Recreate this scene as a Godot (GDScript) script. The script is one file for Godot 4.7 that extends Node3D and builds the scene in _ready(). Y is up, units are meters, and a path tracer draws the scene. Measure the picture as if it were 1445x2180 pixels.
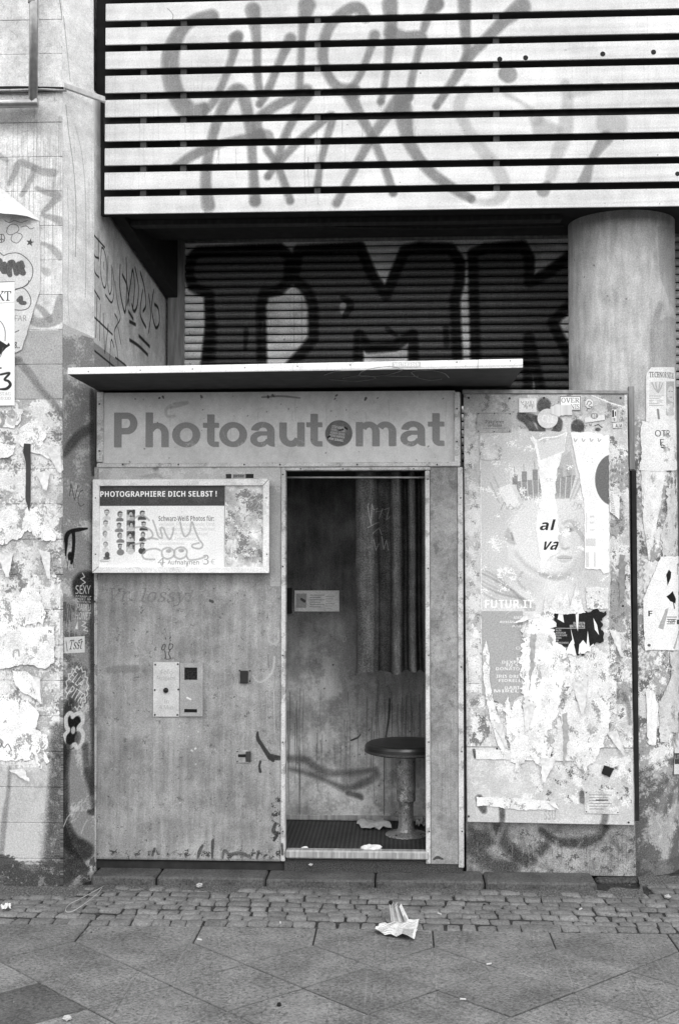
extends Node3D
# A photo booth on a pavement, between a plastered pier and a board of torn posters, in overcast daylight.

const LENS := 2600.0          # focal length, in pixels of a picture 2180 tall
const MID_X := 722.5
const MID_Y := 1090.0
var eye := Vector3(0.0, 1.375, 5.2)
var cam: Camera3D
var taken := {}
var M := {}                   # shared materials
var N := {}                   # shared noise textures


# A picture in greys that is painted on a surface; coordinates are those of the photograph's pixels.
class Canvas:
	var l: float
	var t: float
	var k: float
	var w: int
	var h: int
	var d := PackedByteArray()
	var hm: Texture2D
	var wx0 := 0.0
	var wx1 := 1.0
	var wy0 := 0.0
	var wy1 := 1.0
	var made: ImageTexture
	var bx := 0
	var by := 0
	var bw := 0
	var bh := 0
	var mk := PackedFloat32Array()
	static var tile := PackedByteArray()

	func _init(l_: float, t_: float, r_: float, b_: float, k_: float, v := 200) -> void:
		l = l_
		t = t_
		k = k_
		w = maxi(4, int((r_ - l_) * k_))
		h = maxi(4, int((b_ - t_) * k_))
		d.resize(w * h)
		d.fill(v)

	static func noise(nw: int, nh: int, freq: float, sd: int, oct := 4) -> Image:
		var n := FastNoiseLite.new()
		n.noise_type = FastNoiseLite.TYPE_SIMPLEX_SMOOTH
		n.seed = sd
		n.frequency = freq
		n.fractal_octaves = oct
		n.fractal_gain = 0.6
		return n.get_image(maxi(2, nw), maxi(2, nh))

	func field(freq: float, sd: int, sx: float, sy: float, oct: int) -> PackedByteArray:
		var im := noise(int(w * sx), int(h * sy), freq / k, sd, oct)
		im.resize(w, h, Image.INTERPOLATE_BILINEAR)
		return im.get_data()

	func mottle(freq: float, amp: float, sd: int, sx := 1.0, sy := 1.0, oct := 4) -> void:
		var q := field(freq, sd, sx, sy, oct)
		var a := int(amp)
		for i in d.size():
			d[i] = clampi(d[i] + ((q[i] - 128) * a >> 7), 0, 255)

	func grain(amp: int, sd: int) -> void:
		mottle(0.24, amp * 0.9, sd + 900, 1.0, 1.0, 2)
		var s := sd * 7919 + 17
		for i in d.size():
			s = (s * 1103515245 + 12345) & 0x7fffffff
			d[i] = clampi(d[i] + ((((s >> 12) & 255) + ((s >> 20) & 255) - 255) * amp >> 8), 0, 255)

	# ragged patches with frayed edges; thr 100 covers most of the box, 150 an eighth of it, 180 specks
	func patches(freq: float, thr: int, soft: float, v: int, a: float, sd: int, box: Array, sx := 1.0, sy := 1.0) -> void:
		var q := field(freq * 0.6, sd, sx, sy, 6)
		var q2 := field(minf(0.3, freq * 7.0), sd + 500, sx, sy, 2)
		var hist := PackedInt32Array()
		hist.resize(256)
		for i in range(0, q.size()):
			q[i] = (q[i] * 5 + q2[i] * 2) / 7
			hist[q[i]] += 1
		var share := pow(maxf(0.02, (190.0 - thr) / 100.0), 2.0) * 0.8
		var left := int(share * q.size())
		var cut := 255
		while cut > 0 and left > 0:
			left -= hist[cut]
			cut -= 1
		soft *= 0.6
		var x0 := clampi(int((box[0] - l) * k), 0, w)
		var x1 := clampi(int((box[2] - l) * k), 0, w)
		var y0 := clampi(int((box[1] - t) * k), 0, h)
		var y1 := clampi(int((box[3] - t) * k), 0, h)
		for y in range(y0, y1):
			var fy: float = minf(1.0, minf(y - y0, y1 - y) / (14.0 * k))
			for x in range(x0, x1):
				var i := y * w + x
				var m := clampf((q[i] - cut + soft * 0.5 - (1.0 - fy) * 40.0) / soft, 0.0, 1.0) * a
				if m > 0.0:
					d[i] = int(d[i] + (v - d[i]) * m)

	static func prepare() -> void:
		var n := FastNoiseLite.new()
		n.seed = 61
		n.frequency = 0.03
		n.fractal_octaves = 4
		tile = n.get_seamless_image(256, 256).get_data()

	func mb(x0: float, y0: float, x1: float, y1: float) -> void:
		bx = clampi(int(floor((x0 - l) * k)) - 1, 0, w)
		by = clampi(int(floor((y0 - t) * k)) - 1, 0, h)
		bw = maxi(0, clampi(int(ceil((x1 - l) * k)) + 2, 0, w) - bx)
		bh = maxi(0, clampi(int(ceil((y1 - t) * k)) + 2, 0, h) - by)
		mk.resize(bw * bh)
		mk.fill(0.0)

	func mc(v: int, a := 1.0, grit := 0.0) -> void:
		for y in bh:
			for x in bw:
				var m := mk[y * bw + x]
				if m > 0.0:
					if grit > 0.0:
						var hs := ((x + bx) * 73856093) ^ ((y + by) * 19349663)
						hs = (hs ^ (hs >> 13)) * 1274126177
						m = clampf(m * (1.0 + grit * (((hs >> 8) & 255) / 128.0 - 1.0)), 0.0, 1.0)
						if grit >= 0.2:
							m *= 0.76 + tile[((y + by) & 255) * 256 + ((x + bx) & 255)] / 800.0
					var i := (y + by) * w + x + bx
					d[i] = int(d[i] + (v - d[i]) * minf(1.0, m * a))

	func m_caps(a: Vector3, b: Vector3, soft: float) -> void:
		var ax := (a.x - l) * k - bx
		var ay := (a.y - t) * k - by
		var ar := a.z * k
		var ex := (b.x - a.x) * k
		var ey := (b.y - a.y) * k
		var er := (b.z - a.z) * k
		var ll := maxf(1e-6, ex * ex + ey * ey)
		var s := maxf(1.0, soft * k)
		var far := maxf(ar, ar + er) + s
		for y in range(maxi(0, int(minf(ay, ay + ey) - far)), mini(bh, int(maxf(ay, ay + ey) + far) + 1)):
			for x in range(maxi(0, int(minf(ax, ax + ex) - far)), mini(bw, int(maxf(ax, ax + ex) + far) + 1)):
				var px := x + 0.5 - ax
				var py := y + 0.5 - ay
				var u := clampf((px * ex + py * ey) / ll, 0.0, 1.0)
				var dx := px - u * ex
				var dy := py - u * ey
				var c := clampf((ar + u * er - sqrt(dx * dx + dy * dy)) / s + 0.5, 0.0, 1.0)
				var i := y * bw + x
				if c > mk[i]:
					mk[i] = c

	# p: x, y, radius, x, y, radius, ... smoothed by a spline
	func spray(p: Array, v: int, a := 0.6, soft := 5.0, grit := 0.25, straight := false) -> void:
		var q: Array[Vector3] = []
		for i in range(0, p.size() - 2, 3):
			q.append(Vector3(p[i], p[i + 1], p[i + 2]))
		var path: Array[Vector3] = []
		if straight or q.size() < 3:
			path = q
		else:
			for i in q.size() - 1:
				var p0 := q[maxi(0, i - 1)]
				var p3 := q[mini(q.size() - 1, i + 2)]
				for j in 6:
					path.append(q[i].cubic_interpolate(q[i + 1], p0, p3, j / 6.0))
			path.append(q[-1])
		var lo := path[0]
		var hi := path[0]
		var big := 0.0
		for v3 in path:
			lo = lo.min(v3)
			hi = hi.max(v3)
			big = maxf(big, v3.z)
		big += soft
		mb(lo.x - big, lo.y - big, hi.x + big, hi.y + big)
		for i in path.size() - 1:
			m_caps(path[i], path[i + 1], soft)
		if path.size() == 1:
			m_caps(path[0], path[0] + Vector3(0.01, 0, 0), soft)
		mc(v, a, grit)

	func line(p: Array, r: float, v: int, a := 1.0, soft := 0.6, straight := true) -> void:
		var q := []
		for i in range(0, p.size() - 1, 2):
			q.append_array([p[i], p[i + 1], r])
		spray(q, v, a, soft, 0.0, straight)

	func m_fill(cs: Array, sub := 3) -> void:       # even-odd fill of closed outlines (arrays of Vector2)
		for y in bh:
			for s in sub:
				var yy := t + (by + y + (s + 0.5) / sub) / k
				var xs := PackedFloat32Array()
				for c in cs:
					var n: int = c.size()
					for i in n:
						var a: Vector2 = c[i]
						var b: Vector2 = c[(i + 1) % n]
						if (a.y <= yy) != (b.y <= yy):
							xs.append((a.x + (yy - a.y) * (b.x - a.x) / (b.y - a.y) - l) * k - bx)
				if xs.size() < 2:
					continue
				xs.sort()
				for j in range(0, xs.size() - 1, 2):
					var x0 := maxf(0.0, xs[j])
					var x1 := minf(bw, xs[j + 1])
					for x in range(int(x0), mini(bw, int(ceil(x1)))):
						var cov := minf(x + 1.0, x1) - maxf(x, x0)
						if cov > 0.0:
							mk[y * bw + x] = minf(1.0, mk[y * bw + x] + cov / sub)

	func poly(p: Array, v: int, a := 1.0, grit := 0.0) -> void:
		var c := PackedVector2Array()
		var lo := Vector2(1e9, 1e9)
		var hi := -lo
		for i in range(0, p.size() - 1, 2):
			var q := Vector2(p[i], p[i + 1])
			c.append(q)
			lo = lo.min(q)
			hi = hi.max(q)
		mb(lo.x, lo.y, hi.x, hi.y)
		m_fill([c])
		mc(v, a, grit)

	func rect(x0: float, y0: float, x1: float, y1: float, v: int, a := 1.0, grit := 0.0) -> void:
		poly([x0, y0, x1, y0, x1, y1, x0, y1], v, a, grit)

	func blot(x: float, y: float, rx: float, ry: float, v: int, a := 0.6, soft := 6.0, grit := 0.25) -> void:
		var p := []
		var n := 20
		mb(x - rx - soft, y - ry - soft, x + rx + soft, y + ry + soft)
		for yy in bh:
			for xx in bw:
				var u := ((bx + xx + 0.5) / k + l - x)
				var q := ((by + yy + 0.5) / k + t - y)
				var e := sqrt(u * u / (rx * rx) + q * q / (ry * ry))
				mk[yy * bw + xx] = clampf((1.0 - e) * minf(rx, ry) / soft + 0.5, 0.0, 1.0)
		mc(v, a, grit)

	# writing that fills the box x0..x1, y0..y1 before it is turned and slanted
	func text(s: String, x0: float, y0: float, x1: float, y1: float, v: int, a := 1.0, bold := true, font := "Droid Sans", turn := 0.0, slant := 0.0, grit := 0.0) -> void:
		var tm := TextMesh.new()
		var f := SystemFont.new()
		f.font_names = PackedStringArray([font])
		f.font_weight = 700 if bold else 400
		tm.font = f
		tm.font_size = 48
		tm.pixel_size = 1.0
		tm.depth = 0.0
		tm.text = s
		var ar := tm.get_mesh_arrays()
		if ar.is_empty():
			return
		var vs: PackedVector3Array = ar[Mesh.ARRAY_VERTEX]
		var ix = ar[Mesh.ARRAY_INDEX]
		var lo := Vector3(1e9, 1e9, 0)
		var hi := -lo
		for p in vs:
			lo = lo.min(p)
			hi = hi.max(p)
		var mid := Vector2((x0 + x1) / 2, (y0 + y1) / 2)
		var ps := PackedVector2Array()
		var blo := Vector2(1e9, 1e9)
		var bhi := -blo
		for p in vs:
			var q := Vector2(lerpf(x0, x1, (p.x - lo.x) / (hi.x - lo.x)), lerpf(y1, y0, (p.y - lo.y) / (hi.y - lo.y)))
			q.x += (y1 - q.y) * slant
			q = mid + (q - mid).rotated(turn)
			ps.append(q)
			blo = blo.min(q)
			bhi = bhi.max(q)
		mb(blo.x, blo.y, bhi.x, bhi.y)
		var n: int = ix.size() if ix else vs.size()
		for i in range(0, n, 3):
			var A := ps[ix[i] if ix else i]
			var B := ps[ix[i + 1] if ix else i + 1]
			var C := ps[ix[i + 2] if ix else i + 2]
			m_tri(A, B, C)
		mc(v, a, grit)

	func m_tri(a: Vector2, b: Vector2, c: Vector2) -> void:
		var o := Vector2(l, t)
		a = (a - o) * k - Vector2(bx, by)
		b = (b - o) * k - Vector2(bx, by)
		c = (c - o) * k - Vector2(bx, by)
		var e := [[a, b], [b, c], [c, a]]
		for y in range(maxi(0, int(floor(minf(a.y, minf(b.y, c.y))))), mini(bh, int(ceil(maxf(a.y, maxf(b.y, c.y)))))):
			for s in 3:
				var yy := y + (s + 0.5) / 3.0
				var x0 := 1e9
				var x1 := -1e9
				for g in e:
					var p: Vector2 = g[0]
					var q: Vector2 = g[1]
					if (p.y <= yy) != (q.y <= yy):
						var x := p.x + (yy - p.y) * (q.x - p.x) / (q.y - p.y)
						x0 = minf(x0, x)
						x1 = maxf(x1, x)
				x0 = maxf(0.0, x0)
				x1 = minf(bw, x1)
				for x in range(int(x0), mini(bw, int(ceil(x1)))):
					var cov := minf(x + 1.0, x1) - maxf(x, x0)
					if cov > 0.0:
						mk[y * bw + x] = minf(1.0, mk[y * bw + x] + cov / 3.0)

	func specks(n: int, r0: float, r1: float, v: int, a: float, sd: int, box: Array) -> void:
		var g := RandomNumberGenerator.new()
		g.seed = sd
		for i in n:
			var x := g.randf_range(box[0], box[2])
			var y := g.randf_range(box[1], box[3])
			var r := g.randf_range(r0, r1) * g.randf_range(0.5, 1.0)
			spray([x, y, r, x + g.randf_range(-r, r) * 1.5, y + g.randf_range(-r, r) * 1.5, r * 0.7], v, a * g.randf_range(0.5, 1.0), 1.0, 0.0)

	func drips(n: int, r: float, v: int, a: float, sd: int, box: Array) -> void:
		var g := RandomNumberGenerator.new()
		g.seed = sd
		for i in n:
			var x := g.randf_range(box[0], box[2])
			var y := g.randf_range(box[1], lerpf(box[1], box[3], 0.5))
			var y2 := g.randf_range(y, box[3])
			spray([x, y, r, x + g.randf_range(-2, 2), (y + y2) / 2, r * 0.7, x + g.randf_range(-3, 3), y2, r * 0.4], v, a * g.randf_range(0.4, 1.0), 1.2, 0.3)

	func scratches(n: int, len: float, v: int, a: float, sd: int, box: Array) -> void:
		var g := RandomNumberGenerator.new()
		g.seed = sd
		for i in n:
			var x := g.randf_range(box[0], box[2])
			var y := g.randf_range(box[1], box[3])
			var dir := Vector2.from_angle(g.randf() * TAU) * g.randf_range(0.2, 1.0) * len
			spray([x, y, 0.5, x + dir.x * 0.5 + g.randf_range(-2, 2), y + dir.y * 0.5, 0.6, x + dir.x, y + dir.y, 0.3], v, a * g.randf_range(0.3, 1.0), 0.8, 0.4)

	func tex() -> ImageTexture:
		if made == null:
			made = ImageTexture.create_from_image(Image.create_from_data(w, h, false, Image.FORMAT_L8, d))
		return made


# Collects triangles; front faces run clockwise.
class MB:
	var st := SurfaceTool.new()
	var ux := 0.0
	var uy := 0.0
	var sx := 1.0
	var sy := 1.0
	var count := 0

	func _init(cv: Canvas = null, smooth := false) -> void:
		st.begin(Mesh.PRIMITIVE_TRIANGLES)
		st.set_smooth_group(0 if smooth else -1)
		if cv:
			ux = cv.wx0
			uy = cv.wy1
			sx = 1.0 / (cv.wx1 - cv.wx0)
			sy = 1.0 / (cv.wy1 - cv.wy0)

	func p(a: Vector3) -> void:
		st.set_uv(Vector2((a.x - ux) * sx, (uy - a.y) * sy))
		st.add_vertex(a)
		count += 1

	func pu(a: Vector3, uv: Vector2) -> void:
		st.set_uv(uv)
		st.add_vertex(a)
		count += 1

	func face(pts: Array, c: Vector3) -> void:
		var n: Vector3 = (pts[1] - pts[0]).cross(pts[2] - pts[0])
		var m := Vector3.ZERO
		for q in pts:
			m += q
		m /= pts.size()
		if n.dot(m - c) > 0.0:
			pts = pts.duplicate()
			pts.reverse()
		for i in range(1, pts.size() - 1):
			p(pts[0])
			p(pts[i])
			p(pts[i + 1])

	func hexa(q: Array, e := 0.0) -> void:            # eight corners: index bit 0 x, bit 1 y, bit 2 z
		var c := Vector3.ZERO
		for v in q:
			c += v
		c /= 8.0
		if e <= 0.0:
			for f in [[0, 1, 3, 2], [4, 5, 7, 6], [0, 1, 5, 4], [2, 3, 7, 6], [0, 2, 6, 4], [1, 3, 7, 5]]:
				face([q[f[0]], q[f[1]], q[f[2]], q[f[3]]], c)
			return
		var pt := []                                  # pt[corner][axis]: the corner drawn in along the other two axes
		for i in 8:
			var along := []
			for ax in 3:
				var o: Vector3 = q[i ^ (1 << ax)]
				along.append((o - q[i]).normalized() * minf(e, (o - q[i]).length() * 0.45))
			pt.append([q[i] + along[1] + along[2], q[i] + along[0] + along[2], q[i] + along[0] + along[1]])
		for ax in 3:
			var b := 1 << ax
			var u := 1 << ((ax + 1) % 3)
			var v := 1 << ((ax + 2) % 3)
			for s in [0, b]:
				face([pt[s][ax], pt[s | u][ax], pt[s | u | v][ax], pt[s | v][ax]], c)
			for i in [0, u, v, u | v]:                # the edge that runs along this axis
				var a1 := (ax + 1) % 3
				var a2 := (ax + 2) % 3
				face([pt[i][a1], pt[i | b][a1], pt[i | b][a2], pt[i][a2]], c)
		for i in 8:
			face([pt[i][0], pt[i][1], pt[i][2]], c)

	func box(lo: Vector3, hi: Vector3, e := 0.0) -> void:
		var q := []
		for i in 8:
			q.append(Vector3(hi.x if i & 1 else lo.x, hi.y if i & 2 else lo.y, hi.z if i & 4 else lo.z))
		hexa(q, e)

	func prism(pg: PackedVector2Array, z0: float, z1: float) -> void:
		var ids := Geometry2D.triangulate_polygon(pg)
		for i in range(0, ids.size(), 3):
			var a := pg[ids[i]]
			var b := pg[ids[i + 1]]
			var c := pg[ids[i + 2]]
			face([Vector3(a.x, a.y, z1), Vector3(b.x, b.y, z1), Vector3(c.x, c.y, z1)], Vector3(a.x, a.y, z1 - 1.0))
		var way := 1.0 if Geometry2D.is_polygon_clockwise(pg) else -1.0
		for i in pg.size():
			var a := pg[i]
			var b := pg[(i + 1) % pg.size()]
			var e := (b - a)
			var out := Vector2(-e.y, e.x).normalized() * way
			var m := Vector3((a.x + b.x) / 2 - out.x, (a.y + b.y) / 2 - out.y, (z0 + z1) / 2)
			face([Vector3(a.x, a.y, z0), Vector3(b.x, b.y, z0), Vector3(b.x, b.y, z1), Vector3(a.x, a.y, z1)], m)

	func lathe(prof: Array, c: Vector3, seg := 24, axis := Basis.IDENTITY) -> void:   # prof: r, y, r, y ...
		for j in range(0, prof.size() - 3, 2):
			st.set_smooth_group(j + 1)
			for i in seg:
				var a0 := TAU * i / seg
				var a1 := TAU * (i + 1) / seg
				var q := []
				for s in [[a0, j], [a1, j], [a1, j + 2], [a0, j + 2]]:
					q.append(c + axis * Vector3(cos(s[0]) * prof[s[1]], prof[s[1] + 1], sin(s[0]) * prof[s[1]]))
				var m: Vector3 = c + axis * Vector3(0, (prof[j + 1] + prof[j + 3]) / 2, 0)
				var uvs := [Vector2(float(i) / seg, prof[j + 1]), Vector2(float(i + 1) / seg, prof[j + 1]), Vector2(float(i + 1) / seg, prof[j + 3]), Vector2(float(i) / seg, prof[j + 3])]
				var rim: Vector3 = axis * Vector3(cos((a0 + a1) / 2), 0, sin((a0 + a1) / 2))
				var up: Vector3 = axis * Vector3(0, 1, 0)
				var out: Vector3 = rim * (prof[j + 3] - prof[j + 1]) - up * (prof[j + 2] - prof[j])
				for tri in [[0, 1, 2], [0, 2, 3]]:
					var n: Vector3 = (q[tri[1]] - q[tri[0]]).cross(q[tri[2]] - q[tri[0]])
					if n.length_squared() < 1e-16:
						continue
					var o := [tri[0], tri[1], tri[2]]
					if n.dot(out) > 0.0:
						o.reverse()
					for x in o:
						pu(q[x], uvs[x])

	func tube(path: Array, r: float, seg := 8) -> void:
		var rings := []
		for i in path.size():
			var d0: Vector3 = (path[i] - path[maxi(0, i - 1)]).normalized()
			var d1: Vector3 = (path[mini(path.size() - 1, i + 1)] - path[i]).normalized()
			var dir := (d0 + d1).normalized()
			var side := dir.cross(Vector3(0.13, 0.31, 0.94)).normalized()
			var up := side.cross(dir).normalized()
			var stretch := 1.0 / maxf(0.4, sqrt(maxf(0.0, (1.0 + d0.dot(d1)) / 2.0))) if i > 0 and i < path.size() - 1 else 1.0
			var bend := (d1 - d0)
			var ring := []
			for j in seg:
				var o := (side * cos(TAU * j / seg) + up * sin(TAU * j / seg)) * r
				if bend.length() > 0.05 and stretch > 1.0:
					var bn := bend.normalized()
					o += bn * o.dot(bn) * (stretch - 1.0)
				ring.append(path[i] + o)
			rings.append(ring)
		for i in rings.size() - 1:
			var c: Vector3 = (path[i] + path[i + 1]) / 2.0
			for j in seg:
				face([rings[i][j], rings[i][(j + 1) % seg], rings[i + 1][(j + 1) % seg], rings[i + 1][j]], c)
		face(rings[0], path[0] + (path[1] - path[0]))
		face(rings[-1], path[-1] - (path[-1] - path[-2]))

	# rows of points; uvs likewise or null (then plain x, y)
	func grid(rows: Array, uvs = null) -> void:
		for j in rows.size() - 1:
			for i in rows[j].size() - 1:
				for q in [[j, i], [j, i + 1], [j + 1, i + 1], [j, i], [j + 1, i + 1], [j + 1, i]]:
					if uvs == null:
						p(rows[q[0]][q[1]])
					else:
						pu(rows[q[0]][q[1]], uvs[q[0]][q[1]])

	func commit() -> ArrayMesh:
		st.generate_normals()
		return st.commit()


# ---- places -------------------------------------------------------------------------------------------------------
func W(px: float, py: float, z: float) -> Vector3:          # the point of the plane z that is seen there
	var ray := cam.transform.basis * Vector3((px - MID_X) / LENS, (MID_Y - py) / LENS, -1.0)
	return eye + ray * ((z - eye.z) / ray.z)

func G(px: float, py: float, y := 0.0) -> Vector3:          # the point at that height that is seen there
	var ray := cam.transform.basis * Vector3((px - MID_X) / LENS, (MID_Y - py) / LENS, -1.0)
	return eye + ray * ((y - eye.y) / ray.y)

func span(l: float, t: float, r: float, b: float, z: float) -> Array:      # [left, right, bottom, top] in metres
	return [W(l, (t + b) / 2, z).x, W(r, (t + b) / 2, z).x, W((l + r) / 2, b, z).y, W((l + r) / 2, t, z).y]

func canvas(l: float, t: float, r: float, b: float, k: float, v: int, z: float) -> Canvas:
	var c := Canvas.new(l, t, r, b, k, v)
	lay(c, r, b, z)
	return c

func lay(c: Canvas, r: float, b: float, z: float) -> void:
	var s := span(c.l, c.t, r, b, z)
	c.wx0 = s[0]
	c.wx1 = s[1]
	c.wy0 = s[2]
	c.wy1 = s[3]

# ---- objects ------------------------------------------------------------------------------------------------------
func numbered(called: String) -> String:
	var n: int = taken.get(called, 0)
	taken[called] = n + 1
	return called if n == 0 else "%s_%03d" % [called, n]

func thing(called: String, label: String, category: String, at := Vector3.ZERO, group := "") -> Node3D:
	var o := Node3D.new()
	o.name = numbered(called)
	add_child(o, true)
	o.position = at
	meta(o, label, category, group)
	return o

func meta(o: Node, label: String, category: String, group := "") -> void:
	o.set_meta("label", label)
	o.set_meta("category", category)
	if group:
		o.set_meta("group", group)

func structure(called: String) -> Node3D:
	var o := Node3D.new()
	o.name = numbered(called)
	add_child(o, true)
	o.set_meta("kind", "structure")
	return o

func part(called: String, mesh: Mesh, mat: Material, parent: Node3D) -> MeshInstance3D:
	var o := MeshInstance3D.new()
	o.name = called
	o.mesh = mesh
	o.material_override = mat
	parent.add_child(o, true)
	if parent is Node3D and parent != self:
		o.position = -(parent.position if parent.get_parent() == self else Vector3.ZERO)
	return o

func solo(called: String, mesh: Mesh, mat: Material, label: String, category: String, group := "") -> MeshInstance3D:
	var o := MeshInstance3D.new()
	o.name = numbered(called)
	o.mesh = mesh
	o.material_override = mat
	add_child(o, true)
	meta(o, label, category, group)
	return o

func block(called: String, l: float, t: float, r: float, b: float, z0: float, z1: float, mat: Material, parent: Node3D, e := 0.002, cv: Canvas = null) -> MeshInstance3D:
	var s := span(l, t, r, b, z1)
	var m := MB.new(cv)
	m.box(Vector3(s[0], s[2], z0), Vector3(s[1], s[3], z1), e)
	return part(called, m.commit(), mat, parent)

# ---- materials ----------------------------------------------------------------------------------------------------
func wear(kind: String, grey: float, rough := 0.8, scale := 2.0, metal := 0.0, relief := 0.0, spec := 0.4) -> StandardMaterial3D:
	var m := StandardMaterial3D.new()
	m.albedo_color = Color(grey, grey, grey).linear_to_srgb()
	m.albedo_texture = N[kind]
	m.uv1_triplanar = true
	m.uv1_world_triplanar = true
	m.uv1_scale = Vector3.ONE * scale
	m.roughness = rough
	m.metallic = metal
	m.metallic_specular = spec
	if relief != 0.0:
		m.heightmap_enabled = true
		m.heightmap_texture = N[kind]
		m.heightmap_scale = relief
	return m

func painted(cv: Canvas, rough := 0.8, relief := 0.0, spec := 0.3) -> StandardMaterial3D:
	var m := StandardMaterial3D.new()
	m.albedo_texture = cv.tex()
	m.texture_repeat = false
	m.roughness = rough
	m.metallic_specular = spec
	if relief != 0.0:
		m.heightmap_enabled = true
		m.heightmap_texture = cv.hm if cv.hm else cv.tex()
		m.heightmap_scale = relief
	return m

func noise_tex(size: int, freq: float, sd: int, lo: int, hi: int, oct := 5, stretch := 1.0, grit := 12) -> ImageTexture:
	var n := FastNoiseLite.new()
	n.seed = sd
	n.frequency = freq
	n.fractal_octaves = oct
	n.fractal_gain = 0.6
	var im := n.get_seamless_image(size, maxi(8, int(size * stretch)))
	im.resize(size, size, Image.INTERPOLATE_CUBIC)
	var q := im.get_data()
	var s := sd * 31 + 7
	for i in q.size():
		s = (s * 1103515245 + 12345) & 0x7fffffff
		q[i] = clampi(lo + (q[i] * (hi - lo) >> 8) + ((((s >> 12) & 255) - 128) * grit >> 7), 0, 255)
	return ImageTexture.create_from_image(Image.create_from_data(size, size, false, Image.FORMAT_L8, q))

# a ragged outline round the given corners (x, y, x, y ... in pixels)
func ragged(p: Array, amp: float, step: float, sd: int) -> PackedVector2Array:
	var g := RandomNumberGenerator.new()
	g.seed = sd
	var out := PackedVector2Array()
	var n := p.size() / 2
	var fn := FastNoiseLite.new()
	fn.seed = sd
	fn.frequency = 0.045
	fn.fractal_octaves = 4
	fn.fractal_gain = 0.6
	var run := 0.0
	for i in n:
		var a := Vector2(p[2 * i], p[2 * i + 1])
		var j := (i + 1) % n
		var b := Vector2(p[2 * j], p[2 * j + 1])
		var parts := maxi(1, int(a.distance_to(b) / maxf(2.2, step * 0.4)))
		var nn := (b - a).orthogonal().normalized()
		for s in parts:
			var u := (s + (g.randf_range(-0.3, 0.3) if s > 0 else 0.0)) / parts
			var env := minf(1.0, minf(s, parts - s) / 2.0)
			var off := fn.get_noise_1d(run + u * a.distance_to(b)) * amp * 1.1
			if g.randf() < 0.07:
				off += g.randf_range(-1.0, 0.6) * amp
			out.append(a.lerp(b, u) + nn * off * env)
		run += a.distance_to(b)
	return out

func to_plane(pg: PackedVector2Array, z: float) -> PackedVector2Array:
	var out := PackedVector2Array()
	for q in pg:
		var w := W(q.x, q.y, z)
		out.append(Vector2(w.x, w.y))
	return out

# a glued sheet of paper on the plane z, with torn or cut edges
func sheet(called: String, label: String, category: String, p: Array, z: float, mat: Material, cv: Canvas = null, amp := 0.0, step := 8.0, sd := 1, group := "", thick := 0.0012) -> MeshInstance3D:
	var pg := ragged(p, amp, step, sd) if amp > 0.0 else ragged(p, 0.0, 1e6, sd)
	var m := MB.new(cv)
	m.prism(to_plane(pg, z), z, z + thick)
	return solo(called, m.commit(), mat, label, category, group)

# a loose tongue of paper: hinged along a..b (pixels), its tip curling forward off the plane z
func flap(called: String, label: String, category: String, a: Vector2, b: Vector2, tip: Vector2, z: float, lift: float, mat: Material, group := "", sd := 1) -> void:
	var g := RandomNumberGenerator.new()
	g.seed = sd
	var m := MB.new(null, true)
	var rows := []
	for j in 9:
		var v := j / 8.0
		var w := 1.0 - v * 0.82
		var mid := ((a + b) / 2).lerp(tip, v)
		var row := []
		for i in 6:
			var q := mid + (b - a) * w * (i / 5.0 - 0.5) + Vector2(g.randf_range(-1, 1), g.randf_range(-1, 1)) * (1.4 if i == 0 or i == 5 else 0.4)
			row.append(W(q.x, q.y, z + 0.0006 + lift * v * v * (0.8 + 0.4 * i / 5.0)))
		rows.append(row)
	m.grid(rows)
	solo(called, m.commit(), mat, label, category, group)

# ===================================================================================================================
func _ready() -> void:
	cam = Camera3D.new()
	cam.name = "camera"
	cam.position = eye
	cam.rotation_degrees = Vector3(2.0, 2.86, 0.0)
	cam.fov = rad_to_deg(2.0 * atan(MID_Y / LENS))
	cam.far = 400.0
	add_child(cam)
	var sky_mat := ProceduralSkyMaterial.new()
	sky_mat.sky_top_color = Color(0.92, 0.92, 0.92)
	sky_mat.sky_horizon_color = Color(0.97, 0.97, 0.97)
	sky_mat.sky_curve = 0.25
	sky_mat.ground_bottom_color = Color(0.25, 0.25, 0.25)
	sky_mat.ground_horizon_color = Color(0.4, 0.4, 0.4)
	sky_mat.sun_angle_max = 5.0
	var env := Environment.new()
	env.background_mode = Environment.BG_SKY
	env.sky = Sky.new()
	env.sky.sky_material = sky_mat
	env.background_energy_multiplier = 1.0
	env.tonemap_mode = Environment.TONE_MAPPER_LINEAR
	env.tonemap_exposure = 2.6
	env.sdfgi_enabled = true
	env.ssao_enabled = true
	env.ssil_enabled = true
	var we := WorldEnvironment.new()
	we.name = "world_environment"
	we.environment = env
	add_child(we)
	var sun := DirectionalLight3D.new()
	sun.name = "sun"
	sun.rotation_degrees = Vector3(-48.0, 10.0, 0.0)
	sun.light_energy = 0.2
	sun.light_color = Color(1, 1, 1)
	sun.light_angular_distance = 30.0
	sun.shadow_enabled = true
	add_child(sun)

	Canvas.prepare()
	make_materials()
	build_ground()
	build_pier()
	build_recess()
	build_shutter()
	build_slats()
	build_column()
	build_booth()
	build_canopy()
	build_case()
	build_inside()
	build_board()
	build_pier_papers()
	build_column_papers()
	build_litter()

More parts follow.
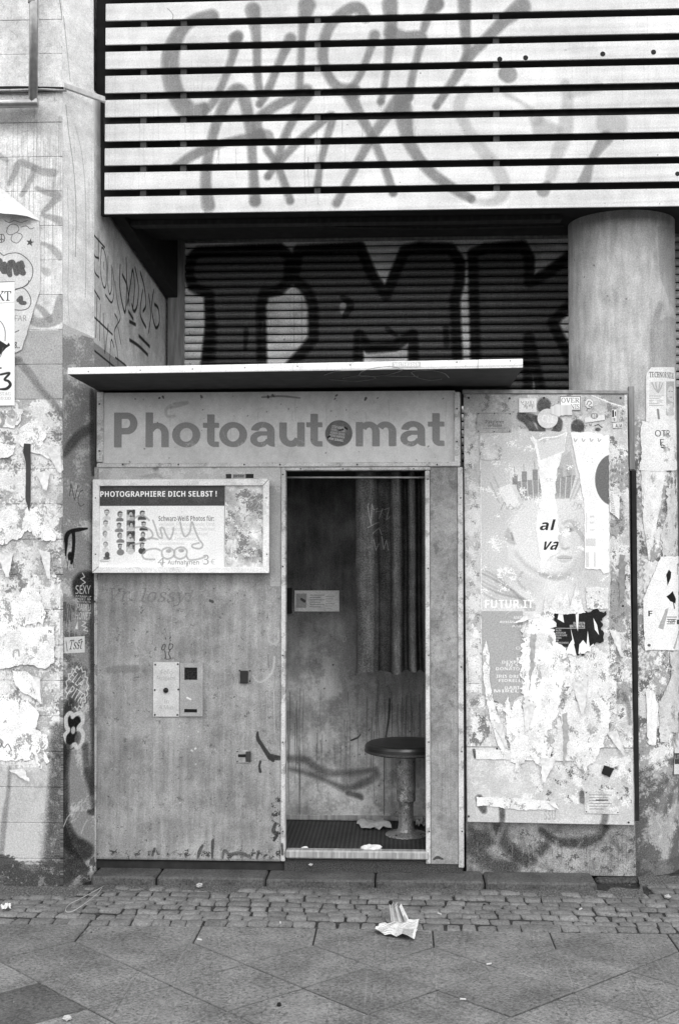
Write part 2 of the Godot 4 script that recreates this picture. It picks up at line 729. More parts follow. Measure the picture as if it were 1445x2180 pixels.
func make_materials() -> void:
	N.grime = noise_tex(512, 0.012, 3, 165, 255, 6, 1.0, 14)
	N.stone = noise_tex(512, 0.12, 5, 85, 255, 5, 1.0, 110)
	N.slab = slab_tex()
	N.paper = noise_tex(256, 0.03, 13, 200, 255, 4, 1.0, 10)
	N.streak = noise_tex(512, 0.03, 7, 170, 255, 5, 0.1, 12)
	N.rough = noise_tex(512, 0.035, 9, 60, 255, 6, 1.0, 24)
	N.dents = noise_tex(256, 0.02, 11, 100, 255, 3, 1.0, 3)
	M.alu = wear("streak", 0.62, 0.5, 3.0, 0.15)
	M.zinc = wear("grime", 0.6, 0.38, 3.0, 0.85)
	M.alu_dull = wear("grime", 0.42, 0.55, 3.0, 0.15)
	M.scrap = wear("paper", 0.5, 0.9, 5.0)
	M.white = wear("grime", 0.86, 0.6, 2.0)
	M.black = wear("grime", 0.012, 0.8)
	M.dark_grey = wear("grime", 0.035, 0.85)
	M.dark_steel = wear("streak", 0.06, 0.6, 2.0)
	M.screw = wear("grime", 0.06, 0.5, 6.0)
	M.tar = wear("rough", 0.03, 0.9, 4.0)
	M.paper = wear("paper", 0.84, 0.9, 5.0)
	M.paper_old = wear("paper", 0.62, 0.9, 5.0)
	M.rubber = wear("slab", 0.055, 0.7, 0.9)

# ---- the ground ---------------------------------------------------------------------------------------------------
func slab_tex() -> ImageTexture:
	var c := Canvas.new(0, 0, 512, 512, 1.0, 190)
	var q := noise_tex(512, 0.012, 31, 0, 255, 5, 1.0, 0).get_image().get_data()
	var q2 := noise_tex(512, 0.16, 32, 0, 255, 3, 1.0, 0).get_image().get_data()
	var s := 99
	for i in c.d.size():
		s = (s * 1103515245 + 12345) & 0x7fffffff
		var v := 200 + ((q[i] - 128) * 34 >> 7) + ((q2[i] - 128) * 40 >> 7) + ((((s >> 12) & 255) - 128) * 40 >> 7)
		if q2[i] < 62:
			v -= 26
		c.d[i] = clampi(v, 30, 255)
	return c.tex()

func build_ground() -> void:
	var dirt := wear("rough", 0.1, 0.95, 1.6, 0.0, 0.5)
	var m := MB.new()
	m.box(Vector3(-120, -0.3, -60), Vector3(120, -0.013, 120))
	var g := MeshInstance3D.new()
	g.name = "ground"
	g.mesh = m.commit()
	g.material_override = dirt
	g.set_meta("kind", "structure")
	add_child(g)

	var sand := MB.new()
	sand.box(Vector3(-3.2, -0.02, -0.12), Vector3(3.2, -0.0055, 4.2))
	var so := MeshInstance3D.new()
	so.name = "joint_sand"
	so.mesh = sand.commit()
	so.material_override = wear("rough", 0.075, 0.95, 3.0)
	so.set_meta("kind", "structure")
	add_child(so)
	# pavement of square slabs laid corner to corner, with five-sided ones along the edge
	var tints := []
	for v in [0.225, 0.245, 0.262, 0.208]:
		tints.append(wear("slab", v, 0.85, 0.62, 0.0, 0.1))
	var pav := structure("pavement")
	var rng := RandomNumberGenerator.new()
	rng.seed = 77
	var half := 0.2125
	var x0 := W(670, 1990, 0.85).x
	x0 = G(670, 1993).x
	var z_edge := G(722, 1977).z
	var z_knee := G(722, 2012).z
	var gap := 0.003
	var shapes := {}
	for pass_i in range(-12, 13):
		# edge slabs
		var cx: float = x0 + half + pass_i * 2.0 * half
		if absf(cx) < 2.9:
			var p := [Vector2(cx - half + gap, z_edge), Vector2(cx + half - gap, z_edge), Vector2(cx + half - gap, z_knee - gap), Vector2(cx, z_knee + half - gap * 1.5), Vector2(cx - half + gap, z_knee - gap)]
			slab(p, pav, tints[rng.randi() % 4], rng)
	for row in range(0, 13):
		for i in range(-8, 9):
			var cx: float = x0 + i * 2.0 * half + (half if row % 2 == 1 else 0.0)
			var cz: float = z_knee + half * (row + 1)
			if absf(cx) > 2.6:
				continue
			var e := half - gap * 1.4
			var tm: Material = tints[rng.randi() % 4]
			var dark := G(40, 2160)
			if Vector2(cx - dark.x, cz - dark.z).length() < 0.16:
				tm = wear("slab", 0.13, 0.85, 0.62, 0.0, 0.1)
			slab([Vector2(cx, cz - e), Vector2(cx + e, cz), Vector2(cx, cz + e), Vector2(cx - e, cz)], pav, tm, rng)

	# small setts between the pavement and the walls
	var cob := structure("cobble_strip")
	var ctint := []
	for v in [0.25, 0.275, 0.3, 0.225]:
		ctint.append(wear("slab", v, 0.85, 0.8, 0.0, 0.16))
	rng.seed = 5
	var z1 := z_edge - 0.008
	var z := 0.135
	var r := 0
	while z < z1 - 0.03:
		var depth := rng.randf_range(0.058, 0.072)
		if z + depth > z1 - 0.03:
			depth = z1 - z
		var x := -1.75 + rng.randf() * 0.05
		while x < 1.55:
			var wide := rng.randf_range(0.055, 0.092)
			sett(x, z, wide, depth, cob, ctint[rng.randi() % 4], rng)
			x += wide
		z += depth
		r += 1
	for rr in 3:
		var x := 1.02
		while x < 1.5:
			var wide := rng.randf_range(0.07, 0.11)
			sett(x, -0.1 + rr * 0.078, wide, 0.078, cob, ctint[rng.randi() % 4], rng)
			x += wide

	# kerb stones under the booth
	var kerb := structure("stone_step")
	var ks := wear("slab", 0.135, 0.85, 0.8, 0.0, 0.2)
	var kx := [193.0, 332.0, 565.0, 798.0, 1032.0, 1272.0]
	for i in 5:
		var a := W(kx[i], 1870, 0.125).x + 0.003
		var b := W(kx[i + 1], 1880, 0.125).x - 0.003
		var mm := MB.new()
		var top := 0.038 - i * 0.001
		mm.box(Vector3(a, -0.05, -0.05), Vector3(b, top, 0.125 + rng.randf_range(-0.006, 0.006)), 0.008)
		part("kerb_stone", mm.commit(), ks, kerb)
	var fa := W(1270, 1870, 0.0).x
	var fb := W(1362, 1870, 0.0).x
	var ft := MB.new()
	ft.box(Vector3(fa, -0.05, -0.25), Vector3(fb, 0.014, -0.02), 0.012)
	part("footing", ft.commit(), wear("rough", 0.16, 0.95, 4.0, 0.0, 0.4), kerb)
	# gritty dirt that has gathered along the walls
	var gm := MB.new(null, true)
	var rows := []
	var nz := FastNoiseLite.new()
	nz.seed = 4
	nz.frequency = 4.0
	for j in 7:
		var row := []
		for i in 121:
			var xx := -1.8 + i * 0.028
			var zz := 0.02 + j * 0.017
			var hh := (1.0 - j / 6.0) * (0.022 if xx < -1.3 or xx > 0.85 else 0.008) + nz.get_noise_2d(xx * 3.0, zz * 3.0) * 0.008 - 0.004
			row.append(Vector3(xx, hh - (0.02 if j == 6 else 0.0), zz + 0.1 + (0.1 if xx < -1.3 else 0.0) - (0.2 if xx > 1.0 else 0.0)))
		rows.append(row)
	gm.grid(rows)
	var dd := MeshInstance3D.new()
	dd.name = "gritty_dirt"
	dd.mesh = gm.commit()
	dd.material_override = wear("rough", 0.26, 0.95, 5.0, 0.0, 0.4)
	dd.set_meta("kind", "stuff")
	dd.set_meta("label", "gritty dirt gathered along the foot of the walls and step")
	dd.set_meta("category", "dirt")
	add_child(dd)
	grit()

func grit() -> void:
	var rng := RandomNumberGenerator.new()
	rng.seed = 8
	var m := MB.new()
	m.lathe([0.0, 0.9, 0.6, 0.7, 1.0, 0.1, 0.8, -0.4], Vector3.ZERO, 6)
	var mm := MultiMesh.new()
	mm.transform_format = MultiMesh.TRANSFORM_3D
	mm.mesh = m.commit()
	mm.instance_count = 900
	for i in 900:
		var x := rng.randf_range(-1.8, 1.6)
		var z := 0.13 + pow(rng.randf(), 2.6) * 0.75
		if i > 720:
			z = rng.randf_range(0.7, 1.7)
		if x > 0.9 and z < 0.3:
			z -= 0.15
		var s := rng.randf_range(0.0012, 0.0042)
		mm.set_instance_transform(i, Transform3D(Basis.from_euler(Vector3(rng.randf(), rng.randf() * 6.0, rng.randf())).scaled(Vector3(s, s * rng.randf_range(0.5, 0.9), s * rng.randf_range(0.7, 1.6))), Vector3(x, 0.001, z)))
	var o := MultiMeshInstance3D.new()
	o.name = "grit"
	o.multimesh = mm
	o.material_override = wear("rough", 0.3, 0.9, 6.0)
	o.set_meta("kind", "stuff")
	o.set_meta("label", "crumbs of grit scattered over the setts and pavement")
	o.set_meta("category", "grit")
	add_child(o)

func slab(p: Array, parent: Node3D, mat: Material, rng: RandomNumberGenerator) -> void:
	var m := MB.new()
	var c := Vector2.ZERO
	for q in p:
		c += q
	c /= p.size()
	var y := rng.randf_range(-0.0018, 0.0018)
	var tilt := Vector2(rng.randf_range(-0.006, 0.006), rng.randf_range(-0.006, 0.006))
	var e := 0.0035
	var low := []
	var mid := []
	var top := []
	for q in p:
		var h: float = y + (q - c).dot(tilt)
		var inn: Vector2 = q + (c - q).normalized() * e
		low.append(Vector3(q.x, -0.04, q.y))
		mid.append(Vector3(q.x, h - e * 0.8, q.y))
		top.append(Vector3(inn.x, h, inn.y))
	var mid3 := Vector3(c.x, -0.02, c.y)
	m.face(top, mid3)
	for i in p.size():
		var j := (i + 1) % p.size()
		m.face([mid[i], mid[j], top[j], top[i]], mid3)
		m.face([low[i], low[j], mid[j], mid[i]], mid3)
	part("paving_slab", m.commit(), mat, parent)

func sett(x: float, z: float, wide: float, depth: float, parent: Node3D, mat: Material, rng: RandomNumberGenerator) -> void:
	var g := 0.0022
	var j := 0.0062
	var wob := sin(x * 4.0 + z * 23.0) * 0.011 + sin(x * 11.0 + z * 40.0) * 0.004
	var wob2 := sin((x + wide) * 4.0 + z * 23.0) * 0.011 + sin((x + wide) * 11.0 + z * 40.0) * 0.004
	var c := [Vector2(x + g, z + g), Vector2(x + wide - g, z + g), Vector2(x + wide - g, z + depth - g), Vector2(x + g, z + depth - g)]
	for i in 4:
		c[i] += Vector2(rng.randf_range(-j, j), rng.randf_range(-j, j) + (wob if i == 0 or i == 3 else wob2))
	var m := MB.new(null, true)
	var y := rng.randf_range(-0.0025, 0.004)
	var cc: Vector2 = (c[0] + c[1] + c[2] + c[3]) / 4.0
	var a := []
	var b := []
	var d := []
	for i in 4:
		for s in [0.12, 0.88]:
			var q: Vector2 = c[i].lerp(c[(i + 1) % 4], s)
			a.append(Vector3(q.x, -0.03, q.y))
			b.append(Vector3(q.x, y - 0.0035, q.y))
			var n: Vector2 = q.lerp(cc, 0.1)
			d.append(Vector3(n.x, y + rng.randf_range(-0.0015, 0.0015), n.y))
	var mid := Vector3(cc.x, -0.02, cc.y)
	for i in 8:
		var k := (i + 1) % 8
		m.face([a[i], a[k], b[k], b[i]], mid)
		m.face([b[i], b[k], d[k], d[i]], mid)
		m.face([d[i], d[k], Vector3(cc.x, y + 0.0015, cc.y)], mid)
	part("cobblestone", m.commit(), mat, parent)

# ---- the plastered pier on the left --------------------------------------------------------------------------------
func build_pier() -> void:
	var zf := 0.22
	var cv := canvas(-60, -60, 137, 1920, 1.0, 214, zf)
	cv.hm = noise_tex(512, 0.06, 21, 40, 255, 5, 1.0, 40)
	cv.mottle(0.012, 26, 1)
	cv.mottle(0.06, 16, 2)
	# grey coat below the white one
	cv.poly([-60, 716, 137, 716, 137, 1925, -60, 1925], 158, 0.85)
	cv.patches(0.03, 120, 60, 178, 0.6, 5, [-60, 716, 137, 880])
	cv.drips(60, 0.8, 120, 0.5, 11, [-20, 250, 135, 716])
	cv.drips(30, 1.3, 140, 0.5, 12, [40, 200, 135, 560])
	cv.blot(60, 265, 70, 26, 130, 0.5, 30, 0.3)
	cv.blot(10, 255, 50, 20, 110, 0.4, 25, 0.3)
	cv.scratches(40, 30, 110, 0.5, 13, [-20, 0, 135, 340])
	cv.specks(40, 0.5, 1.3, 70, 0.8, 14, [-20, 0, 135, 760])
	cv.line([120, 0, 126, 45, 135, 60], 0.8, 90, 0.7)
	# grey sprayed letters
	cv.spray([-5, 340, 7, 10, 350, 5], 120, 0.55, 4)
	cv.spray([15, 400, 5, 28, 375, 6, 38, 355, 7, 60, 362, 7, 85, 375, 8, 110, 378, 9], 118, 0.6, 4)
	cv.spray([68, 368, 6, 62, 390, 6, 52, 410, 6, 42, 425, 5], 118, 0.6, 4)
	cv.spray([75, 411, 5, 95, 420, 6, 118, 428, 9, 108, 443, 7, 88, 462, 5], 118, 0.6, 4)
	cv.spray([86, 469, 4, 105, 474, 6, 124, 481, 9], 118, 0.6, 4)
	cv.spray([88, 530, 4, 105, 538, 6, 118, 550, 8, 124, 560, 6], 128, 0.6, 4)
	cv.spray([92, 588, 7, 98, 592, 9], 140, 0.5, 4)
	cv.spray([60, 680, 8, 70, 696, 9, 95, 700, 11, 120, 690, 14, 128, 670, 15, 128, 650, 10], 118, 0.65, 4)
	cv.spray([80, 665, 5, 95, 680, 7, 105, 695, 6], 118, 0.6, 4)
	# paste and torn paper that still clings to the wall
	cv.patches(0.014, 105, 26, 226, 0.95, 31, [-60, 862, 132, 1650])
	cv.patches(0.03, 128, 18, 205, 0.8, 32, [-60, 870, 137, 1660])
	cv.patches(0.02, 150, 12, 110, 0.75, 33, [-60, 880, 137, 1650])
	cv.patches(0.05, 150, 24, 240, 0.6, 34, [-60, 872, 128, 1645])
	cv.patches(0.09, 168, 20, 100, 0.4, 35, [-60, 940, 137, 1640], 1.0, 0.5)
	cv.spray([35, 780, 7, 60, 805, 8, 85, 840, 6, 110, 868, 7, 136, 900, 6], 92, 0.6, 6, 0.5)
	cv.spray([30, 783, 8, 42, 778, 5], 85, 0.6, 6, 0.5)
	# below the posters
	cv.patches(0.01, 90, 70, 196, 0.75, 36, [-60, 1650, 112, 1835])
	cv.rect(-60, 1640, 106, 1835, 186, 0.55)
	cv.spray([128, 1560, 12, 128, 1640, 15, 126, 1720, 18, 124, 1800, 22, 118, 1880, 26], 58, 0.85, 14, 0.5)
	cv.spray([28, 1640, 3, 26, 1690, 4, 18, 1750, 6, 12, 1830, 5], 100, 0.65, 5, 0.4)
	cv.spray([60, 1665, 12, 66, 1680, 12], 205, 0.4, 12)
	cv.patches(0.03, 95, 50, 70, 0.9, 37, [-60, 1822, 137, 1990], 0.6, 1.0)
	cv.rect(-60, 1842, 137, 1925, 66, 0.8, 0.6)
	cv.specks(80, 0.6, 2.2, 200, 0.5, 38, [-40, 1800, 130, 1910])
	cv.patches(0.05, 150, 20, 150, 0.6, 39, [90, 1560, 137, 1900])
	cv.grain(22, 3)
	var mat := painted(cv, 0.9, 0.22)
	var t := thing("plastered_pier", "rough pale plastered pier with torn posters and spray marks at the left edge", "wall", Vector3(W(60, 1880, zf).x, 0, zf))
	# courses with raked joints
	var x_l := -1.95
	var x_r := W(135.5, 1100, zf).x
	var y := W(60, 47.0 - 74.6 * 2, zf).y
	var step := W(60, 1000, zf).y - W(60, 1074.6, zf).y
	var rng := RandomNumberGenerator.new()
	rng.seed = 12
	var lean := 0.0095
	while y > 0.0:
		var m := MB.new(cv)
		var lo: float = maxf(y - step, -0.1)
		var ya := lo + 0.0009
		var yb := y - 0.0009
		var zc := zf + rng.randf_range(-0.0008, 0.0012)
		var q8 := []
		for zz8 in [zf - 0.05, zc]:
			for y8 in [ya, yb]:
				q8.append_array([Vector3(x_l, y8, zz8), Vector3(x_r - lean * (y8 - 1.4), y8, zz8)])
		m.hexa(q8, 0.0018)
		part("wall_course", m.commit(), mat, t)
		y = lo if lo > 0.0 else -1.0
	var fill := MB.new(cv)
	fill.box(Vector3(x_l, -0.1, zf - 0.1), Vector3(x_r - 0.03, 3.9, zf - 0.0032))
	part("joint_mortar", fill.commit(), mat, t)
	# the chamfered corner
	var cc := Canvas.new(132, -60, 206, 1925, 1.02, 226)
	lay(cc, 206, 1925, 0.11)
	cc.hm = cv.hm
	cc.wx0 = x_r
	cc.wx1 = W(203, 1100, 0.0).x
	cc.mottle(0.015, 20, 41)
	cc.mottle(0.05, 10, 42)
	cc.line([140, 246, 146, 300, 158, 380, 163, 470, 161, 560], 0.7, 120, 0.8, 0.8, false)
	cc.line([162, 280, 176, 330, 184, 400, 186, 520, 184, 640], 0.6, 140, 0.7, 0.8, false)
	cc.line([143, 420, 146, 520, 144, 640, 147, 705], 0.5, 150, 0.7, 0.8, false)
	cc.spray([135, 60, 0.8, 142, 120, 0.8, 150, 190, 0.6], 110, 0.7, 1.0, 0.3)
	cc.drips(12, 0.7, 160, 0.5, 43, [134, 280, 204, 700])
	cc.poly([132, 711, 206, 722, 206, 1930, 132, 1930], 194, 0.97)
	cc.patches(0.02, 90, 90, 118, 0.7, 44, [132, 725, 206, 1930])
	cc.specks(6, 1, 2.4, 225, 0.9, 45, [150, 850, 190, 900])
	cc.spray([136, 985, 5, 150, 962, 9, 170, 940, 10, 206, 912, 9], 60, 0.75, 8, 0.3)
	cc.spray([200, 840, 5, 203, 900, 9, 203, 980, 8, 202, 1020, 4], 45, 0.75, 6, 0.3)  # upright shadow next to the booth sign, painted on the corner
	cc.line([147, 1070, 150, 1045, 158, 1078, 166, 1047], 0.7, 60, 0.9)
	cc.line([178, 1055, 170, 1062, 166, 1080, 172, 1090, 180, 1085], 0.7, 60, 0.9, 0.6, false)
	cc.spray([138, 1165, 4, 141, 1152, 5, 150, 1144, 4, 168, 1140, 4, 187, 1137, 2], 14, 0.97, 1.5, 0.1)
	cc.spray([139, 1155, 4, 139, 1172, 3.5, 137, 1195, 1], 14, 0.97, 1.2, 0.1)
	cc.spray([155, 1143, 4, 156, 1170, 3.6, 152, 1205, 3.5, 150, 1211, 2], 14, 0.97, 1.2, 0.1)
	cc.blot(148, 1196, 6, 9, 14, 0.97, 2, 0.1)
	cc.drips(6, 0.8, 14, 0.95, 46, [136, 1180, 157, 1225])
	cc.blot(185, 1262, 34, 34, 22, 0.9, 10, 0.2)
	cc.spray([196, 1240, 10, 200, 1300, 10, 200, 1420, 7, 201, 1560, 6, 200, 1700, 7], 30, 0.8, 8, 0.3)
	cc.patches(0.03, 120, 50, 74, 0.7, 47, [132, 1290, 206, 1560])
	cc.line([176, 1232, 181, 1240, 172, 1244, 183, 1252, 175, 1256], 1.0, 220, 0.9)
	cc.text("SEXY", 160, 1258, 195, 1276, 225, 0.95, false, "Droid Sans", 0.04)
	cc.text("PERRICHE", 160, 1280, 196, 1294, 225, 0.95, false, "Droid Sans", 0.1)
	cc.text("HAIKU", 163, 1298, 195, 1312, 225, 0.95, false, "Droid Sans", 0.1)
	cc.text("HONET", 160, 1315, 195, 1330, 225, 0.95, false, "Droid Sans", 0.12)
	cc.line([176, 1334, 184, 1338, 174, 1343, 186, 1348, 178, 1353, 188, 1356], 1.0, 220, 0.9)
	cc.poly([158, 1349, 165, 1332, 165, 1350], 228)
	cc.drips(26, 0.7, 185, 0.7, 48, [137, 1285, 165, 1420])
	# the starred burst with two names
	var star := []
	for i in 33:
		var a := TAU * i / 32.0
		var rr := 1.0 if i % 2 == 0 else 0.84
		star.append_array([163 + cos(a) * 27 * rr, 1473 + sin(a) * 46 * rr])
	cc.line(star, 1.1, 222, 0.92)
	cc.text("ELLA", 146, 1445, 182, 1466, 228, 0.95, false, "Droid Sans", 0.75)
	cc.text("PITR", 142, 1476, 182, 1497, 228, 0.95, false, "Droid Sans", 0.65)
	# the sprayed flower
	cc.spray([112, 1560, 12, 138, 1540, 14, 146, 1500, 9], 34, 0.8, 10, 0.4)
	cc.blot(155, 1545, 17, 16, 16, 0.97, 3, 0.1)
	cc.blot(150, 1577, 16, 20, 18, 0.97, 4, 0.1)
	cc.blot(167, 1582, 10, 18, 105, 0.9, 3, 0.2)
	cc.spray([153, 1527, 4.5, 146, 1522, 4.5, 138, 1530, 4.5, 139, 1548, 4.5, 143, 1557, 4.5, 135, 1566, 4.5, 134, 1582, 4.5, 146, 1592, 4.5, 157, 1589, 4.5, 163, 1597, 4.5, 172, 1592, 4.5, 177, 1575, 4.5, 172, 1562, 4.5, 166, 1556, 4.5, 176, 1545, 4.5, 172, 1528, 4.5, 160, 1527, 4.5, 153, 1531, 4.5], 208, 0.97, 2.0, 0.1)
	cc.blot(154, 1559, 5, 8, 190, 0.95, 2, 0.1)
	# a dark sprayed outline down to the ground
	cc.spray([140, 1590, 9, 131, 1640, 12, 130, 1700, 14, 134, 1750, 13, 150, 1790, 16, 170, 1810, 18, 185, 1822, 16], 28, 0.88, 9, 0.3)
	cc.poly([130, 1560, 141, 1600, 134, 1650, 133, 1740, 150, 1790, 170, 1825, 190, 1860, 130, 1870], 30, 0.85, 0.4)
	cc.spray([182, 1600, 8, 186, 1650, 8, 196, 1690, 7, 202, 1730, 6], 48, 0.8, 9, 0.3)
	cc.spray([190, 1738, 4, 200, 1742, 8], 26, 0.8, 6)
	cc.line([128, 1758, 141, 1735, 152, 1727], 1.3, 175, 0.9)
	cc.line([172, 1778, 178, 1765, 186, 1755], 1.6, 180, 0.8)
	cc.patches(0.05, 110, 40, 70, 0.8, 49, [132, 1830, 206, 1925])
	cc.specks(26, 0.7, 2.2, 170, 0.6, 50, [132, 1790, 204, 1910])
	cc.grain(22, 4)
	var fm := MB.new(cc)
	var c4 := []
	for yy in [-0.1, 3.9]:
		c4.append([Vector3(x_r - lean * (yy - 1.4), yy, zf + 0.0006), Vector3(cc.wx1 - lean * (yy - 1.4), yy, 0.0)])
	for tri in [[c4[0][0], c4[1][0], c4[1][1]], [c4[0][0], c4[1][1], c4[0][1]]]:
		for v in tri:
			var right: float = 0.0 if v.z > 0.1 else 1.0
			fm.pu(v, Vector2(right, (cc.wy1 - v.y) / (cc.wy1 - cc.wy0)))
	part("chamfered_corner", fm.commit(), painted(cc, 0.9, 0.14), t)
	# the side wall that runs back to the shutter
	var rw := Canvas.new(0, 0, 700, 560, 1.0, 200)      # x: 400 per metre of depth, y: 400 per metre down from 3.2 m
	rw.mottle(0.012, 26, 61)
	rw.mottle(0.05, 14, 62)
	var zb := -0.95
	var splay := 0.128
	var sw := func(v: Array) -> Array:
		var out := []
		for i in range(0, v.size() - 1, 2):
			var aa: float = (852.0 - v[i]) / LENS
			var ss: float = (1.304 - aa * 5.2) / (aa * 0.95 + splay)
			out.append_array([ss * 700.0, (3.2 - (1.375 + (1181.0 - v[i + 1]) * (5.2 + 0.95 * ss) / LENS)) * 400.0])
		return out
	rw.poly([0, 362, 300, 382, 700, 410, 700, 560, 0, 560], 140, 0.95)
	var d1 := 34
	for s in [[200, 487, 201, 530, 211, 538], [210, 495, 210, 543], [200, 487, 224, 515], [201, 545, 202, 568, 211, 580], [217, 515, 214, 560, 218, 590, 223, 603, 227, 590, 228, 550, 222, 520, 217, 515], [221, 548, 222, 562], [231, 535, 230, 590, 234, 617, 239, 600, 238, 555], [240, 560, 244, 600, 239, 635, 225, 618], [201, 608, 213, 628], [207, 618, 204, 710], [214, 640, 212, 717], [220, 660, 223, 745], [231, 683, 224, 742], [200, 666, 240, 705], [245, 660, 252, 678, 244, 700, 250, 740, 252, 772], [253, 680, 257, 665, 250, 630, 246, 590], [252, 690, 258, 725], [233, 780, 237, 718, 243, 732], [200, 739, 252, 782], [246, 755, 270, 775, 258, 782]]:
		rw.line(sw.call(s), 1.8, d1, 0.9, 1.5, false)
	for s in [[257, 555, 256, 600, 262, 640, 268, 655, 271, 600, 270, 540], [262, 575, 272, 600, 276, 640], [272, 640, 280, 590, 284, 565, 288, 600, 284, 650], [289, 560, 296, 600, 294, 640, 287, 655, 282, 640], [300, 570, 308, 600, 312, 640, 306, 655], [305, 610, 300, 660, 312, 690], [318, 620, 322, 660, 318, 700], [328, 610, 324, 650, 332, 690, 340, 680, 338, 650, 330, 640], [275, 655, 285, 672], [277, 677, 290, 684], [277, 717, 296, 730, 316, 750], [297, 708, 320, 732]]:
		rw.line(sw.call(s), 3.2, 34, 0.9, 2.5, false)
	rw.grain(26, 5)
	var rm := MB.new()
	var bx_ := cc.wx1 - 0.0015
	var q := []
	for z in [0.0, zb - 0.1]:
		var col := []
		var xx: float = bx_ + splay * z / zb
		var front := 1.0 if z == 0.0 else 0.4
		for yy in [3.4, 1.8, -0.1]:
			col.append([Vector3(xx - 0.0095 * (yy - 1.4) * front, yy, z), Vector2(z / zb, (3.2 - yy) * 400.0 / 560.0)])
		q.append(col)
	for j in 2:
		for f in [[0, j, 0, j + 1, 1, j + 1], [0, j, 1, j + 1, 1, j]]:
			for i in range(0, 6, 2):
				var v = q[f[i]][f[i + 1]]
				rm.pu(v[0], v[1])
	part("side_wall", rm.commit(), painted(rw, 0.9), t)
	# body behind the faces
	var bm := MB.new()
	bm.box(Vector3(-3.4, -0.1, -1.2), Vector3(bx_ - 0.04, 3.9, -0.02))
	bm.box(Vector3(-3.4, -0.1, -0.02), Vector3(x_r - 0.04, 3.9, zf - 0.1))
	part("masonry", bm.commit(), wear("rough", 0.45, 0.9, 1.0), t)

	# drain pipe with an elbow
	var pp := thing("drain_pipe", "light metal drain pipe that turns left at an elbow high on the pier", "pipe", W(71, 220, zf + 0.05))
	var pm := MB.new(null, true)
	var zz := zf + 0.055
	var c0 := W(71, 219, zz)
	var rad := (W(81, 100, zz).x - W(62, 100, zz).x) / 2
	pm.tube([c0 + Vector3(0, 1.0, 0), c0], rad, 14)
	var up_pipe := part("upright_pipe", pm.commit(), M.zinc, pp)
	pm = MB.new(null, true)
	pm.tube([c0 + Vector3(rad, 0, 0), c0 + Vector3(-0.6, -0.004, 0)], rad, 14)
	part("level_pipe", pm.commit(), M.zinc, pp)
	pm = MB.new()
	pm.lathe([rad + 0.002, 0.0, rad + 0.002, 0.01], W(71, 6, zz), 16)
	part("joint_ring", pm.commit(), M.alu_dull, up_pipe)
	# cables clipped along the wall and a conduit across the corner
	var cb := thing("cable_run", "dark and pale cables clipped level across the pier behind the drain pipe", "cable", W(60, 188, zf + 0.01))
	var cm := MB.new(null, true)
	cm.tube([W(-70, 187, zf + 0.012), W(40, 186, zf + 0.012), W(136, 188, zf + 0.012)], 0.006, 6)
	part("dark_cable", cm.commit(), M.dark_grey, cb)
	cm = MB.new(null, true)
	cm.tube([W(-70, 193, zf + 0.014), W(30, 192, zf + 0.016), W(90, 190, zf + 0.014), W(142, 193, zf + 0.016)], 0.005, 6)
	part("pale_cable", cm.commit(), M.alu, cb)
	cm = MB.new(null, true)
	cm.tube([W(-70, 198, zf + 0.012), W(50, 197, zf + 0.014), W(133, 192, zf + 0.012)], 0.004, 6)
	part("thin_cable", cm.commit(), M.dark_steel, cb)
	var hx := MB.new()
	var A := W(138, 188, zf + 0.03)
	var B := W(225, 214, 0.03)
	var hv := Vector3(0, 0.024, 0)
	var dv := Vector3(0.004, 0, 0.022)
	hx.hexa([A - hv * 0.2, B - hv * 0.6, A + hv * 0.7, B + hv * 0.4, A - hv * 0.2 + dv, B - hv * 0.6 + dv, A + hv * 0.7 + dv, B + hv * 0.4 + dv], 0.002)
	solo("cable_conduit", hx.commit(), M.white, "short white slanting conduit from the pier to the slatted cladding", "conduit")

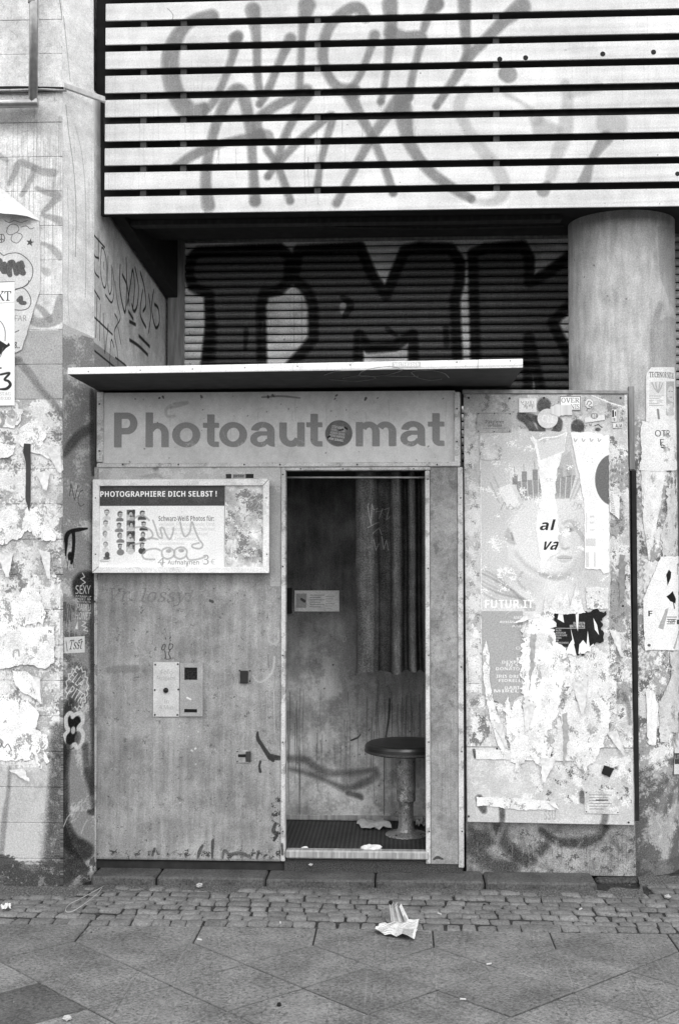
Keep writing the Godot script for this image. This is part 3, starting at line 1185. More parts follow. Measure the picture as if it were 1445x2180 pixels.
# ---- the recess behind, the roller shutter, the slats ----------------------------------------------------------------
func build_recess() -> void:
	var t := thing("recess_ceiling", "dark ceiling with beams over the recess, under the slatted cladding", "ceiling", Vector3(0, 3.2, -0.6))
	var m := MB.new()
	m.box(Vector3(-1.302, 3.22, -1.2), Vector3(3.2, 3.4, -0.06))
	part("slab", m.commit(), M.dark_grey, t)
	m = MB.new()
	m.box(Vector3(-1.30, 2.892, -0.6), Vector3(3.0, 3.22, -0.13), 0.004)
	part("soffit", m.commit(), M.dark_grey, t)
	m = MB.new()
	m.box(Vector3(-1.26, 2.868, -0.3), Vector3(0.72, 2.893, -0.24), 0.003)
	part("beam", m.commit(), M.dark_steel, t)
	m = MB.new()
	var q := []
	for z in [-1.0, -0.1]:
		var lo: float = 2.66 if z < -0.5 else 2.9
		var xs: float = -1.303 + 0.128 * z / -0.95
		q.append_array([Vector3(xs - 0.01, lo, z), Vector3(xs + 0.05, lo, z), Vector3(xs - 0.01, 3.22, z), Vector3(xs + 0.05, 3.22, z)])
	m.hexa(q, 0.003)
	part("dark_side_band", m.commit(), M.dark_grey, t)  # dark slanted band across the top of the side wall
	m = MB.new()
	var a := W(278, 474, -0.36)
	m.box(a + Vector3(-0.02, -0.012, -0.03), a + Vector3(0.035, 0.04, 0.04), 0.004)
	part("bracket", m.commit(), M.dark_steel, t)
	m = MB.new(null, true)
	m.tube([W(300, 470, -0.38), W(330, 500, -0.6), W(352, 550, -0.85)], 0.005, 6)
	part("wire", m.commit(), M.dark_steel, t)
	m = MB.new(null, true)
	m.tube([W(560, 478, -0.37), W(760, 484, -0.37), W(960, 486, -0.37), W(1200, 480, -0.37)], 0.007, 6)
	part("pipe", m.commit(), M.dark_steel, t)
	# rear wall of the building
	var r := thing("rear_wall", "dark wall on both sides of the roller shutter at the back of the recess", "wall", Vector3(0, 0, -1.1))
	m = MB.new()
	m.box(Vector3(-1.302, -0.1, -1.2), Vector3(3.4, 4.2, -1.06))
	part("wall_face", m.commit(), M.dark_grey, r)
	# low grey panel beyond the column
	var pw := MB.new()
	var s := span(1425, 826, 1600, 1880, -0.8)
	pw.box(Vector3(s[0], -0.05, -0.9), Vector3(s[0] + 1.0, s[3], -0.8), 0.004)
	solo("side_panel", pw.commit(), wear("grime", 0.16, 0.8, 1.4), "grey panel standing behind the column at the right edge", "panel")

func build_shutter() -> void:
	var z := -0.95
	var cv := canvas(350, 490, 1500, 900, 0.8, 234, z)
	cv.mottle(0.004, 40, 71, 1.0, 1.0)
	cv.mottle(0.05, 26, 72, 0.3, 1.0)
	cv.specks(60, 0.8, 2.0, 40, 0.8, 73, [395, 505, 1200, 780])
	var ink := 24
	var fill := 86
	var tee := [424, 530, 600, 525, 622, 545, 618, 598, 598, 616, 566, 622, 560, 650, 562, 780, 440, 780, 450, 690, 447, 622, 412, 606, 402, 575, 408, 545]
	var em := [640, 530, 772, 524, 800, 590, 828, 628, 850, 575, 868, 532, 900, 526, 965, 530, 986, 560, 984, 605, 974, 640, 980, 780, 886, 780, 884, 712, 846, 738, 790, 742, 770, 712, 768, 780, 620, 780, 655, 742, 672, 720, 672, 650, 660, 618, 630, 590]
	var kay := [1012, 542, 1040, 530, 1118, 526, 1132, 552, 1132, 606, 1165, 588, 1230, 540, 1300, 560, 1230, 640, 1180, 690, 1260, 860, 1160, 860, 1130, 720, 1126, 900, 1020, 900, 1016, 700]
	for g in [tee, em, kay]:
		cv.poly(g, fill, 0.95, 0.1)
		var o := []
		for i in range(0, g.size(), 2):
			o.append_array([g[i], g[i + 1], 11])
		o.append_array([g[0], g[1], 11])
		cv.spray(o, ink, 0.96, 7, 0.15, true)
	cv.blot(736, 655, 7, 16, 200, 0.9, 3)
	cv.spray([736, 632, 6, 752, 648, 8, 740, 672, 6], ink, 0.95, 4)
	cv.spray([830, 700, 5, 850, 715, 4], ink, 0.9, 4)
	cv.spray([453, 690, 12, 448, 770, 13], ink, 0.9, 8)
	cv.drips(60, 1.2, 125, 0.5, 74, [460, 600, 960, 770])
	cv.drips(20, 1.0, 125, 0.5, 75, [1040, 580, 1120, 720])
	cv.spray([528, 700, 5, 526, 740, 4], ink, 0.9, 4)
	cv.spray([955, 700, 6, 956, 735, 6], ink, 0.9, 4)
	cv.grain(24, 6)
	var mat := painted(cv, 0.5, 0.0, 0.5)
	mat.metallic = 0.0
	var t := thing("roller_shutter", "closed corrugated roller shutter with huge dark spray painted letters behind the canopy", "shutter", Vector3(0.2, 0, z))
	var x0 := W(393, 640, z).x
	var x1 := 2.4
	var pitch := (W(800, 600, z).y - W(800, 617, z).y)
	var top := W(800, 507, z).y
	for i in 28:
		var m := MB.new(cv, true)
		var y1 := top - i * pitch
		var prof := [[-0.012, 0.0], [-0.002, 0.03], [0.006, 0.12], [0.0115, 0.26], [0.0135, 0.42], [0.0125, 0.56], [0.008, 0.70], [0.001, 0.79], [-0.012, 0.84]]
		var rows := []
		for pz in prof:
			rows.append([Vector3(x0, y1 - pz[1] * pitch, z + pz[0]), Vector3(x1, y1 - pz[1] * pitch, z + pz[0])])
		m.grid(rows)
		part("shutter_slat", m.commit(), mat, t)
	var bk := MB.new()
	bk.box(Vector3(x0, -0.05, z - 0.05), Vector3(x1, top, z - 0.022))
	part("dark_gap_sheet", bk.commit(), M.black, t)  # black sheet added so the gaps between the slats look dark
	block("guide_rail", 357, 498, 392, 1000, z - 0.06, z + 0.03, wear("streak", 0.36, 0.7, 2.0), t)
	var b := MB.new()
	b.box(Vector3(x0 - 0.1, top, z - 0.1), Vector3(x1, top + 0.16, z + 0.12), 0.01)
	part("shutter_box", b.commit(), M.dark_grey, t)
	b = MB.new(null, true)
	b.tube([Vector3(x0, top - 0.006, z + 0.02), Vector3(x1, top - 0.006, z + 0.02)], 0.014, 10)
	part("top_tube", b.commit(), wear("streak", 0.4, 0.4, 2.0, 0.3), t)

func build_slats() -> void:
	var z := -0.02
	var cv := canvas(215, -70, 1700, 462, 0.95, 218, z)
	cv.mottle(0.004, 18, 81)
	cv.mottle(0.03, 8, 82, 1.0, 0.4)
	cv.mottle(0.04, 12, 180, 0.06, 1.0)
	var g := 112
	for s in [
		[455, 25, 17, 420, 30, 12, 388, 55, 15, 368, 100, 19, 368, 150, 20, 382, 195, 20, 410, 228, 19, 440, 218, 9],
		[510, 72, 13, 500, 115, 9, 482, 165, 8, 462, 205, 9, 440, 232, 7],
		[545, 12, 17, 553, 75, 10, 555, 150, 9, 561, 195, 8], [626, 76, 13, 603, 125, 9, 578, 185, 9, 560, 215, 8],
		[662, 5, 19, 652, 60, 9, 648, 130, 8, 645, 190, 8],
		[788, 34, 12, 770, 12, 13, 735, 25, 12, 706, 60, 12, 696, 110, 12, 705, 150, 10, 728, 182, 12, 760, 192, 18],
		[807, 72, 12, 795, 110, 8, 776, 155, 8, 757, 185, 7], [840, 5, 17, 842, 60, 13, 835, 130, 8, 828, 180, 7, 820, 214, 8],
		[842, 68, 16, 870, 75, 11, 908, 78, 11, 900, 112, 8, 888, 160, 8, 880, 206, 9], [912, 62, 8, 922, 30, 11, 938, 8, 18],
		[998, -10, 15, 1000, 60, 12, 1003, 100, 9, 999, 128, 6], [1120, 18, 20, 1082, 48, 14, 1042, 88, 12, 1006, 124, 12, 975, 172, 10, 938, 226, 8],
		[450, 430, 15, 444, 380, 12, 450, 320, 11, 466, 258, 11, 490, 205, 14, 514, 184, 15, 530, 214, 13, 541, 280, 11, 546, 350, 10, 551, 422, 13],
		[380, 345, 9, 430, 315, 11, 500, 292, 8, 560, 286, 15], [560, 285, 13, 555, 250, 11, 590, 222, 11, 640, 198, 12, 660, 192, 17, 642, 230, 11, 612, 290, 9, 596, 340, 8, 578, 370, 8],
		[575, 312, 8, 600, 350, 8, 626, 422, 9], [595, 346, 9, 640, 300, 9, 698, 252, 9, 716, 246, 9, 702, 300, 8, 690, 350, 7, 684, 396, 9],
		[725, 430, 9, 756, 370, 9, 800, 292, 10, 840, 235, 13, 862, 208, 16], [755, 200, 16, 770, 232, 12, 800, 286, 9, 825, 345, 9, 846, 408, 9],
		[868, 232, 20, 880, 300, 14, 920, 360, 12, 975, 402, 11, 1012, 424, 9]]:
		cv.spray(s, g, 0.78, 7, 0.3)
		var core := []
		for i in range(0, s.size(), 3):
			core.append_array([s[i] + 1.5, s[i + 1], s[i + 2] * 0.72])
		cv.spray(core, g - 8, 0.45, 4, 0.3)
		cv.spray([s[-3], s[-2], s[-1] * 0.9], g - 14, 0.5, 5, 0.25)
	for s in [[1003, 190, 10, 986, 228, 13, 1002, 272, 11, 1036, 322, 13, 1072, 370, 14, 1080, 408, 14, 1062, 430, 9, 1020, 430, 6], [1085, 203, 5, 1130, 230, 5, 1150, 258, 15], [1160, 275, 20, 1200, 280, 6], [1212, 185, 10, 1216, 225, 12, 1208, 290, 16, 1190, 345, 12, 1180, 380, 11], [1222, 208, 7, 1280, 192, 10], [1306, 268, 30, 1312, 272, 30]]:
		cv.spray(s, 150, 0.6, 9, 0.3)
	for s in [[1296, 300, 15, 1266, 345, 8, 1252, 385, 12, 1240, 400, 8], [1172, 398, 10, 1164, 408, 14], [1087, 160, 17, 1092, 162, 18], [560, 284, 17, 575, 286, 16], [505, 72, 13, 512, 68, 13], [880, 205, 9, 862, 232, 15]]:
		cv.spray(s, 105, 0.75, 6, 0.2)
	cv.drips(10, 1.0, 120, 0.7, 83, [735, 10, 850, 50])
	cv.drips(7, 1.2, 110, 0.8, 84, [812, 205, 830, 245])
	cv.drips(3, 1.0, 110, 0.8, 85, [440, 425, 460, 455])
	cv.drips(26, 0.9, 175, 0.5, 86, [225, 90, 500, 440])
	cv.drips(30, 0.8, 180, 0.45, 88, [500, 20, 1445, 440])
	cv.drips(14, 0.9, 120, 0.6, 89, [440, 240, 900, 440])
	for i in range(-1, 9):
		cv.spray([225, 42 + i * 51.4, 1.2, 700, 38 + i * 50.6, 1.0, 1445, 22 + i * 51.6, 1.4], 130, 0.14, 4, 0.5)
	cv.specks(30, 0.7, 1.4, 60, 0.8, 87, [230, 90, 1445, 440])
	cv.line([360, 5, 372, 20, 366, 40], 0.7, 110, 0.8, 0.8, false)
	cv.grain(14, 7)
	var mat := painted(cv, 0.55, 0.0, 0.4)
	var t := thing("slatted_cladding", "row of wide white level slats with faded spray tags above the shutter", "cladding", Vector3(0.6, 2.9, z))
	var x0 := W(224, 230, z).x
	var pitch := (W(225, 8, z).y - W(225, 419, z).y) / 8.0
	var y_top := W(225, 8, z).y
	var hgt := W(225, 8, z).y - W(225, 44.3, z).y
	var slats := []
	for i in range(-2, 9):
		var m := MB.new(cv, false)
		var y := y_top - i * pitch
		m.box(Vector3(x0, y - hgt, z - 0.009), Vector3(2.3, y, z), 0.0014)
		slats.append(part("slat", m.commit(), mat, t))
	var bk := MB.new()
	bk.box(Vector3(x0 - 0.055, y_top - 8 * pitch - hgt + 0.012, z - 0.09), Vector3(2.3, 3.95, z - 0.06))
	part("dark_backing", bk.commit(), M.black, t)
	bk = MB.new()
	for px in [305, 390, 675, 1055]:
		for i in range(0, 8):
			var c := W(px, 60, z)
			var y := y_top - i * pitch - hgt
			bk.box(Vector3(c.x - 0.012, y - pitch + hgt + 0.002, z - 0.05), Vector3(c.x + 0.014, y - 0.002, z - 0.012))
	var cl := part("fixing_clips", bk.commit(), wear("grime", 0.07, 0.7), t)
	cl.set_meta("kind", "stuff")
	for b in [[1063, 126, 5.5], [1118, 123, 5.5], [1282, 115, 5.5], [1390, 111, 5.5], [1441, 370, 5.0]]:
		var bm := MB.new()
		var c := W(b[0], b[1], z)
		bm.lathe([0.0, 0.0016, b[2] * 0.0018, 0.0016, b[2] * 0.002, 0.0008, b[2] * 0.002, -0.002], c, 14, Basis(Vector3(1, 0, 0), PI / 2))
		part("bolt_head", bm.commit(), M.dark_grey, slats[clampi(int((y_top - c.y) / pitch) + 2, 0, 10)])
	# wall above and behind the cladding
	var w := MB.new()
	w.box(Vector3(-1.28, 3.45, -1.15), Vector3(3.2, 4.0, z - 0.11))
	part("lintel", w.commit(), M.dark_grey, t)

# ---- the round column on the right ---------------------------------------------------------------------------------
const COL_Z := -0.42
var col_x := 0.0
var col_r := 0.24

func col_theta(px: float, py: float) -> float:
	return asin(clampf((W(px, py, COL_Z + 0.1).x - col_x) / col_r, -0.985, 0.985))

func build_column() -> void:
	var lx := W(1210, 640, COL_Z).x
	var rx := W(1434, 640, COL_Z).x
	col_x = (lx + rx) / 2
	col_r = (rx - lx) / 2
	# the canvas runs from -100 to +100 degrees round the column
	var cv := Canvas.new(0, 400, 400, 1920, 1.0, 186)
	var y_top := W(1320, 400, COL_Z + col_r).y
	var y_bot := W(1320, 1920, COL_Z + col_r).y
	cv.hm = cv_rough()
	cv.mottle(0.01, 22, 91)
	cv.mottle(0.05, 20, 92, 1.0, 0.15)
	cv.poly([262, 480, 330, 470, 350, 560, 345, 660, 300, 640, 268, 590], 150, 0.5, 0.3)
	cv.poly([258, 690, 290, 672, 400, 668, 400, 900, 240, 900, 250, 760], 140, 0.6, 0.3)
	cv.spray([268, 650, 8, 250, 700, 7, 244, 790, 7], 120, 0.5, 7)
	cv.specks(10, 0.8, 2, 90, 0.8, 93, [40, 500, 360, 800])
	cv.rect(0, 900, 400, 1920, 150, 0.7)
	cv.patches(0.014, 112, 30, 222, 0.9, 94, [200, 890, 400, 1650])
	cv.patches(0.035, 140, 14, 92, 0.8, 95, [200, 960, 400, 1700])
	cv.patches(0.05, 145, 16, 235, 0.9, 96, [210, 900, 400, 1640])
	cv.patches(0.02, 110, 60, 85, 0.8, 97, [0, 1640, 400, 1900])
	cv.patches(0.06, 150, 18, 205, 0.7, 98, [220, 1600, 400, 1800])
	cv.spray([310, 1700, 12, 290, 1760, 10, 270, 1830, 10], 175, 0.5, 10, 0.4)
	cv.spray([345, 1740, 10, 350, 1850, 9], 170, 0.5, 10, 0.4)
	cv.spray([240, 1780, 9, 270, 1700, 9, 320, 1660, 8], 160, 0.5, 10, 0.4)
	cv.rect(0, 1835, 400, 1920, 80, 0.7, 0.5)
	cv.grain(22, 9)
	var m := MB.new(null, true)
	var rows := []
	var uvs := []
	var ys := [4.1, y_top, 2.4, 2.0, 1.5, 1.0, 0.5, -0.06]
	for y in ys:
		var row := []
		var uv := []
		for i in 61:
			var a := deg_to_rad(-180.0 + i * 6.0)
			row.append(Vector3(col_x + sin(a) * col_r, y, COL_Z + cos(a) * col_r))
			uv.append(Vector2(clampf((rad_to_deg(a) + 100.0) / 200.0, 0.0, 1.0), clampf((y_top - y) / (y_top - y_bot), 0.0, 1.0)))
		rows.append(row)
		uvs.append(uv)
	m.grid(rows, uvs)
	var t := thing("round_column", "thick round pale concrete column behind the poster board on the right", "column", Vector3(col_x, 0, COL_Z))
	part("shaft", m.commit(), painted(cv, 0.9, 0.12), t)

func cv_rough() -> Texture2D:
	return N.rough

# a sheet pasted round the column; lefts and rights give its edges (pixels) at the heights ys
func pasted(called: String, label: String, cat: String, ys: Array, lefts: Array, rights: Array, out: float, mat: Material, jag: float, sd: int, group := "") -> void:
	var g := RandomNumberGenerator.new()
	g.seed = sd
	var m := MB.new(null, true)
	var rows := []
	var uvs := []
	var n := maxi(6, int((ys[-1] - ys[0]) / 6.0))
	var y0: float = ys[0]
	var y1: float = ys[-1]
	for j in n + 1:
		var y := lerpf(y0, y1, float(j) / n)
		var s := 0
		while s < ys.size() - 2 and ys[s + 1] < y:
			s += 1
		var u: float = (y - ys[s]) / (ys[s + 1] - ys[s])
		var l: float = lerpf(lefts[s], lefts[s + 1], u) + pow(g.randf(), 3.0) * jag * (1.0 if j % 2 else 0.2)
		var r: float = lerpf(rights[s], rights[s + 1], u) - pow(g.randf(), 3.0) * jag * (1.0 if j % 2 else 0.2)
		var a0 := col_theta(l, y)
		var a1 := col_theta(r, y)
		var row := []
		var uv := []
		for i in 8:
			var a := lerpf(a0, a1, i / 7.0)
			var rr := col_r + out
			var yy := y
			if (j == 0 or j == n) and jag > 0.0:
				yy += g.randf_range(-1, 1) * jag * 0.5
			row.append(Vector3(col_x + sin(a) * rr, W((l + r) / 2, yy, COL_Z + cos(a) * col_r).y, COL_Z + cos(a) * rr))
			uv.append(Vector2((lerpf(l, r, i / 7.0) - lefts.min()) / (rights.max() - lefts.min()), (y - y0) / (y1 - y0)))
		rows.append(row)
		uvs.append(uv)
	m.grid(rows, uvs)
	solo(called, m.commit(), mat, label, cat, group)

func build_column_papers() -> void:
	var c := Canvas.new(0, 0, 100, 160, 3.0, 226)
	c.mottle(0.05, 10, 101)
	c.text("TECHNOR", 8, 14, 58, 30, 66, 0.95, true, "Droid Serif", 0.02)
	c.text("NITAL", 60, 16, 92, 33, 66, 0.95, true, "Droid Serif", 0.06)
	c.rect(8, 42, 50, 78, 205, 0.8)
	for s in [[14, 45, 20, 60, 28, 72], [24, 45, 26, 60, 30, 74], [36, 44, 34, 58, 31, 74], [44, 48, 38, 62, 32, 74]]:
		c.line(s, 1.8, 165, 0.8)
	for i in 7:
		c.line([8, 82 + i * 5, 48 - (i % 3) * 7, 82 + i * 5], 1.0, 140, 0.7)
	c.rect(56, 42, 93, 142, 168, 0.9)
	c.blot(75, 78, 15, 22, 215, 0.9, 3, 0.3)
	c.line([66, 72, 72, 70], 1, 120)
	c.line([78, 71, 84, 72], 1, 120)
	c.line([70, 88, 80, 88], 1, 130)
	c.blot(75, 125, 17, 20, 205, 0.9, 4, 0.4)
	c.patches(0.06, 140, 12, 235, 0.8, 103, [5, 80, 95, 160])
	c.spray([30, 125, 3, 33, 150, 3], 90, 0.8, 2)
	c.grain(26, 10)
	pasted("flyer", "narrow printed flyer with a dark title at top, pasted high on the column", "flyer", [782, 796, 898], [1372, 1361, 1361], [1430, 1432, 1433], 0.004, painted(c, 0.85), 0.0, 1)
	c = Canvas.new(0, 0, 90, 110, 3.0, 230)
	c.mottle(0.04, 10, 104)
	c.text("OTR", 28, 20, 62, 34, 40, 0.95, false)
	c.text("E", 38, 40, 46, 54, 40, 0.95, false)
	c.line([42, 58, 50, 60], 1.4, 50)
	c.patches(0.05, 135, 20, 150, 0.8, 105, [46, 20, 90, 100])
	c.patches(0.06, 165, 10, 60, 0.8, 106, [40, 36, 70, 80])
	c.grain(26, 11)
	pasted("torn_poster", "torn white paper with dark capital letters, below the printed flyer on the column", "poster", [897, 915, 960, 1002], [1351, 1348, 1350, 1346], [1434, 1435, 1436, 1437], 0.006, painted(c, 0.85), 5.0, 2)
	var blank := func(v: int, sd: int, dark: int) -> StandardMaterial3D:
		var k := Canvas.new(0, 0, 80, 160, 2.0, v)
		k.mottle(0.03, 18, sd)
		k.patches(0.04, 165, 14, dark, 0.7, sd + 1, [0, 0, 80, 160])
		k.scratches(20, 30, 180, 0.7, sd + 2, [0, 0, 80, 160])
		k.grain(26, sd)
		return painted(k, 0.88)
	pasted("torn_paper", "blank white torn paper in the middle of the column, narrowing downwards", "paper", [1000, 1060, 1110, 1140, 1190], [1350, 1351, 1354, 1358, 1366], [1406, 1396, 1386, 1380, 1370], 0.004, blank.call(228, 110, 150), 6.0, 3, "torn papers on the column")
	pasted("torn_paper", "pale torn paper right of the blank white one on the column", "paper", [1040, 1090, 1140, 1185], [1404, 1410, 1392, 1398], [1434, 1430, 1436, 1420], 0.003, blank.call(205, 113, 120), 9.0, 4, "torn papers on the column")
	pasted("torn_paper", "slanting pale scrap above the poster with black fragments, on the column", "paper", [1195, 1220, 1262], [1353, 1353, 1356], [1392, 1380, 1360], 0.003, blank.call(220, 116, 150), 6.0, 5, "torn papers on the column")
	c = Canvas.new(0, 0, 100, 210, 2.4, 236)
	c.mottle(0.03, 10, 120)
	c.poly([52, 42, 60, 30, 66, 36, 64, 48, 54, 66], 30)
	c.poly([50, 90, 62, 84, 70, 78, 82, 96, 80, 106, 60, 100], 22)
	c.spray([72, 104, 2, 76, 116, 2], 30, 0.9, 1)
	c.line([92, 18, 90, 40], 1.6, 60)
	c.rect(2, 100, 10, 210, 238)
	c.text("F", 10, 122, 18, 134, 60, 0.95)
	c.poly([30, 160, 48, 118, 56, 116, 42, 164], 140, 0.8, 0.3)
	c.poly([70, 205, 96, 168, 99, 172, 76, 209], 150, 0.8, 0.3)
	for i in 4:
		c.line([52, 136 + i * 5, 86 - i * 3, 136 + i * 5], 1.0, 110, 0.8)
	c.text("TZP!", 54, 141, 78, 149, 70, 0.9)
	c.rect(88, 142, 100, 152, 40, 0.9)
	c.blot(12, 199, 3, 3, 60, 0.9, 1)
	c.grain(24, 12)
	pasted("torn_poster", "white poster with black torn fragments and small print, lower on the column", "poster", [1184, 1275, 1330, 1384], [1392, 1354, 1355, 1357], [1442, 1441, 1441, 1442], 0.006, painted(c, 0.85), 3.0, 6)
	pasted("torn_paper", "tall white paper strip with a forked torn top on the column", "paper", [1470, 1500, 1540, 1586], [1360, 1361, 1362, 1363], [1376, 1388, 1384, 1382], 0.005, blank.call(238, 130, 220), 4.0, 7, "torn papers on the column")
	pasted("torn_paper", "broad grey blank paper right of the forked white strip on the column", "paper", [1390, 1440, 1500, 1560], [1415, 1420, 1388, 1392], [1442, 1442, 1440, 1440], 0.003, blank.call(200, 133, 130), 6.0, 8, "torn papers on the column")
	pasted("torn_paper", "small wrinkled pale scrap under the broad grey paper on the column", "paper", [1545, 1560, 1580], [1390, 1388, 1392], [1418, 1416, 1412], 0.004, blank.call(212, 136, 120), 3.0, 9, "torn papers on the column")
	c = Canvas.new(0, 0, 20, 60, 3.0, 215)
	c.rect(2, 10, 20, 36, 66)
	c.text("LIT", 4, 14, 18, 24, 150)
	c.grain(20, 14)
	pasted("sticker", "small dark lettered sticker low at the right rim of the column", "sticker", [1594, 1648], [1427, 1425], [1442, 1442], 0.005, painted(c, 0.7), 0.0, 10)

# ---- the photo booth ---------------------------------------------------------------------------------------------------
func ring(cx: float, cy: float, ox: float, oy: float, ix: float, iy: float, a0: float, a1: float) -> PackedVector2Array:
	var p := PackedVector2Array()
	for i in 25:
		var a := lerpf(a0, a1, i / 24.0)
		p.append(Vector2(cx + cos(a) * ox, cy + sin(a) * oy))
	for i in 25:
		var a := lerpf(a1, a0, i / 24.0)
		p.append(Vector2(cx + cos(a) * ix, cy + sin(a) * iy))
	return p

func rc(x0: float, y0: float, x1: float, y1: float) -> PackedVector2Array:
	return PackedVector2Array([Vector2(x0, y0), Vector2(x1, y0), Vector2(x1, y1), Vector2(x0, y1)])

func big_word(c: Canvas, v: int) -> void:
	c.mb(236, 870, 950, 955)
	var f := func(s: Array) -> void:
		for q in s:
			c.m_fill([q])
			var heavier := PackedVector2Array()
			for e in q:
				heavier.append(e + Vector2(1.6, 0.7))
			c.m_fill([heavier])
	var o := func(x0: float, x1: float) -> void:
		var m := (x0 + x1) / 2
		var r := (x1 - x0) / 2
		f.call([ring(m, 924, r, 26.5, r - 15, 15, 0, PI), ring(m, 924, r, 26.5, r - 15, 15, PI, TAU)])
	var tt := func(x: float) -> void:
		f.call([rc(x, 881, x + 14.5, 936), rc(x - 9, 899, x, 909), rc(x + 14.5, 899, x + 24, 909), ring(x + 15, 935, 15, 15, 1, 4, PI / 2, PI), rc(x + 15, 939, x + 24, 950)])
	# P
	f.call([rc(243, 876, 258, 950), rc(258, 876, 270, 889), rc(258, 909, 270, 922), ring(270, 899, 22, 23, 7.5, 10, -PI / 2, PI / 2)])
	# h
	f.call([rc(311, 876, 325.5, 950), rc(345, 922, 359.5, 950), ring(335.5, 922, 24, 24, 9.5, 12, PI + 0.45, TAU)])
	o.call(368, 427)
	tt.call(443)
	o.call(469, 527)
	# a
	var aa := func(x: float) -> void:
		f.call([rc(x + 36, 920, x + 50.5, 944), ring(x + 26, 917, 24.5, 19.5, 10, 8, PI + 0.12, TAU), rc(x + 36, 916, x + 50.5, 920), ring(x + 21, 934, 21, 16.5, 8, 6.5, PI / 2, PI * 1.5), rc(x + 21, 917.5, x + 36, 926), ring(x + 21, 934, 17, 16.5, 12, 6.5, 0, PI / 2), ring(x + 51, 943, 15, 7, 0.5, 0.5, PI / 2, PI)])
	aa.call(535)
	# u
	f.call([rc(597, 899, 611.5, 926), rc(635, 899, 649.5, 950), ring(621, 926, 24, 24.5, 9.5, 12, 0.42, PI)])
	tt.call(663)
	o.call(694, 750)
	# m
	f.call([rc(759, 899, 773, 950), rc(793.5, 920, 808, 950), rc(828.5, 920, 843, 950), ring(786, 920, 22, 22, 7.5, 10, PI + 0.5, TAU), ring(821, 920, 22, 22, 7.5, 10, PI + 0.6, TAU)])
	aa.call(853)
	tt.call(920)
	c.mc(v, 0.92, 0.06)

func screws(parent: Node3D, pts: Array, z: float, r: float, called := "screws") -> void:
	var m := MB.new()
	for i in range(0, pts.size(), 2):
		m.lathe([0.0, 0.0018, r * 0.8, 0.0016, r, 0.0, r, -0.002], W(pts[i], pts[i + 1], z), 8, Basis(Vector3(1, 0, 0), PI / 2))
	var o := part(called, m.commit(), M.screw, parent)
	o.set_meta("kind", "stuff")

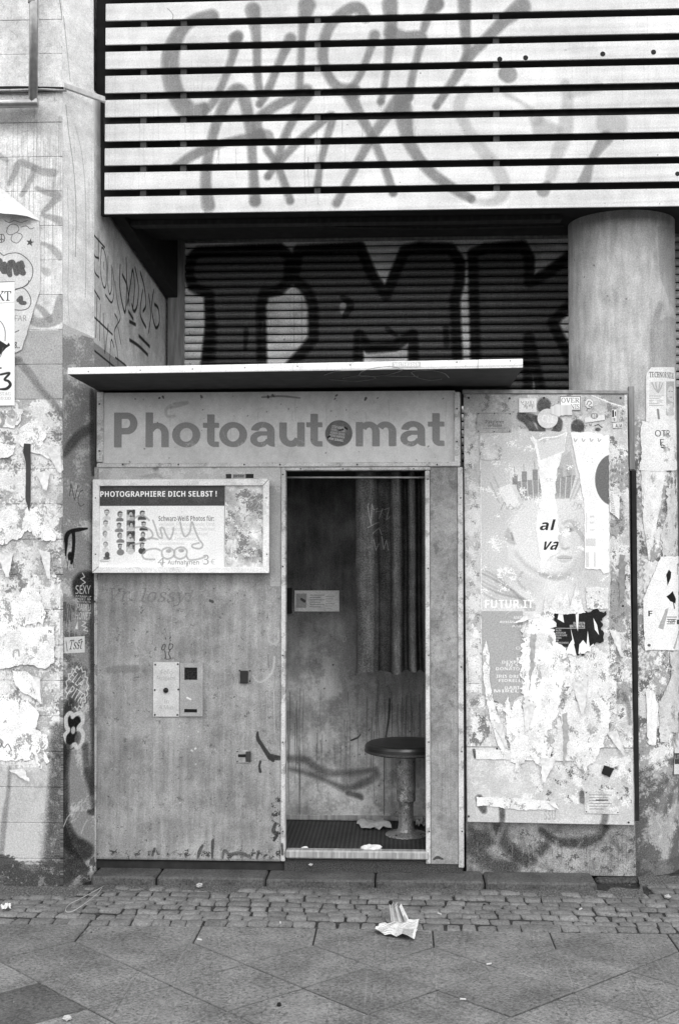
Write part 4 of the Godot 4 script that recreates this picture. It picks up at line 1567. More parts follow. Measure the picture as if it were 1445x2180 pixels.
func build_booth() -> void:
	var t := thing("photo_booth", "old grey photo booth with faded lettered sign above an open doorway", "photo booth", Vector3(-0.5, 0.06, -0.35))
	# sign
	var cv := canvas(214, 834, 980, 990, 1.6, 208, 0.0)
	cv.mottle(0.006, 14, 201)
	cv.mottle(0.05, 9, 202)
	big_word(cv, 126)
	cv.spray([365, 862, 4, 355, 870, 3, 357, 884, 3, 372, 884, 3], 150, 0.5, 3)
	cv.spray([372, 858, 3, 400, 856, 3, 366, 866, 3], 130, 0.5, 3)
	cv.spray([560, 845, 1.6, 600, 843, 2, 640, 847, 1.4], 90, 0.7, 2)
	cv.specks(40, 0.7, 2.0, 80, 0.8, 203, [224, 838, 965, 984])
	cv.scratches(50, 22, 215, 0.5, 204, [224, 840, 965, 984])
	cv.specks(9, 1.5, 3, 60, 0.9, 205, [224, 838, 965, 850])
	cv.drips(16, 1.0, 150, 0.5, 206, [224, 838, 965, 980])
	cv.patches(0.02, 150, 40, 210, 0.4, 207, [215, 930, 980, 990])
	cv.grain(12, 21)
	block("sign_panel", 219, 834, 968, 985, -0.03, -0.006, painted(cv, 0.5, 0.0, 0.5), t, 0.0, cv)
	var tr := canvas(195, 832, 992, 1000, 1.0, 200, 0.0)
	tr.mottle(0.02, 22, 208)
	tr.patches(0.04, 150, 30, 120, 0.5, 209, [195, 832, 992, 1000])
	tr.scratches(60, 20, 120, 0.5, 210, [195, 832, 992, 1000])
	tr.grain(20, 22)
	var trm := painted(tr, 0.45, 0.0, 0.5)
	block("sign_trim", 206, 834, 220, 984, -0.03, 0.006, trm, t, 0.003, tr)
	block("sign_trim", 966, 834, 979, 984, -0.03, 0.006, trm, t, 0.003, tr)
	block("sign_trim", 206, 984.5, 979, 994, -0.03, 0.009, trm, t, 0.003, tr)
	screws(t, [262, 989, 380, 989, 520, 989, 596, 989, 760, 989, 930, 989, 212, 860, 212, 960, 972, 870, 972, 940], 0.009, 0.004)
	# front panel on the left
	var fp := canvas(196, 990, 610, 1840, 1.3, 142, 0.0)
	fp.mottle(0.006, 22, 211)
	fp.mottle(0.03, 10, 212)
	fp.mottle(0.05, 18, 213, 1.0, 0.1)
	fp.rect(196, 990, 610, 1036, 202, 0.8)
	fp.patches(0.03, 120, 50, 214, 0.7, 214, [196, 990, 610, 1060])
	fp.rect(575, 990, 610, 1250, 190, 0.5)
	fp.patches(0.02, 140, 40, 172, 0.3, 215, [205, 1220, 600, 1835])
	fp.patches(0.02, 150, 30, 118, 0.3, 216, [205, 1220, 600, 1835])
	fp.patches(0.06, 178, 10, 66, 0.7, 217, [205, 1230, 600, 1835])
	fp.blot(330, 995, 6, 7, 110, 0.8, 5)
	fp.blot(455, 993, 6, 5, 120, 0.8, 5)
	fp.spray([300, 1015, 2, 330, 1012, 5, 345, 1018, 2], 150, 0.6, 5)
	fp.text("Vr. lossy!", 222, 1254, 402, 1292, 96, 0.7, false, "Droid Serif", 0.02, 0.3, 0.3)
	fp.spray([448, 1281, 3, 453, 1283, 3], 45, 0.9, 1)
	fp.spray([233, 1430, 7, 255, 1428, 8, 290, 1427, 8], 104, 0.7, 5)
	for s in [[348, 1376, 345, 1384, 350, 1386, 353, 1376, 348, 1375], [362, 1374, 360, 1384, 366, 1384, 369, 1375, 362, 1373], [352, 1388, 354, 1402, 351, 1404, 357, 1406], [363, 1386, 360, 1394, 364, 1404, 357, 1406], [353, 1360, 354, 1364], [362, 1362, 365, 1358]]:
		fp.line(s, 0.9, 46, 0.9, 0.8, false)
	fp.line([538, 1440, 548, 1452, 560, 1452, 574, 1440, 582, 1424, 584, 1400], 2.2, 182, 0.7, 2.0, false)
	fp.line([570, 1340, 572, 1365, 580, 1372, 592, 1366, 592, 1340], 2.2, 176, 0.6, 2.0, false)
	fp.line([571, 1395, 572, 1423], 0.8, 90, 0.8)
	fp.line([583, 1470, 585, 1560], 1.0, 180, 0.7)
	fp.spray([549, 1560, 2, 550, 1574, 4, 560, 1590, 4, 572, 1608, 5, 580, 1612, 6, 594, 1614, 5], 40, 0.95, 1.5, 0.1)
	fp.spray([575, 1612, 6, 582, 1620, 3], 40, 0.95, 1.5, 0.1)
	fp.spray([555, 1622, 2.5, 553, 1632, 2.2, 555, 1643, 3], 42, 0.95, 1.2, 0.1)
	fp.spray([454, 1826, 2, 455, 1795, 3.4, 456, 1787, 1.5], 52, 0.95, 1.2, 0.3)
	fp.spray([424, 1826, 2, 428, 1812, 4, 434, 1800, 2.4], 52, 0.9, 1.5, 0.4)
	fp.spray([328, 1822, 2.5, 332, 1808, 2.5], 52, 0.9, 1.5, 0.4)
	fp.spray([476, 1826, 2, 480, 1810, 3, 490, 1818, 3, 505, 1816, 4, 520, 1817, 4, 534, 1824, 3], 60, 0.85, 2.0, 0.5)
	fp.spray([548, 1826, 2, 552, 1812, 3], 52, 0.9, 1.5, 0.4)
	fp.patches(0.07, 150, 10, 48, 0.9, 218, [204, 1800, 600, 1834])
	fp.patches(0.08, 140, 10, 44, 0.95, 219, [578, 1690, 600, 1800])
	fp.spray([587, 1752, 3, 583, 1768, 4, 590, 1775, 4, 584, 1788, 2], 38, 0.9, 1.2, 0.3)
	fp.blot(522, 1442, 34, 30, 122, 0.3, 24)
	fp.blot(518, 1614, 30, 26, 122, 0.3, 24)
	fp.blot(384, 1560, 70, 26, 172, 0.25, 26)
	fp.spray([206, 1500, 4, 208, 1600, 3, 206, 1700, 5, 208, 1828, 4], 96, 0.5, 6, 0.4)
	fp.spray([210, 1832, 3, 400, 1833, 4, 596, 1831, 3], 74, 0.6, 6, 0.5)
	fp.scratches(90, 26, 190, 0.5, 220, [205, 1225, 598, 1830])
	fp.scratches(30, 16, 80, 0.5, 221, [205, 1225, 598, 1830])
	fp.specks(90, 0.6, 1.5, 62, 0.8, 222, [205, 1225, 598, 1830])
	fp.specks(8, 1.5, 3, 215, 0.8, 223, [380, 1520, 480, 1740])
	fp.drips(34, 1.0, 112, 0.5, 224, [205, 1560, 598, 1832])
	fp.drips(20, 1.2, 172, 0.4, 225, [205, 1240, 598, 1700])
	fp.grain(20, 23)
	var fpm := painted(fp, 0.6, 0.0, 0.4)
	block("front_panel", 207, 994.5, 598, 1832, -0.03, 0.0, fpm, t, 0.002, fp)
	var et := canvas(190, 994, 612, 1842, 1.0, 168, 0.01)
	et.mottle(0.02, 24, 226, 1.0, 0.3)
	et.patches(0.04, 140, 20, 100, 0.6, 227, [190, 1200, 612, 1842])
	et.grain(24, 24)
	var etm := painted(et, 0.5, 0.0, 0.5)
	block("edge_trim", 198, 994.5, 207, 1836, -0.05, 0.006, etm, t, 0.002, et)
	# doorway: posts, head, sill
	var dt := canvas(590, 990, 1000, 1860, 1.0, 192, 0.01)
	dt.mottle(0.02, 20, 228, 1.0, 0.3)
	dt.patches(0.04, 145, 20, 120, 0.6, 229, [590, 990, 1000, 1860])
	dt.spray([601, 1800, 2.5, 602, 1822, 2.5], 40, 0.9, 1)
	dt.grain(22, 25)
	var dtm := painted(dt, 0.45, 0.0, 0.5)
	block("door_post", 598, 994.5, 607.5, 1834, -0.05, 0.009, dtm, t, 0.003, dt)
	block("door_post", 905.5, 1001.5, 915, 1840, -0.05, 0.009, dtm, t, 0.003, dt)
	block("door_head", 608, 994.5, 915, 1001, -0.05, 0.010, dtm, t, 0.002, dt)
	block("sill", 607.8, 1812, 912, 1830, -0.03, 0.02, wear("streak", 0.55, 0.4, 3.0, 0.2), t, 0.006)
	screws(t, [602, 1010, 602, 1206, 602, 1395, 602, 1580, 602, 1770, 910, 1020, 911, 1210, 912, 1395, 912, 1580, 913, 1770, 640, 998, 730, 998, 880, 998, 202, 1120, 202, 1280, 201, 1415, 200, 1600], 0.010, 0.0035)
	# narrow panel right of the doorway
	var jp := canvas(912, 990, 992, 1860, 1.3, 140, 0.0)
	jp.mottle(0.008, 20, 231)
	jp.mottle(0.05, 18, 232)
	jp.patches(0.02, 130, 40, 170, 0.3, 233, [912, 1000, 980, 1850])
	jp.patches(0.05, 160, 14, 104, 0.7, 234, [912, 1000, 980, 1600])
	jp.spray([928, 1180, 2, 930, 1170, 4, 926, 1160, 3], 90, 0.7, 3)
	jp.drips(14, 1.0, 118, 0.5, 235, [918, 1500, 975, 1835])
	jp.specks(14, 0.8, 1.8, 60, 0.8, 236, [918, 1200, 978, 1835])
	jp.spray([922, 1830, 2, 930, 1826, 3, 940, 1829, 2], 44, 0.9, 1)
	jp.grain(18, 26)
	block("side_panel", 915.5, 994.5, 974, 1840, -0.03, 0.0, painted(jp, 0.6, 0.0, 0.4), t, 0.002, jp)
	block("edge_trim", 974.5, 994.5, 986, 1848, -0.05, 0.007, dtm, t, 0.003, dt)
	screws(t, [980, 1060, 980, 1230, 981, 1420, 982, 1600, 983, 1770], 0.007, 0.0035)
	# foot of the booth
	block("kick_strip", 200, 1833, 604, 1851, -0.04, -0.012, M.dark_grey, t, 0.002)
	block("door_step", 604.5, 1831, 985, 1860, -0.06, -0.004, wear("stone", 0.13, 0.85, 2.5, 0.0, 0.2), t, 0.003)
	# shell
	var s := span(198, 838, 988, 1834, 0.0)
	var yt := W(600, 836, 0.0).y
	var m := MB.new()
	m.box(Vector3(s[0] + 0.002, 0.06, -0.72), Vector3(s[0] + 0.022, yt, -0.031))
	m.box(Vector3(s[1] - 0.03, 0.06, -0.72), Vector3(s[1] - 0.006, yt, -0.051))
	m.box(Vector3(s[0] + 0.022, yt - 0.02, -0.72), Vector3(s[1] - 0.03, yt - 0.001, -0.031))
	part("shell", m.commit(), wear("grime", 0.25, 0.7), t)
	var il := W(575, 1400, 0.0).x
	var zb := -0.64
	var iw := wear("grime", 0.2, 0.75, 2.0)
	m = MB.new()
	m.box(Vector3(il - 0.02, 0.1, zb), Vector3(il, yt - 0.03, -0.032))
	part("inner_wall", m.commit(), iw, t)
	m = MB.new()
	m.box(Vector3(s[1] - 0.05, 0.1, zb), Vector3(s[1] - 0.031, yt - 0.03, -0.052))
	part("inner_wall", m.commit(), iw, t)
	var y_floor := 0.113
	m = MB.new()
	m.box(Vector3(il, 0.07, zb), Vector3(s[1] - 0.051, y_floor, -0.031))
	var mat_floor := part("floor", m.commit(), M.rubber, t)
	m = MB.new()
	for i in 40:
		var xr := lerpf(il + 0.01, s[1] - 0.06, i / 39.0)
		m.box(Vector3(xr - 0.004, y_floor - 0.001, zb + 0.02), Vector3(xr + 0.004, y_floor + 0.0018, -0.04))
	part("mat_ribs", m.commit(), wear("slab", 0.085, 0.6, 0.9), mat_floor).set_meta("kind", "stuff")
	m = MB.new()
	var y_ceil := W(760, 999, 0.0).y + 0.01
	m.box(Vector3(il, y_ceil, zb), Vector3(s[1] - 0.051, y_ceil + 0.02, -0.052))
	part("ceiling", m.commit(), wear("grime", 0.07), t)
	var bw := canvas(540, 985, 1020, 1770, 1.2, 212, zb)
	bw.blot(740, 1090, 300, 260, 88, 0.95, 200, 0.1)  # shade of the booth's upper depth, with some grime, painted into the wall
	bw.blot(880, 1400, 130, 190, 96, 0.75, 130, 0.1)  # soft shade beside the curtain, with some grime, painted on
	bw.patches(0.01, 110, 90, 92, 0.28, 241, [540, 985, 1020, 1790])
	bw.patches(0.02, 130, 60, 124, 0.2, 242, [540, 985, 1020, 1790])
	bw.mottle(0.008, 26, 243)
	bw.mottle(0.05, 16, 244, 1.0, 0.15)
	bw.patches(0.02, 150, 30, 180, 0.3, 245, [600, 1440, 800, 1735])
	bw.spray([652, 1328, 4, 662, 1336, 6, 655, 1345, 6, 668, 1352, 5, 663, 1362, 6], 150, 0.7, 5)
	bw.spray([664, 1388, 5, 700, 1377, 5, 735, 1372, 4, 746, 1378, 4], 140, 0.55, 6)
	bw.spray([738, 1395, 5, 728, 1420, 7, 732, 1450, 6, 742, 1490, 4], 135, 0.5, 7)
	bw.text("TO", 724, 1356, 738, 1368, 185, 0.9, false, "Droid Sans", 0.3)
	bw.spray([612, 1618, 6, 650, 1620, 8, 690, 1645, 7, 730, 1648, 6, 800, 1640, 6], 66, 0.6, 9, 0.3)
	bw.spray([620, 1640, 4, 660, 1650, 5, 700, 1665, 5, 740, 1680, 6, 790, 1660, 8, 802, 1650, 7], 62, 0.6, 9, 0.3)
	bw.spray([740, 1690, 4, 765, 1695, 6, 770, 1700, 4], 50, 0.7, 5, 0.3)
	bw.spray([748, 1578, 1.5, 762, 1572, 1.8, 768, 1565, 1], 40, 0.9, 1)
	bw.spray([830, 1490, 2, 828, 1530, 2, 822, 1570, 1.5], 30, 0.8, 2)
	bw.drips(60, 1.2, 84, 0.55, 246, [600, 1460, 920, 1735])
	bw.drips(30, 1.0, 60, 0.6, 247, [800, 1440, 920, 1600])
	bw.specks(60, 0.7, 1.8, 45, 0.7, 248, [600, 1300, 920, 1735])
	bw.scratches(50, 26, 140, 0.5, 249, [600, 1250, 920, 1735])
	bw.line([640, 1600, 640, 1735], 0.8, 90, 0.6)
	bw.line([818, 1600, 818, 1735], 1.0, 80, 0.7)
	bw.grain(18, 27)
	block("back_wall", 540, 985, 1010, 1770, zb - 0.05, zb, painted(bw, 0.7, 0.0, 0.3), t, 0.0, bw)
	block("skirting", 585, 1737, 1008, 1747, zb, zb + 0.012, wear("streak", 0.5, 0.5), t, 0.002)
	block("back_strip", 608, 1252, 621, 1306, zb, zb + 0.02, M.dark_grey, t, 0.002)
	var nt := canvas(625, 1256, 724, 1304, 3.0, 236, zb + 0.01)
	nt.mottle(0.03, 18, 251)
	nt.rect(630, 1264, 652, 1294, 120, 0.5)
	nt.spray([642, 1276, 3, 648, 1280, 3], 40, 0.8, 1)
	for i in 6:
		nt.line([660, 1267 + i * 5, 690 - (i % 2) * 8, 1267 + i * 5], 0.6, 120, 0.7)
		nt.line([694, 1270 + i * 5, 712 - (i % 3) * 4, 1270 + i * 5], 0.5, 140, 0.6)
	nt.grain(24, 28)
	block("notice_plate", 627, 1257, 722, 1302, zb + 0.001, zb + 0.006, painted(nt, 0.5), t, 0.001, nt)
	# curtain rod
	m = MB.new(null, true)
	m.tube([W(600, 1016, -0.075), W(990, 1016.5, -0.075)], 0.0045, 8)
	part("curtain_rod", m.commit(), wear("grime", 0.75, 0.35, 3.0, 0.2), t)
	# picture outlet and coin slots
	var du := canvas(322, 1404, 440, 1532, 3.0, 190, 0.006)
	du.rect(382, 1404, 440, 1532, 150)
	du.mottle(0.02, 12, 252)
	du.text("Foto-", 343, 1426, 372, 1436, 132, 0.7, false)
	du.text("Ausgabe", 333, 1438, 374, 1450, 132, 0.7, false)
	du.text("in", 351, 1489, 360, 1498, 132, 0.7, false)
	du.text("4 Min", 339, 1501, 369, 1510, 132, 0.7, false)
	du.specks(14, 0.5, 1.2, 90, 0.7, 253, [328, 1412, 430, 1524])
	du.spray([399, 1485, 1.5, 406, 1488, 2], 232, 0.9, 1)
	du.grain(22, 29)
	var dum := painted(du, 0.45, 0.0, 0.5)
	var op := block("outlet_plate", 326.5, 1410, 382, 1526, 0.0, 0.006, dum, t, 0.001, du)
	var bx := [[383, 1412, 392.5, 1525], [420, 1412, 432, 1525], [392.5, 1412, 420, 1421], [392.5, 1447.5, 420, 1509.5], [392.5, 1517, 420, 1525]]
	m = MB.new(du)
	for b in bx:
		var q := span(b[0], b[1], b[2], b[3], 0.009)
		m.box(Vector3(q[0], q[2], 0.0005), Vector3(q[1], q[3], 0.009))
	var ob := part("outlet_box", m.commit(), dum, t)
	block("outlet_window", 392.6, 1421.1, 419.9, 1447.4, 0.0004, 0.0022, wear("rough", 0.04, 0.2, 5.0), ob, 0.0)
	block("outlet_slot", 392.6, 1509.6, 419.9, 1516.9, 0.0004, 0.0022, M.black, ob, 0.0)
	m = MB.new()
	m.lathe([0.0, 0.011, 0.007, 0.010, 0.0105, 0.007, 0.0115, 0.0, 0.0115, -0.002], W(353.5, 1469.5, 0.006), 16, Basis(Vector3(1, 0, 0), PI / 2))
	part("button", m.commit(), wear("grime", 0.02, 0.25), op)
	screws(op, [331, 1415, 379, 1414, 330, 1469, 380, 1468, 330, 1522, 378, 1522], 0.006, 0.0045)
	var sp := wear("grime", 0.36, 0.5, 4.0, 0.2)
	var swp := block("switch_plate", 508, 1425, 535, 1454, 0.0, 0.004, sp, t, 0.001)
	block("switch", 511, 1428, 528, 1455, 0.0042, 0.012, M.dark_grey, swp, 0.002)
	screws(swp, [510.5, 1427.5, 532, 1428, 532, 1450], 0.004, 0.004)
	var cp := block("coin_plate", 503, 1597, 529.5, 1624, 0.0, 0.005, wear("grime", 0.5, 0.4, 4.0, 0.2), t, 0.001)
	block("coin_slot", 507, 1606, 525, 1612, 0.0051, 0.0068, M.black, cp, 0.0)
	block("coin_guard", 523, 1600, 534, 1622, 0.0069, 0.012, wear("grime", 0.06, 0.5), cp, 0.002)
	screws(cp, [505.5, 1600, 505.5, 1621], 0.005, 0.003)
	block("torn_label", 481, 1009, 543, 1018.5, 0.0, 0.0012, label_strip(), t, 0.0, last)

var last: Canvas
func label_strip() -> StandardMaterial3D:
	last = canvas(479, 1006, 545, 1020, 3.0, 200, 0.0)
	last.rect(480, 1008, 493, 1020, 60)
	last.rect(496, 1009, 522, 1018, 150)
	last.text("prior", 498, 1010, 520, 1017, 70)
	last.rect(523, 1009, 540, 1018, 44)
	last.grain(16, 30)
	return painted(last, 0.6)

func build_canopy() -> void:
	var zf := 0.477
	var t := thing("canopy", "flat projecting canopy with white front edge and dark underside over the booth", "canopy", Vector3(-0.4, 2.08, 0.0))
	var a := W(145, 783, zf)
	var b := W(145, 797, zf)
	var c := W(1112, 764, zf)
	var d := W(1112, 783, zf)
	var zb := -0.72
	var back := func(v: Vector3, z: float) -> Vector3: return Vector3(v.x, v.y, z)
	var m := MB.new()
	m.hexa([back.call(b, zb), back.call(d, zb), back.call(a, zb), back.call(c, zb), back.call(b, zf - 0.004), back.call(d, zf - 0.004), back.call(a, zf - 0.004), back.call(c, zf - 0.004)])
	# the underside carries chalk loops: a canvas 1 px = 2 mm, x along, y into the depth
	part("slab", m.commit(), wear("grime", 0.05, 0.75, 1.5), t)
	var fc := canvas(140, 760, 1118, 800, 1.5, 240, zf)
	fc.mottle(0.01, 8, 261)
	fc.spray([960, 768, 5, 975, 772, 6, 980, 770, 5], 205, 0.6, 4, 0.4)
	fc.specks(12, 0.8, 1.6, 120, 0.7, 262, [150, 764, 1110, 796])
	fc.drips(40, 0.9, 180, 0.6, 263, [150, 764, 1110, 796])
	fc.spray([145, 796, 1.5, 620, 789, 1.2, 1112, 782, 1.6], 130, 0.5, 3, 0.5)
	fc.patches(0.03, 150, 30, 205, 0.5, 265, [140, 760, 1118, 800])
	for i in 9:
		fc.blot(190 + i * 112, 788 - i * 2.0, 1.6, 1.6, 90, 0.8, 0.8)
	fc.grain(14, 31)
	var fm := painted(fc, 0.5)
	# two lengths of white fascia, butted at 1018
	var u := (1018.0 - 145.0) / (1112.0 - 145.0)
	for k in 2:
		var u0 := 0.0 if k == 0 else u + 0.0006
		var u1 := u if k == 0 else 1.0
		var q := []
		for z in [zf - 0.004, zf + 0.002 + k * 0.0015]:
			for pr in [[b, d], [a, c]]:
				for uu in [u0, u1]:
					var v: Vector3 = pr[0].lerp(pr[1], uu)
					q.append(Vector3(v.x, v.y, z))
		var f := MB.new(fc)
		f.hexa(q, 0.0015)
		part("fascia", f.commit(), fm, t)
	# chalk loops scratched on the underside
	var lp := MB.new(null, true)
	var under := func(px: float, py: float) -> Vector3:
		var v := G(px, py, 2.077)
		var uu := (v.x - b.x) / (d.x - b.x)
		return Vector3(v.x, lerpf(b.y, d.y, uu) - 0.0015, v.z)
	for s in [[690, 805, 720, 797, 780, 795, 850, 793, 853, 797, 820, 806, 770, 808, 768, 800, 790, 792, 830, 788, 850, 792], [700, 814, 760, 818, 800, 812, 770, 806, 730, 812], [878, 804, 876, 800, 890, 797, 920, 797, 945, 803, 955, 812], [878, 804, 890, 812, 915, 817, 940, 815], [820, 807, 850, 808, 890, 809]]:
		var pts := []
		for i in range(0, s.size(), 2):
			pts.append(under.call(s[i], s[i + 1]))
		var fine := []
		for i in pts.size() - 1:
			for j in 4:
				fine.append(pts[i].cubic_interpolate(pts[i + 1], pts[maxi(0, i - 1)], pts[mini(pts.size() - 1, i + 2)], j / 4.0))
		fine.append(pts[-1])
		lp.tube(fine, 0.0016, 4)
	var o := part("chalk_scribble", lp.commit(), wear("grime", 0.5, 0.9), t)
	o.set_meta("label", "thin pale loops scribbled on the underside")
	var sc := canvas(832, 768, 897, 784, 4.0, 196, zf)
	sc.text("WELTFRIEDEN", 838, 772, 891, 780, 240)
	sc.grain(14, 32)
	sheet("sticker", "small grey sticker with white capitals on the white canopy edge", "sticker", [834, 771, 895, 769.5, 895, 781, 834, 782.5], zf + 0.0022, painted(sc, 0.6), sc)
	# round sticker over one letter of the sign
	var rs := canvas(688, 890, 754, 954, 4.0, 112, 0.0)
	rs.mottle(0.03, 10, 264)
	rs.text("STOP ARMING", 706, 907, 737, 913, 215, 0.9, true, "Droid Sans", 0.16)
	rs.text("ISRAEL, ES GIBT", 704, 914, 736, 919, 205, 0.9, true, "Droid Sans", 0.16)
	rs.text("KEINEN GRUND", 703, 920, 734, 925, 205, 0.9, true, "Droid Sans", 0.16)
	rs.text("KEINE WAFFEN", 701, 926, 733, 931, 215, 0.9, true, "Droid Sans", 0.16)
	rs.text("FÜR ISRAEL", 700, 932, 731, 938, 235, 0.95, true, "Droid Sans", 0.16)
	rs.spray([734, 910, 2, 738, 913, 2], 20, 0.95, 1)
	rs.spray([722, 916, 1.5, 730, 914, 1.5], 22, 0.9, 1)
	rs.spray([698, 931, 2, 702, 928, 1.5], 20, 0.9, 1)
	rs.grain(16, 33)
	var p := []
	for i in 28:
		p.append_array([721.5 + cos(TAU * i / 28) * 28.5, 922 + sin(TAU * i / 28) * 27.5])
	sheet("sticker", "round grey sticker with lines of white capitals stuck over a letter of the sign", "sticker", p, -0.005, painted(rs, 0.6), rs)

# ---- the display case --------------------------------------------------------------------------------------------------
func build_case() -> void:
	var zf := 0.055
	var t := thing("display_case", "shallow white framed display case with price poster and sample photo strips", "display case", Vector3(W(385, 1120, 0).x, 1.375, 0.02))
	var m := MB.new()
	var s := span(197, 1020, 573, 1220, zf)
	m.box(Vector3(s[0] + 0.004, s[2] + 0.004, 0.002), Vector3(s[1] - 0.004, s[3] - 0.004, zf - 0.02))
	part("box", m.commit(), wear("grime", 0.16, 0.7), t)
	var fc := canvas(190, 1012, 582, 1228, 2.0, 226, zf)
	fc.mottle(0.02, 16, 271)
	fc.patches(0.03, 150, 20, 190, 0.5, 272, [190, 1012, 582, 1228])
	fc.line([560, 1034, 573, 1020], 0.7, 140, 0.8)
	fc.line([197, 1219, 210, 1207], 0.7, 140, 0.8)
	fc.grain(20, 34)
	var fm := painted(fc, 0.5)
	var o := [s[0], s[1], s[2], s[3]]
	var i := span(211, 1034, 559.5, 1207, zf)
	var fr := func(p: Array) -> void:
		var f := MB.new(fc)
		var q := []
		for z in [zf - 0.022, zf]:
			for v in p:
				q.append(Vector3(v[0], v[1], z))
		f.hexa(q, 0.0025)
		part("frame_bar", f.commit(), fm, t)
	fr.call([[i[0], i[3]], [i[1], i[3]], [o[0], o[3]], [o[1], o[3]]])
	fr.call([[o[0], o[2]], [o[1], o[2]], [i[0], i[2]], [i[1], i[2]]])
	fr.call([[o[0], o[2]], [i[0], i[2]], [o[0], o[3]], [i[0], i[3]]])
	fr.call([[i[1], i[2]], [o[1], o[2]], [i[1], i[3]], [o[1], o[3]]])
	var pc := canvas(209, 1032, 480, 1210, 4.0, 234, zf - 0.012)
	pc.mottle(0.02, 6, 273)
	pc.rect(209, 1032, 480, 1077, 70)
	pc.patches(0.03, 130, 40, 96, 0.5, 274, [209, 1032, 480, 1077])
	pc.text("PHOTOGRAPHIERE DICH SELBST !", 213.5, 1045.5, 461.5, 1057.5, 248)
	pc.text("Schwarz-Weiß Photos für:", 338, 1098, 456, 1109.5, 108, 0.9)
	var lines := ["Verliebte, Freunde, Kunde, Oma,", "Kinder, Autisten, Nachtschwärmer,", "Verrückte, Hochzeitstage,", "Helden, Arbeitslose,", "Schauspielerinnen ..."]
	var wide := [121, 121, 106, 82, 62]
	for n in 5:
		pc.text(lines[n], 338, 1112 + n * 10.3, 338 + wide[n], 1121 + n * 10.3, 185, 0.8, false)
	pc.text("4", 337, 1188, 352, 1202, 150, 0.9, false)
	pc.text("Aufnahmen", 358, 1192, 424, 1202, 100, 0.9, false)
	pc.text("3", 433, 1181, 445, 1202, 150, 0.9, false)
	pc.text("€", 449, 1190, 459, 1202, 180, 0.9, false)
	var rng := RandomNumberGenerator.new()
	rng.seed = 9
	var cols := [[217, 1083, 0], [246, 1087, 1], [270, 1085, 2], [296, 1084, 3]]
	for cdef in cols:
		for n in 4:
			var x: float = cdef[0]
			var y: float = cdef[1] + n * 22.8
			var kind: int = cdef[2]
			var bgv: int = [234, 236, 90, 234][kind]
			var hair: int = [120, 90, 40, 70][kind]
			var skin: int = [214, 190, 215, 205][kind]
			var coat: int = [205, 120, 190, 55][kind]
			pc.rect(x, y, x + 18, y + 21.5, bgv, 0.9)
			if kind != 2:
				pc.line([x, y, x + 18, y, x + 18, y + 21.5], 0.25, 190, 0.7)
			var cx := x + 9.0 + rng.randf_range(-1.6, 1.6)
			var hy := y + rng.randf_range(-1.0, 1.2)
			var hw := rng.randf_range(0.85, 1.15)
			pc.blot(cx + rng.randf_range(-1, 1), y + 20.5, rng.randf_range(7.0, 9.0), rng.randf_range(5.0, 7.5), coat + rng.randi_range(-14, 14), 0.95, 1.6, 0.15)
			pc.blot(cx - rng.randf_range(-0.6, 0.9), hy + 7.6, 4.8 * hw, 6.0 + rng.randf_range(-0.5, 0.8), hair, 0.9, 1.6, 0.15)
			pc.blot(cx + rng.randf_range(-0.3, 1.0), hy + 9.8, 3.6 * hw, 4.9, skin, 0.92, 1.4, 0.1)
			pc.blot(cx + 1.6 * hw, hy + 10.4, 1.6, 3.6, skin - 46, 0.5, 1.4, 0.1)
			pc.blot(cx, y + 14.6, 1.7, 1.8, skin - 30, 0.7, 1.0, 0.1)
			pc.line([cx - 2.0, hy + 9, cx - 0.9, hy + 9], 0.45, 90, 0.75)
			pc.line([cx + 1.0, hy + 9, cx + 2.1, hy + 9], 0.45, 90, 0.75)
			pc.line([cx + 0.1, hy + 9.6, cx + 0.4, hy + 11.2], 0.3, 150, 0.6)
			pc.line([cx - 1.2, hy + 12.8, cx + 1.3, hy + 12.7], 0.4, 110, 0.75)
			if rng.randf() < 0.3:
				pc.blot(cx, hy + 13.6, 2.8, 1.8, hair, 0.75, 1.0, 0.2)
			if rng.randf() < 0.25:
				pc.rect(cx - 5, hy + 3.0, cx + 5, hy + 5.0, hair - 20, 0.85)
			if kind == 2:
				pc.blot(x + 3, y + 16, 4, 6, 220, 0.7, 2, 0.2)
				pc.blot(x + 15, y + 5, 3, 5, 40, 0.7, 2, 0.2)
	pc.rect(214, 1175, 236, 1197, 218, 0.8)
	pc.blot(229, 1181, 5, 6, 40, 0.9, 1, 0.3)
	pc.blot(228, 1188, 7, 3.5, 60, 0.9, 1, 0.3)
	pc.line([214, 1193, 228, 1191], 0.6, 120, 0.8)
	pc.line([214, 1196, 232, 1195], 0.6, 140, 0.8)
	# marker scribbles
	for sc in [[282, 1108, 292, 1100, 306, 1098, 318, 1108], [284, 1124, 298, 1122, 312, 1124, 322, 1130, 326, 1140, 318, 1148], [280, 1160, 300, 1156, 318, 1146, 336, 1148], [326, 1108, 332, 1124, 338, 1142, 346, 1144, 342, 1126, 348, 1124, 354, 1138, 362, 1148, 368, 1136, 370, 1124], [384, 1112, 388, 1130, 394, 1142, 404, 1134, 408, 1112], [410, 1112, 416, 1130, 424, 1148, 432, 1160, 426, 1168, 412, 1166, 410, 1160, 424, 1156], [342, 1172, 330, 1168, 312, 1172, 304, 1182, 310, 1190, 330, 1191], [346, 1184, 346, 1172, 358, 1166, 370, 1172, 370, 1184, 358, 1190, 348, 1186, 346, 1180], [372, 1184, 374, 1170, 388, 1165, 398, 1172, 396, 1184, 384, 1190, 374, 1186, 372, 1180], [398, 1184, 404, 1192, 424, 1190, 438, 1185], [344, 1200, 352, 1210, 376, 1213, 396, 1208, 400, 1200]]:
		pc.line(sc, 1.9, 160, 0.72, 1.4, false)
	pc.blot(360, 1173, 6, 4, 140, 0.8, 2)
	pc.blot(387, 1172, 6, 4, 140, 0.8, 2)
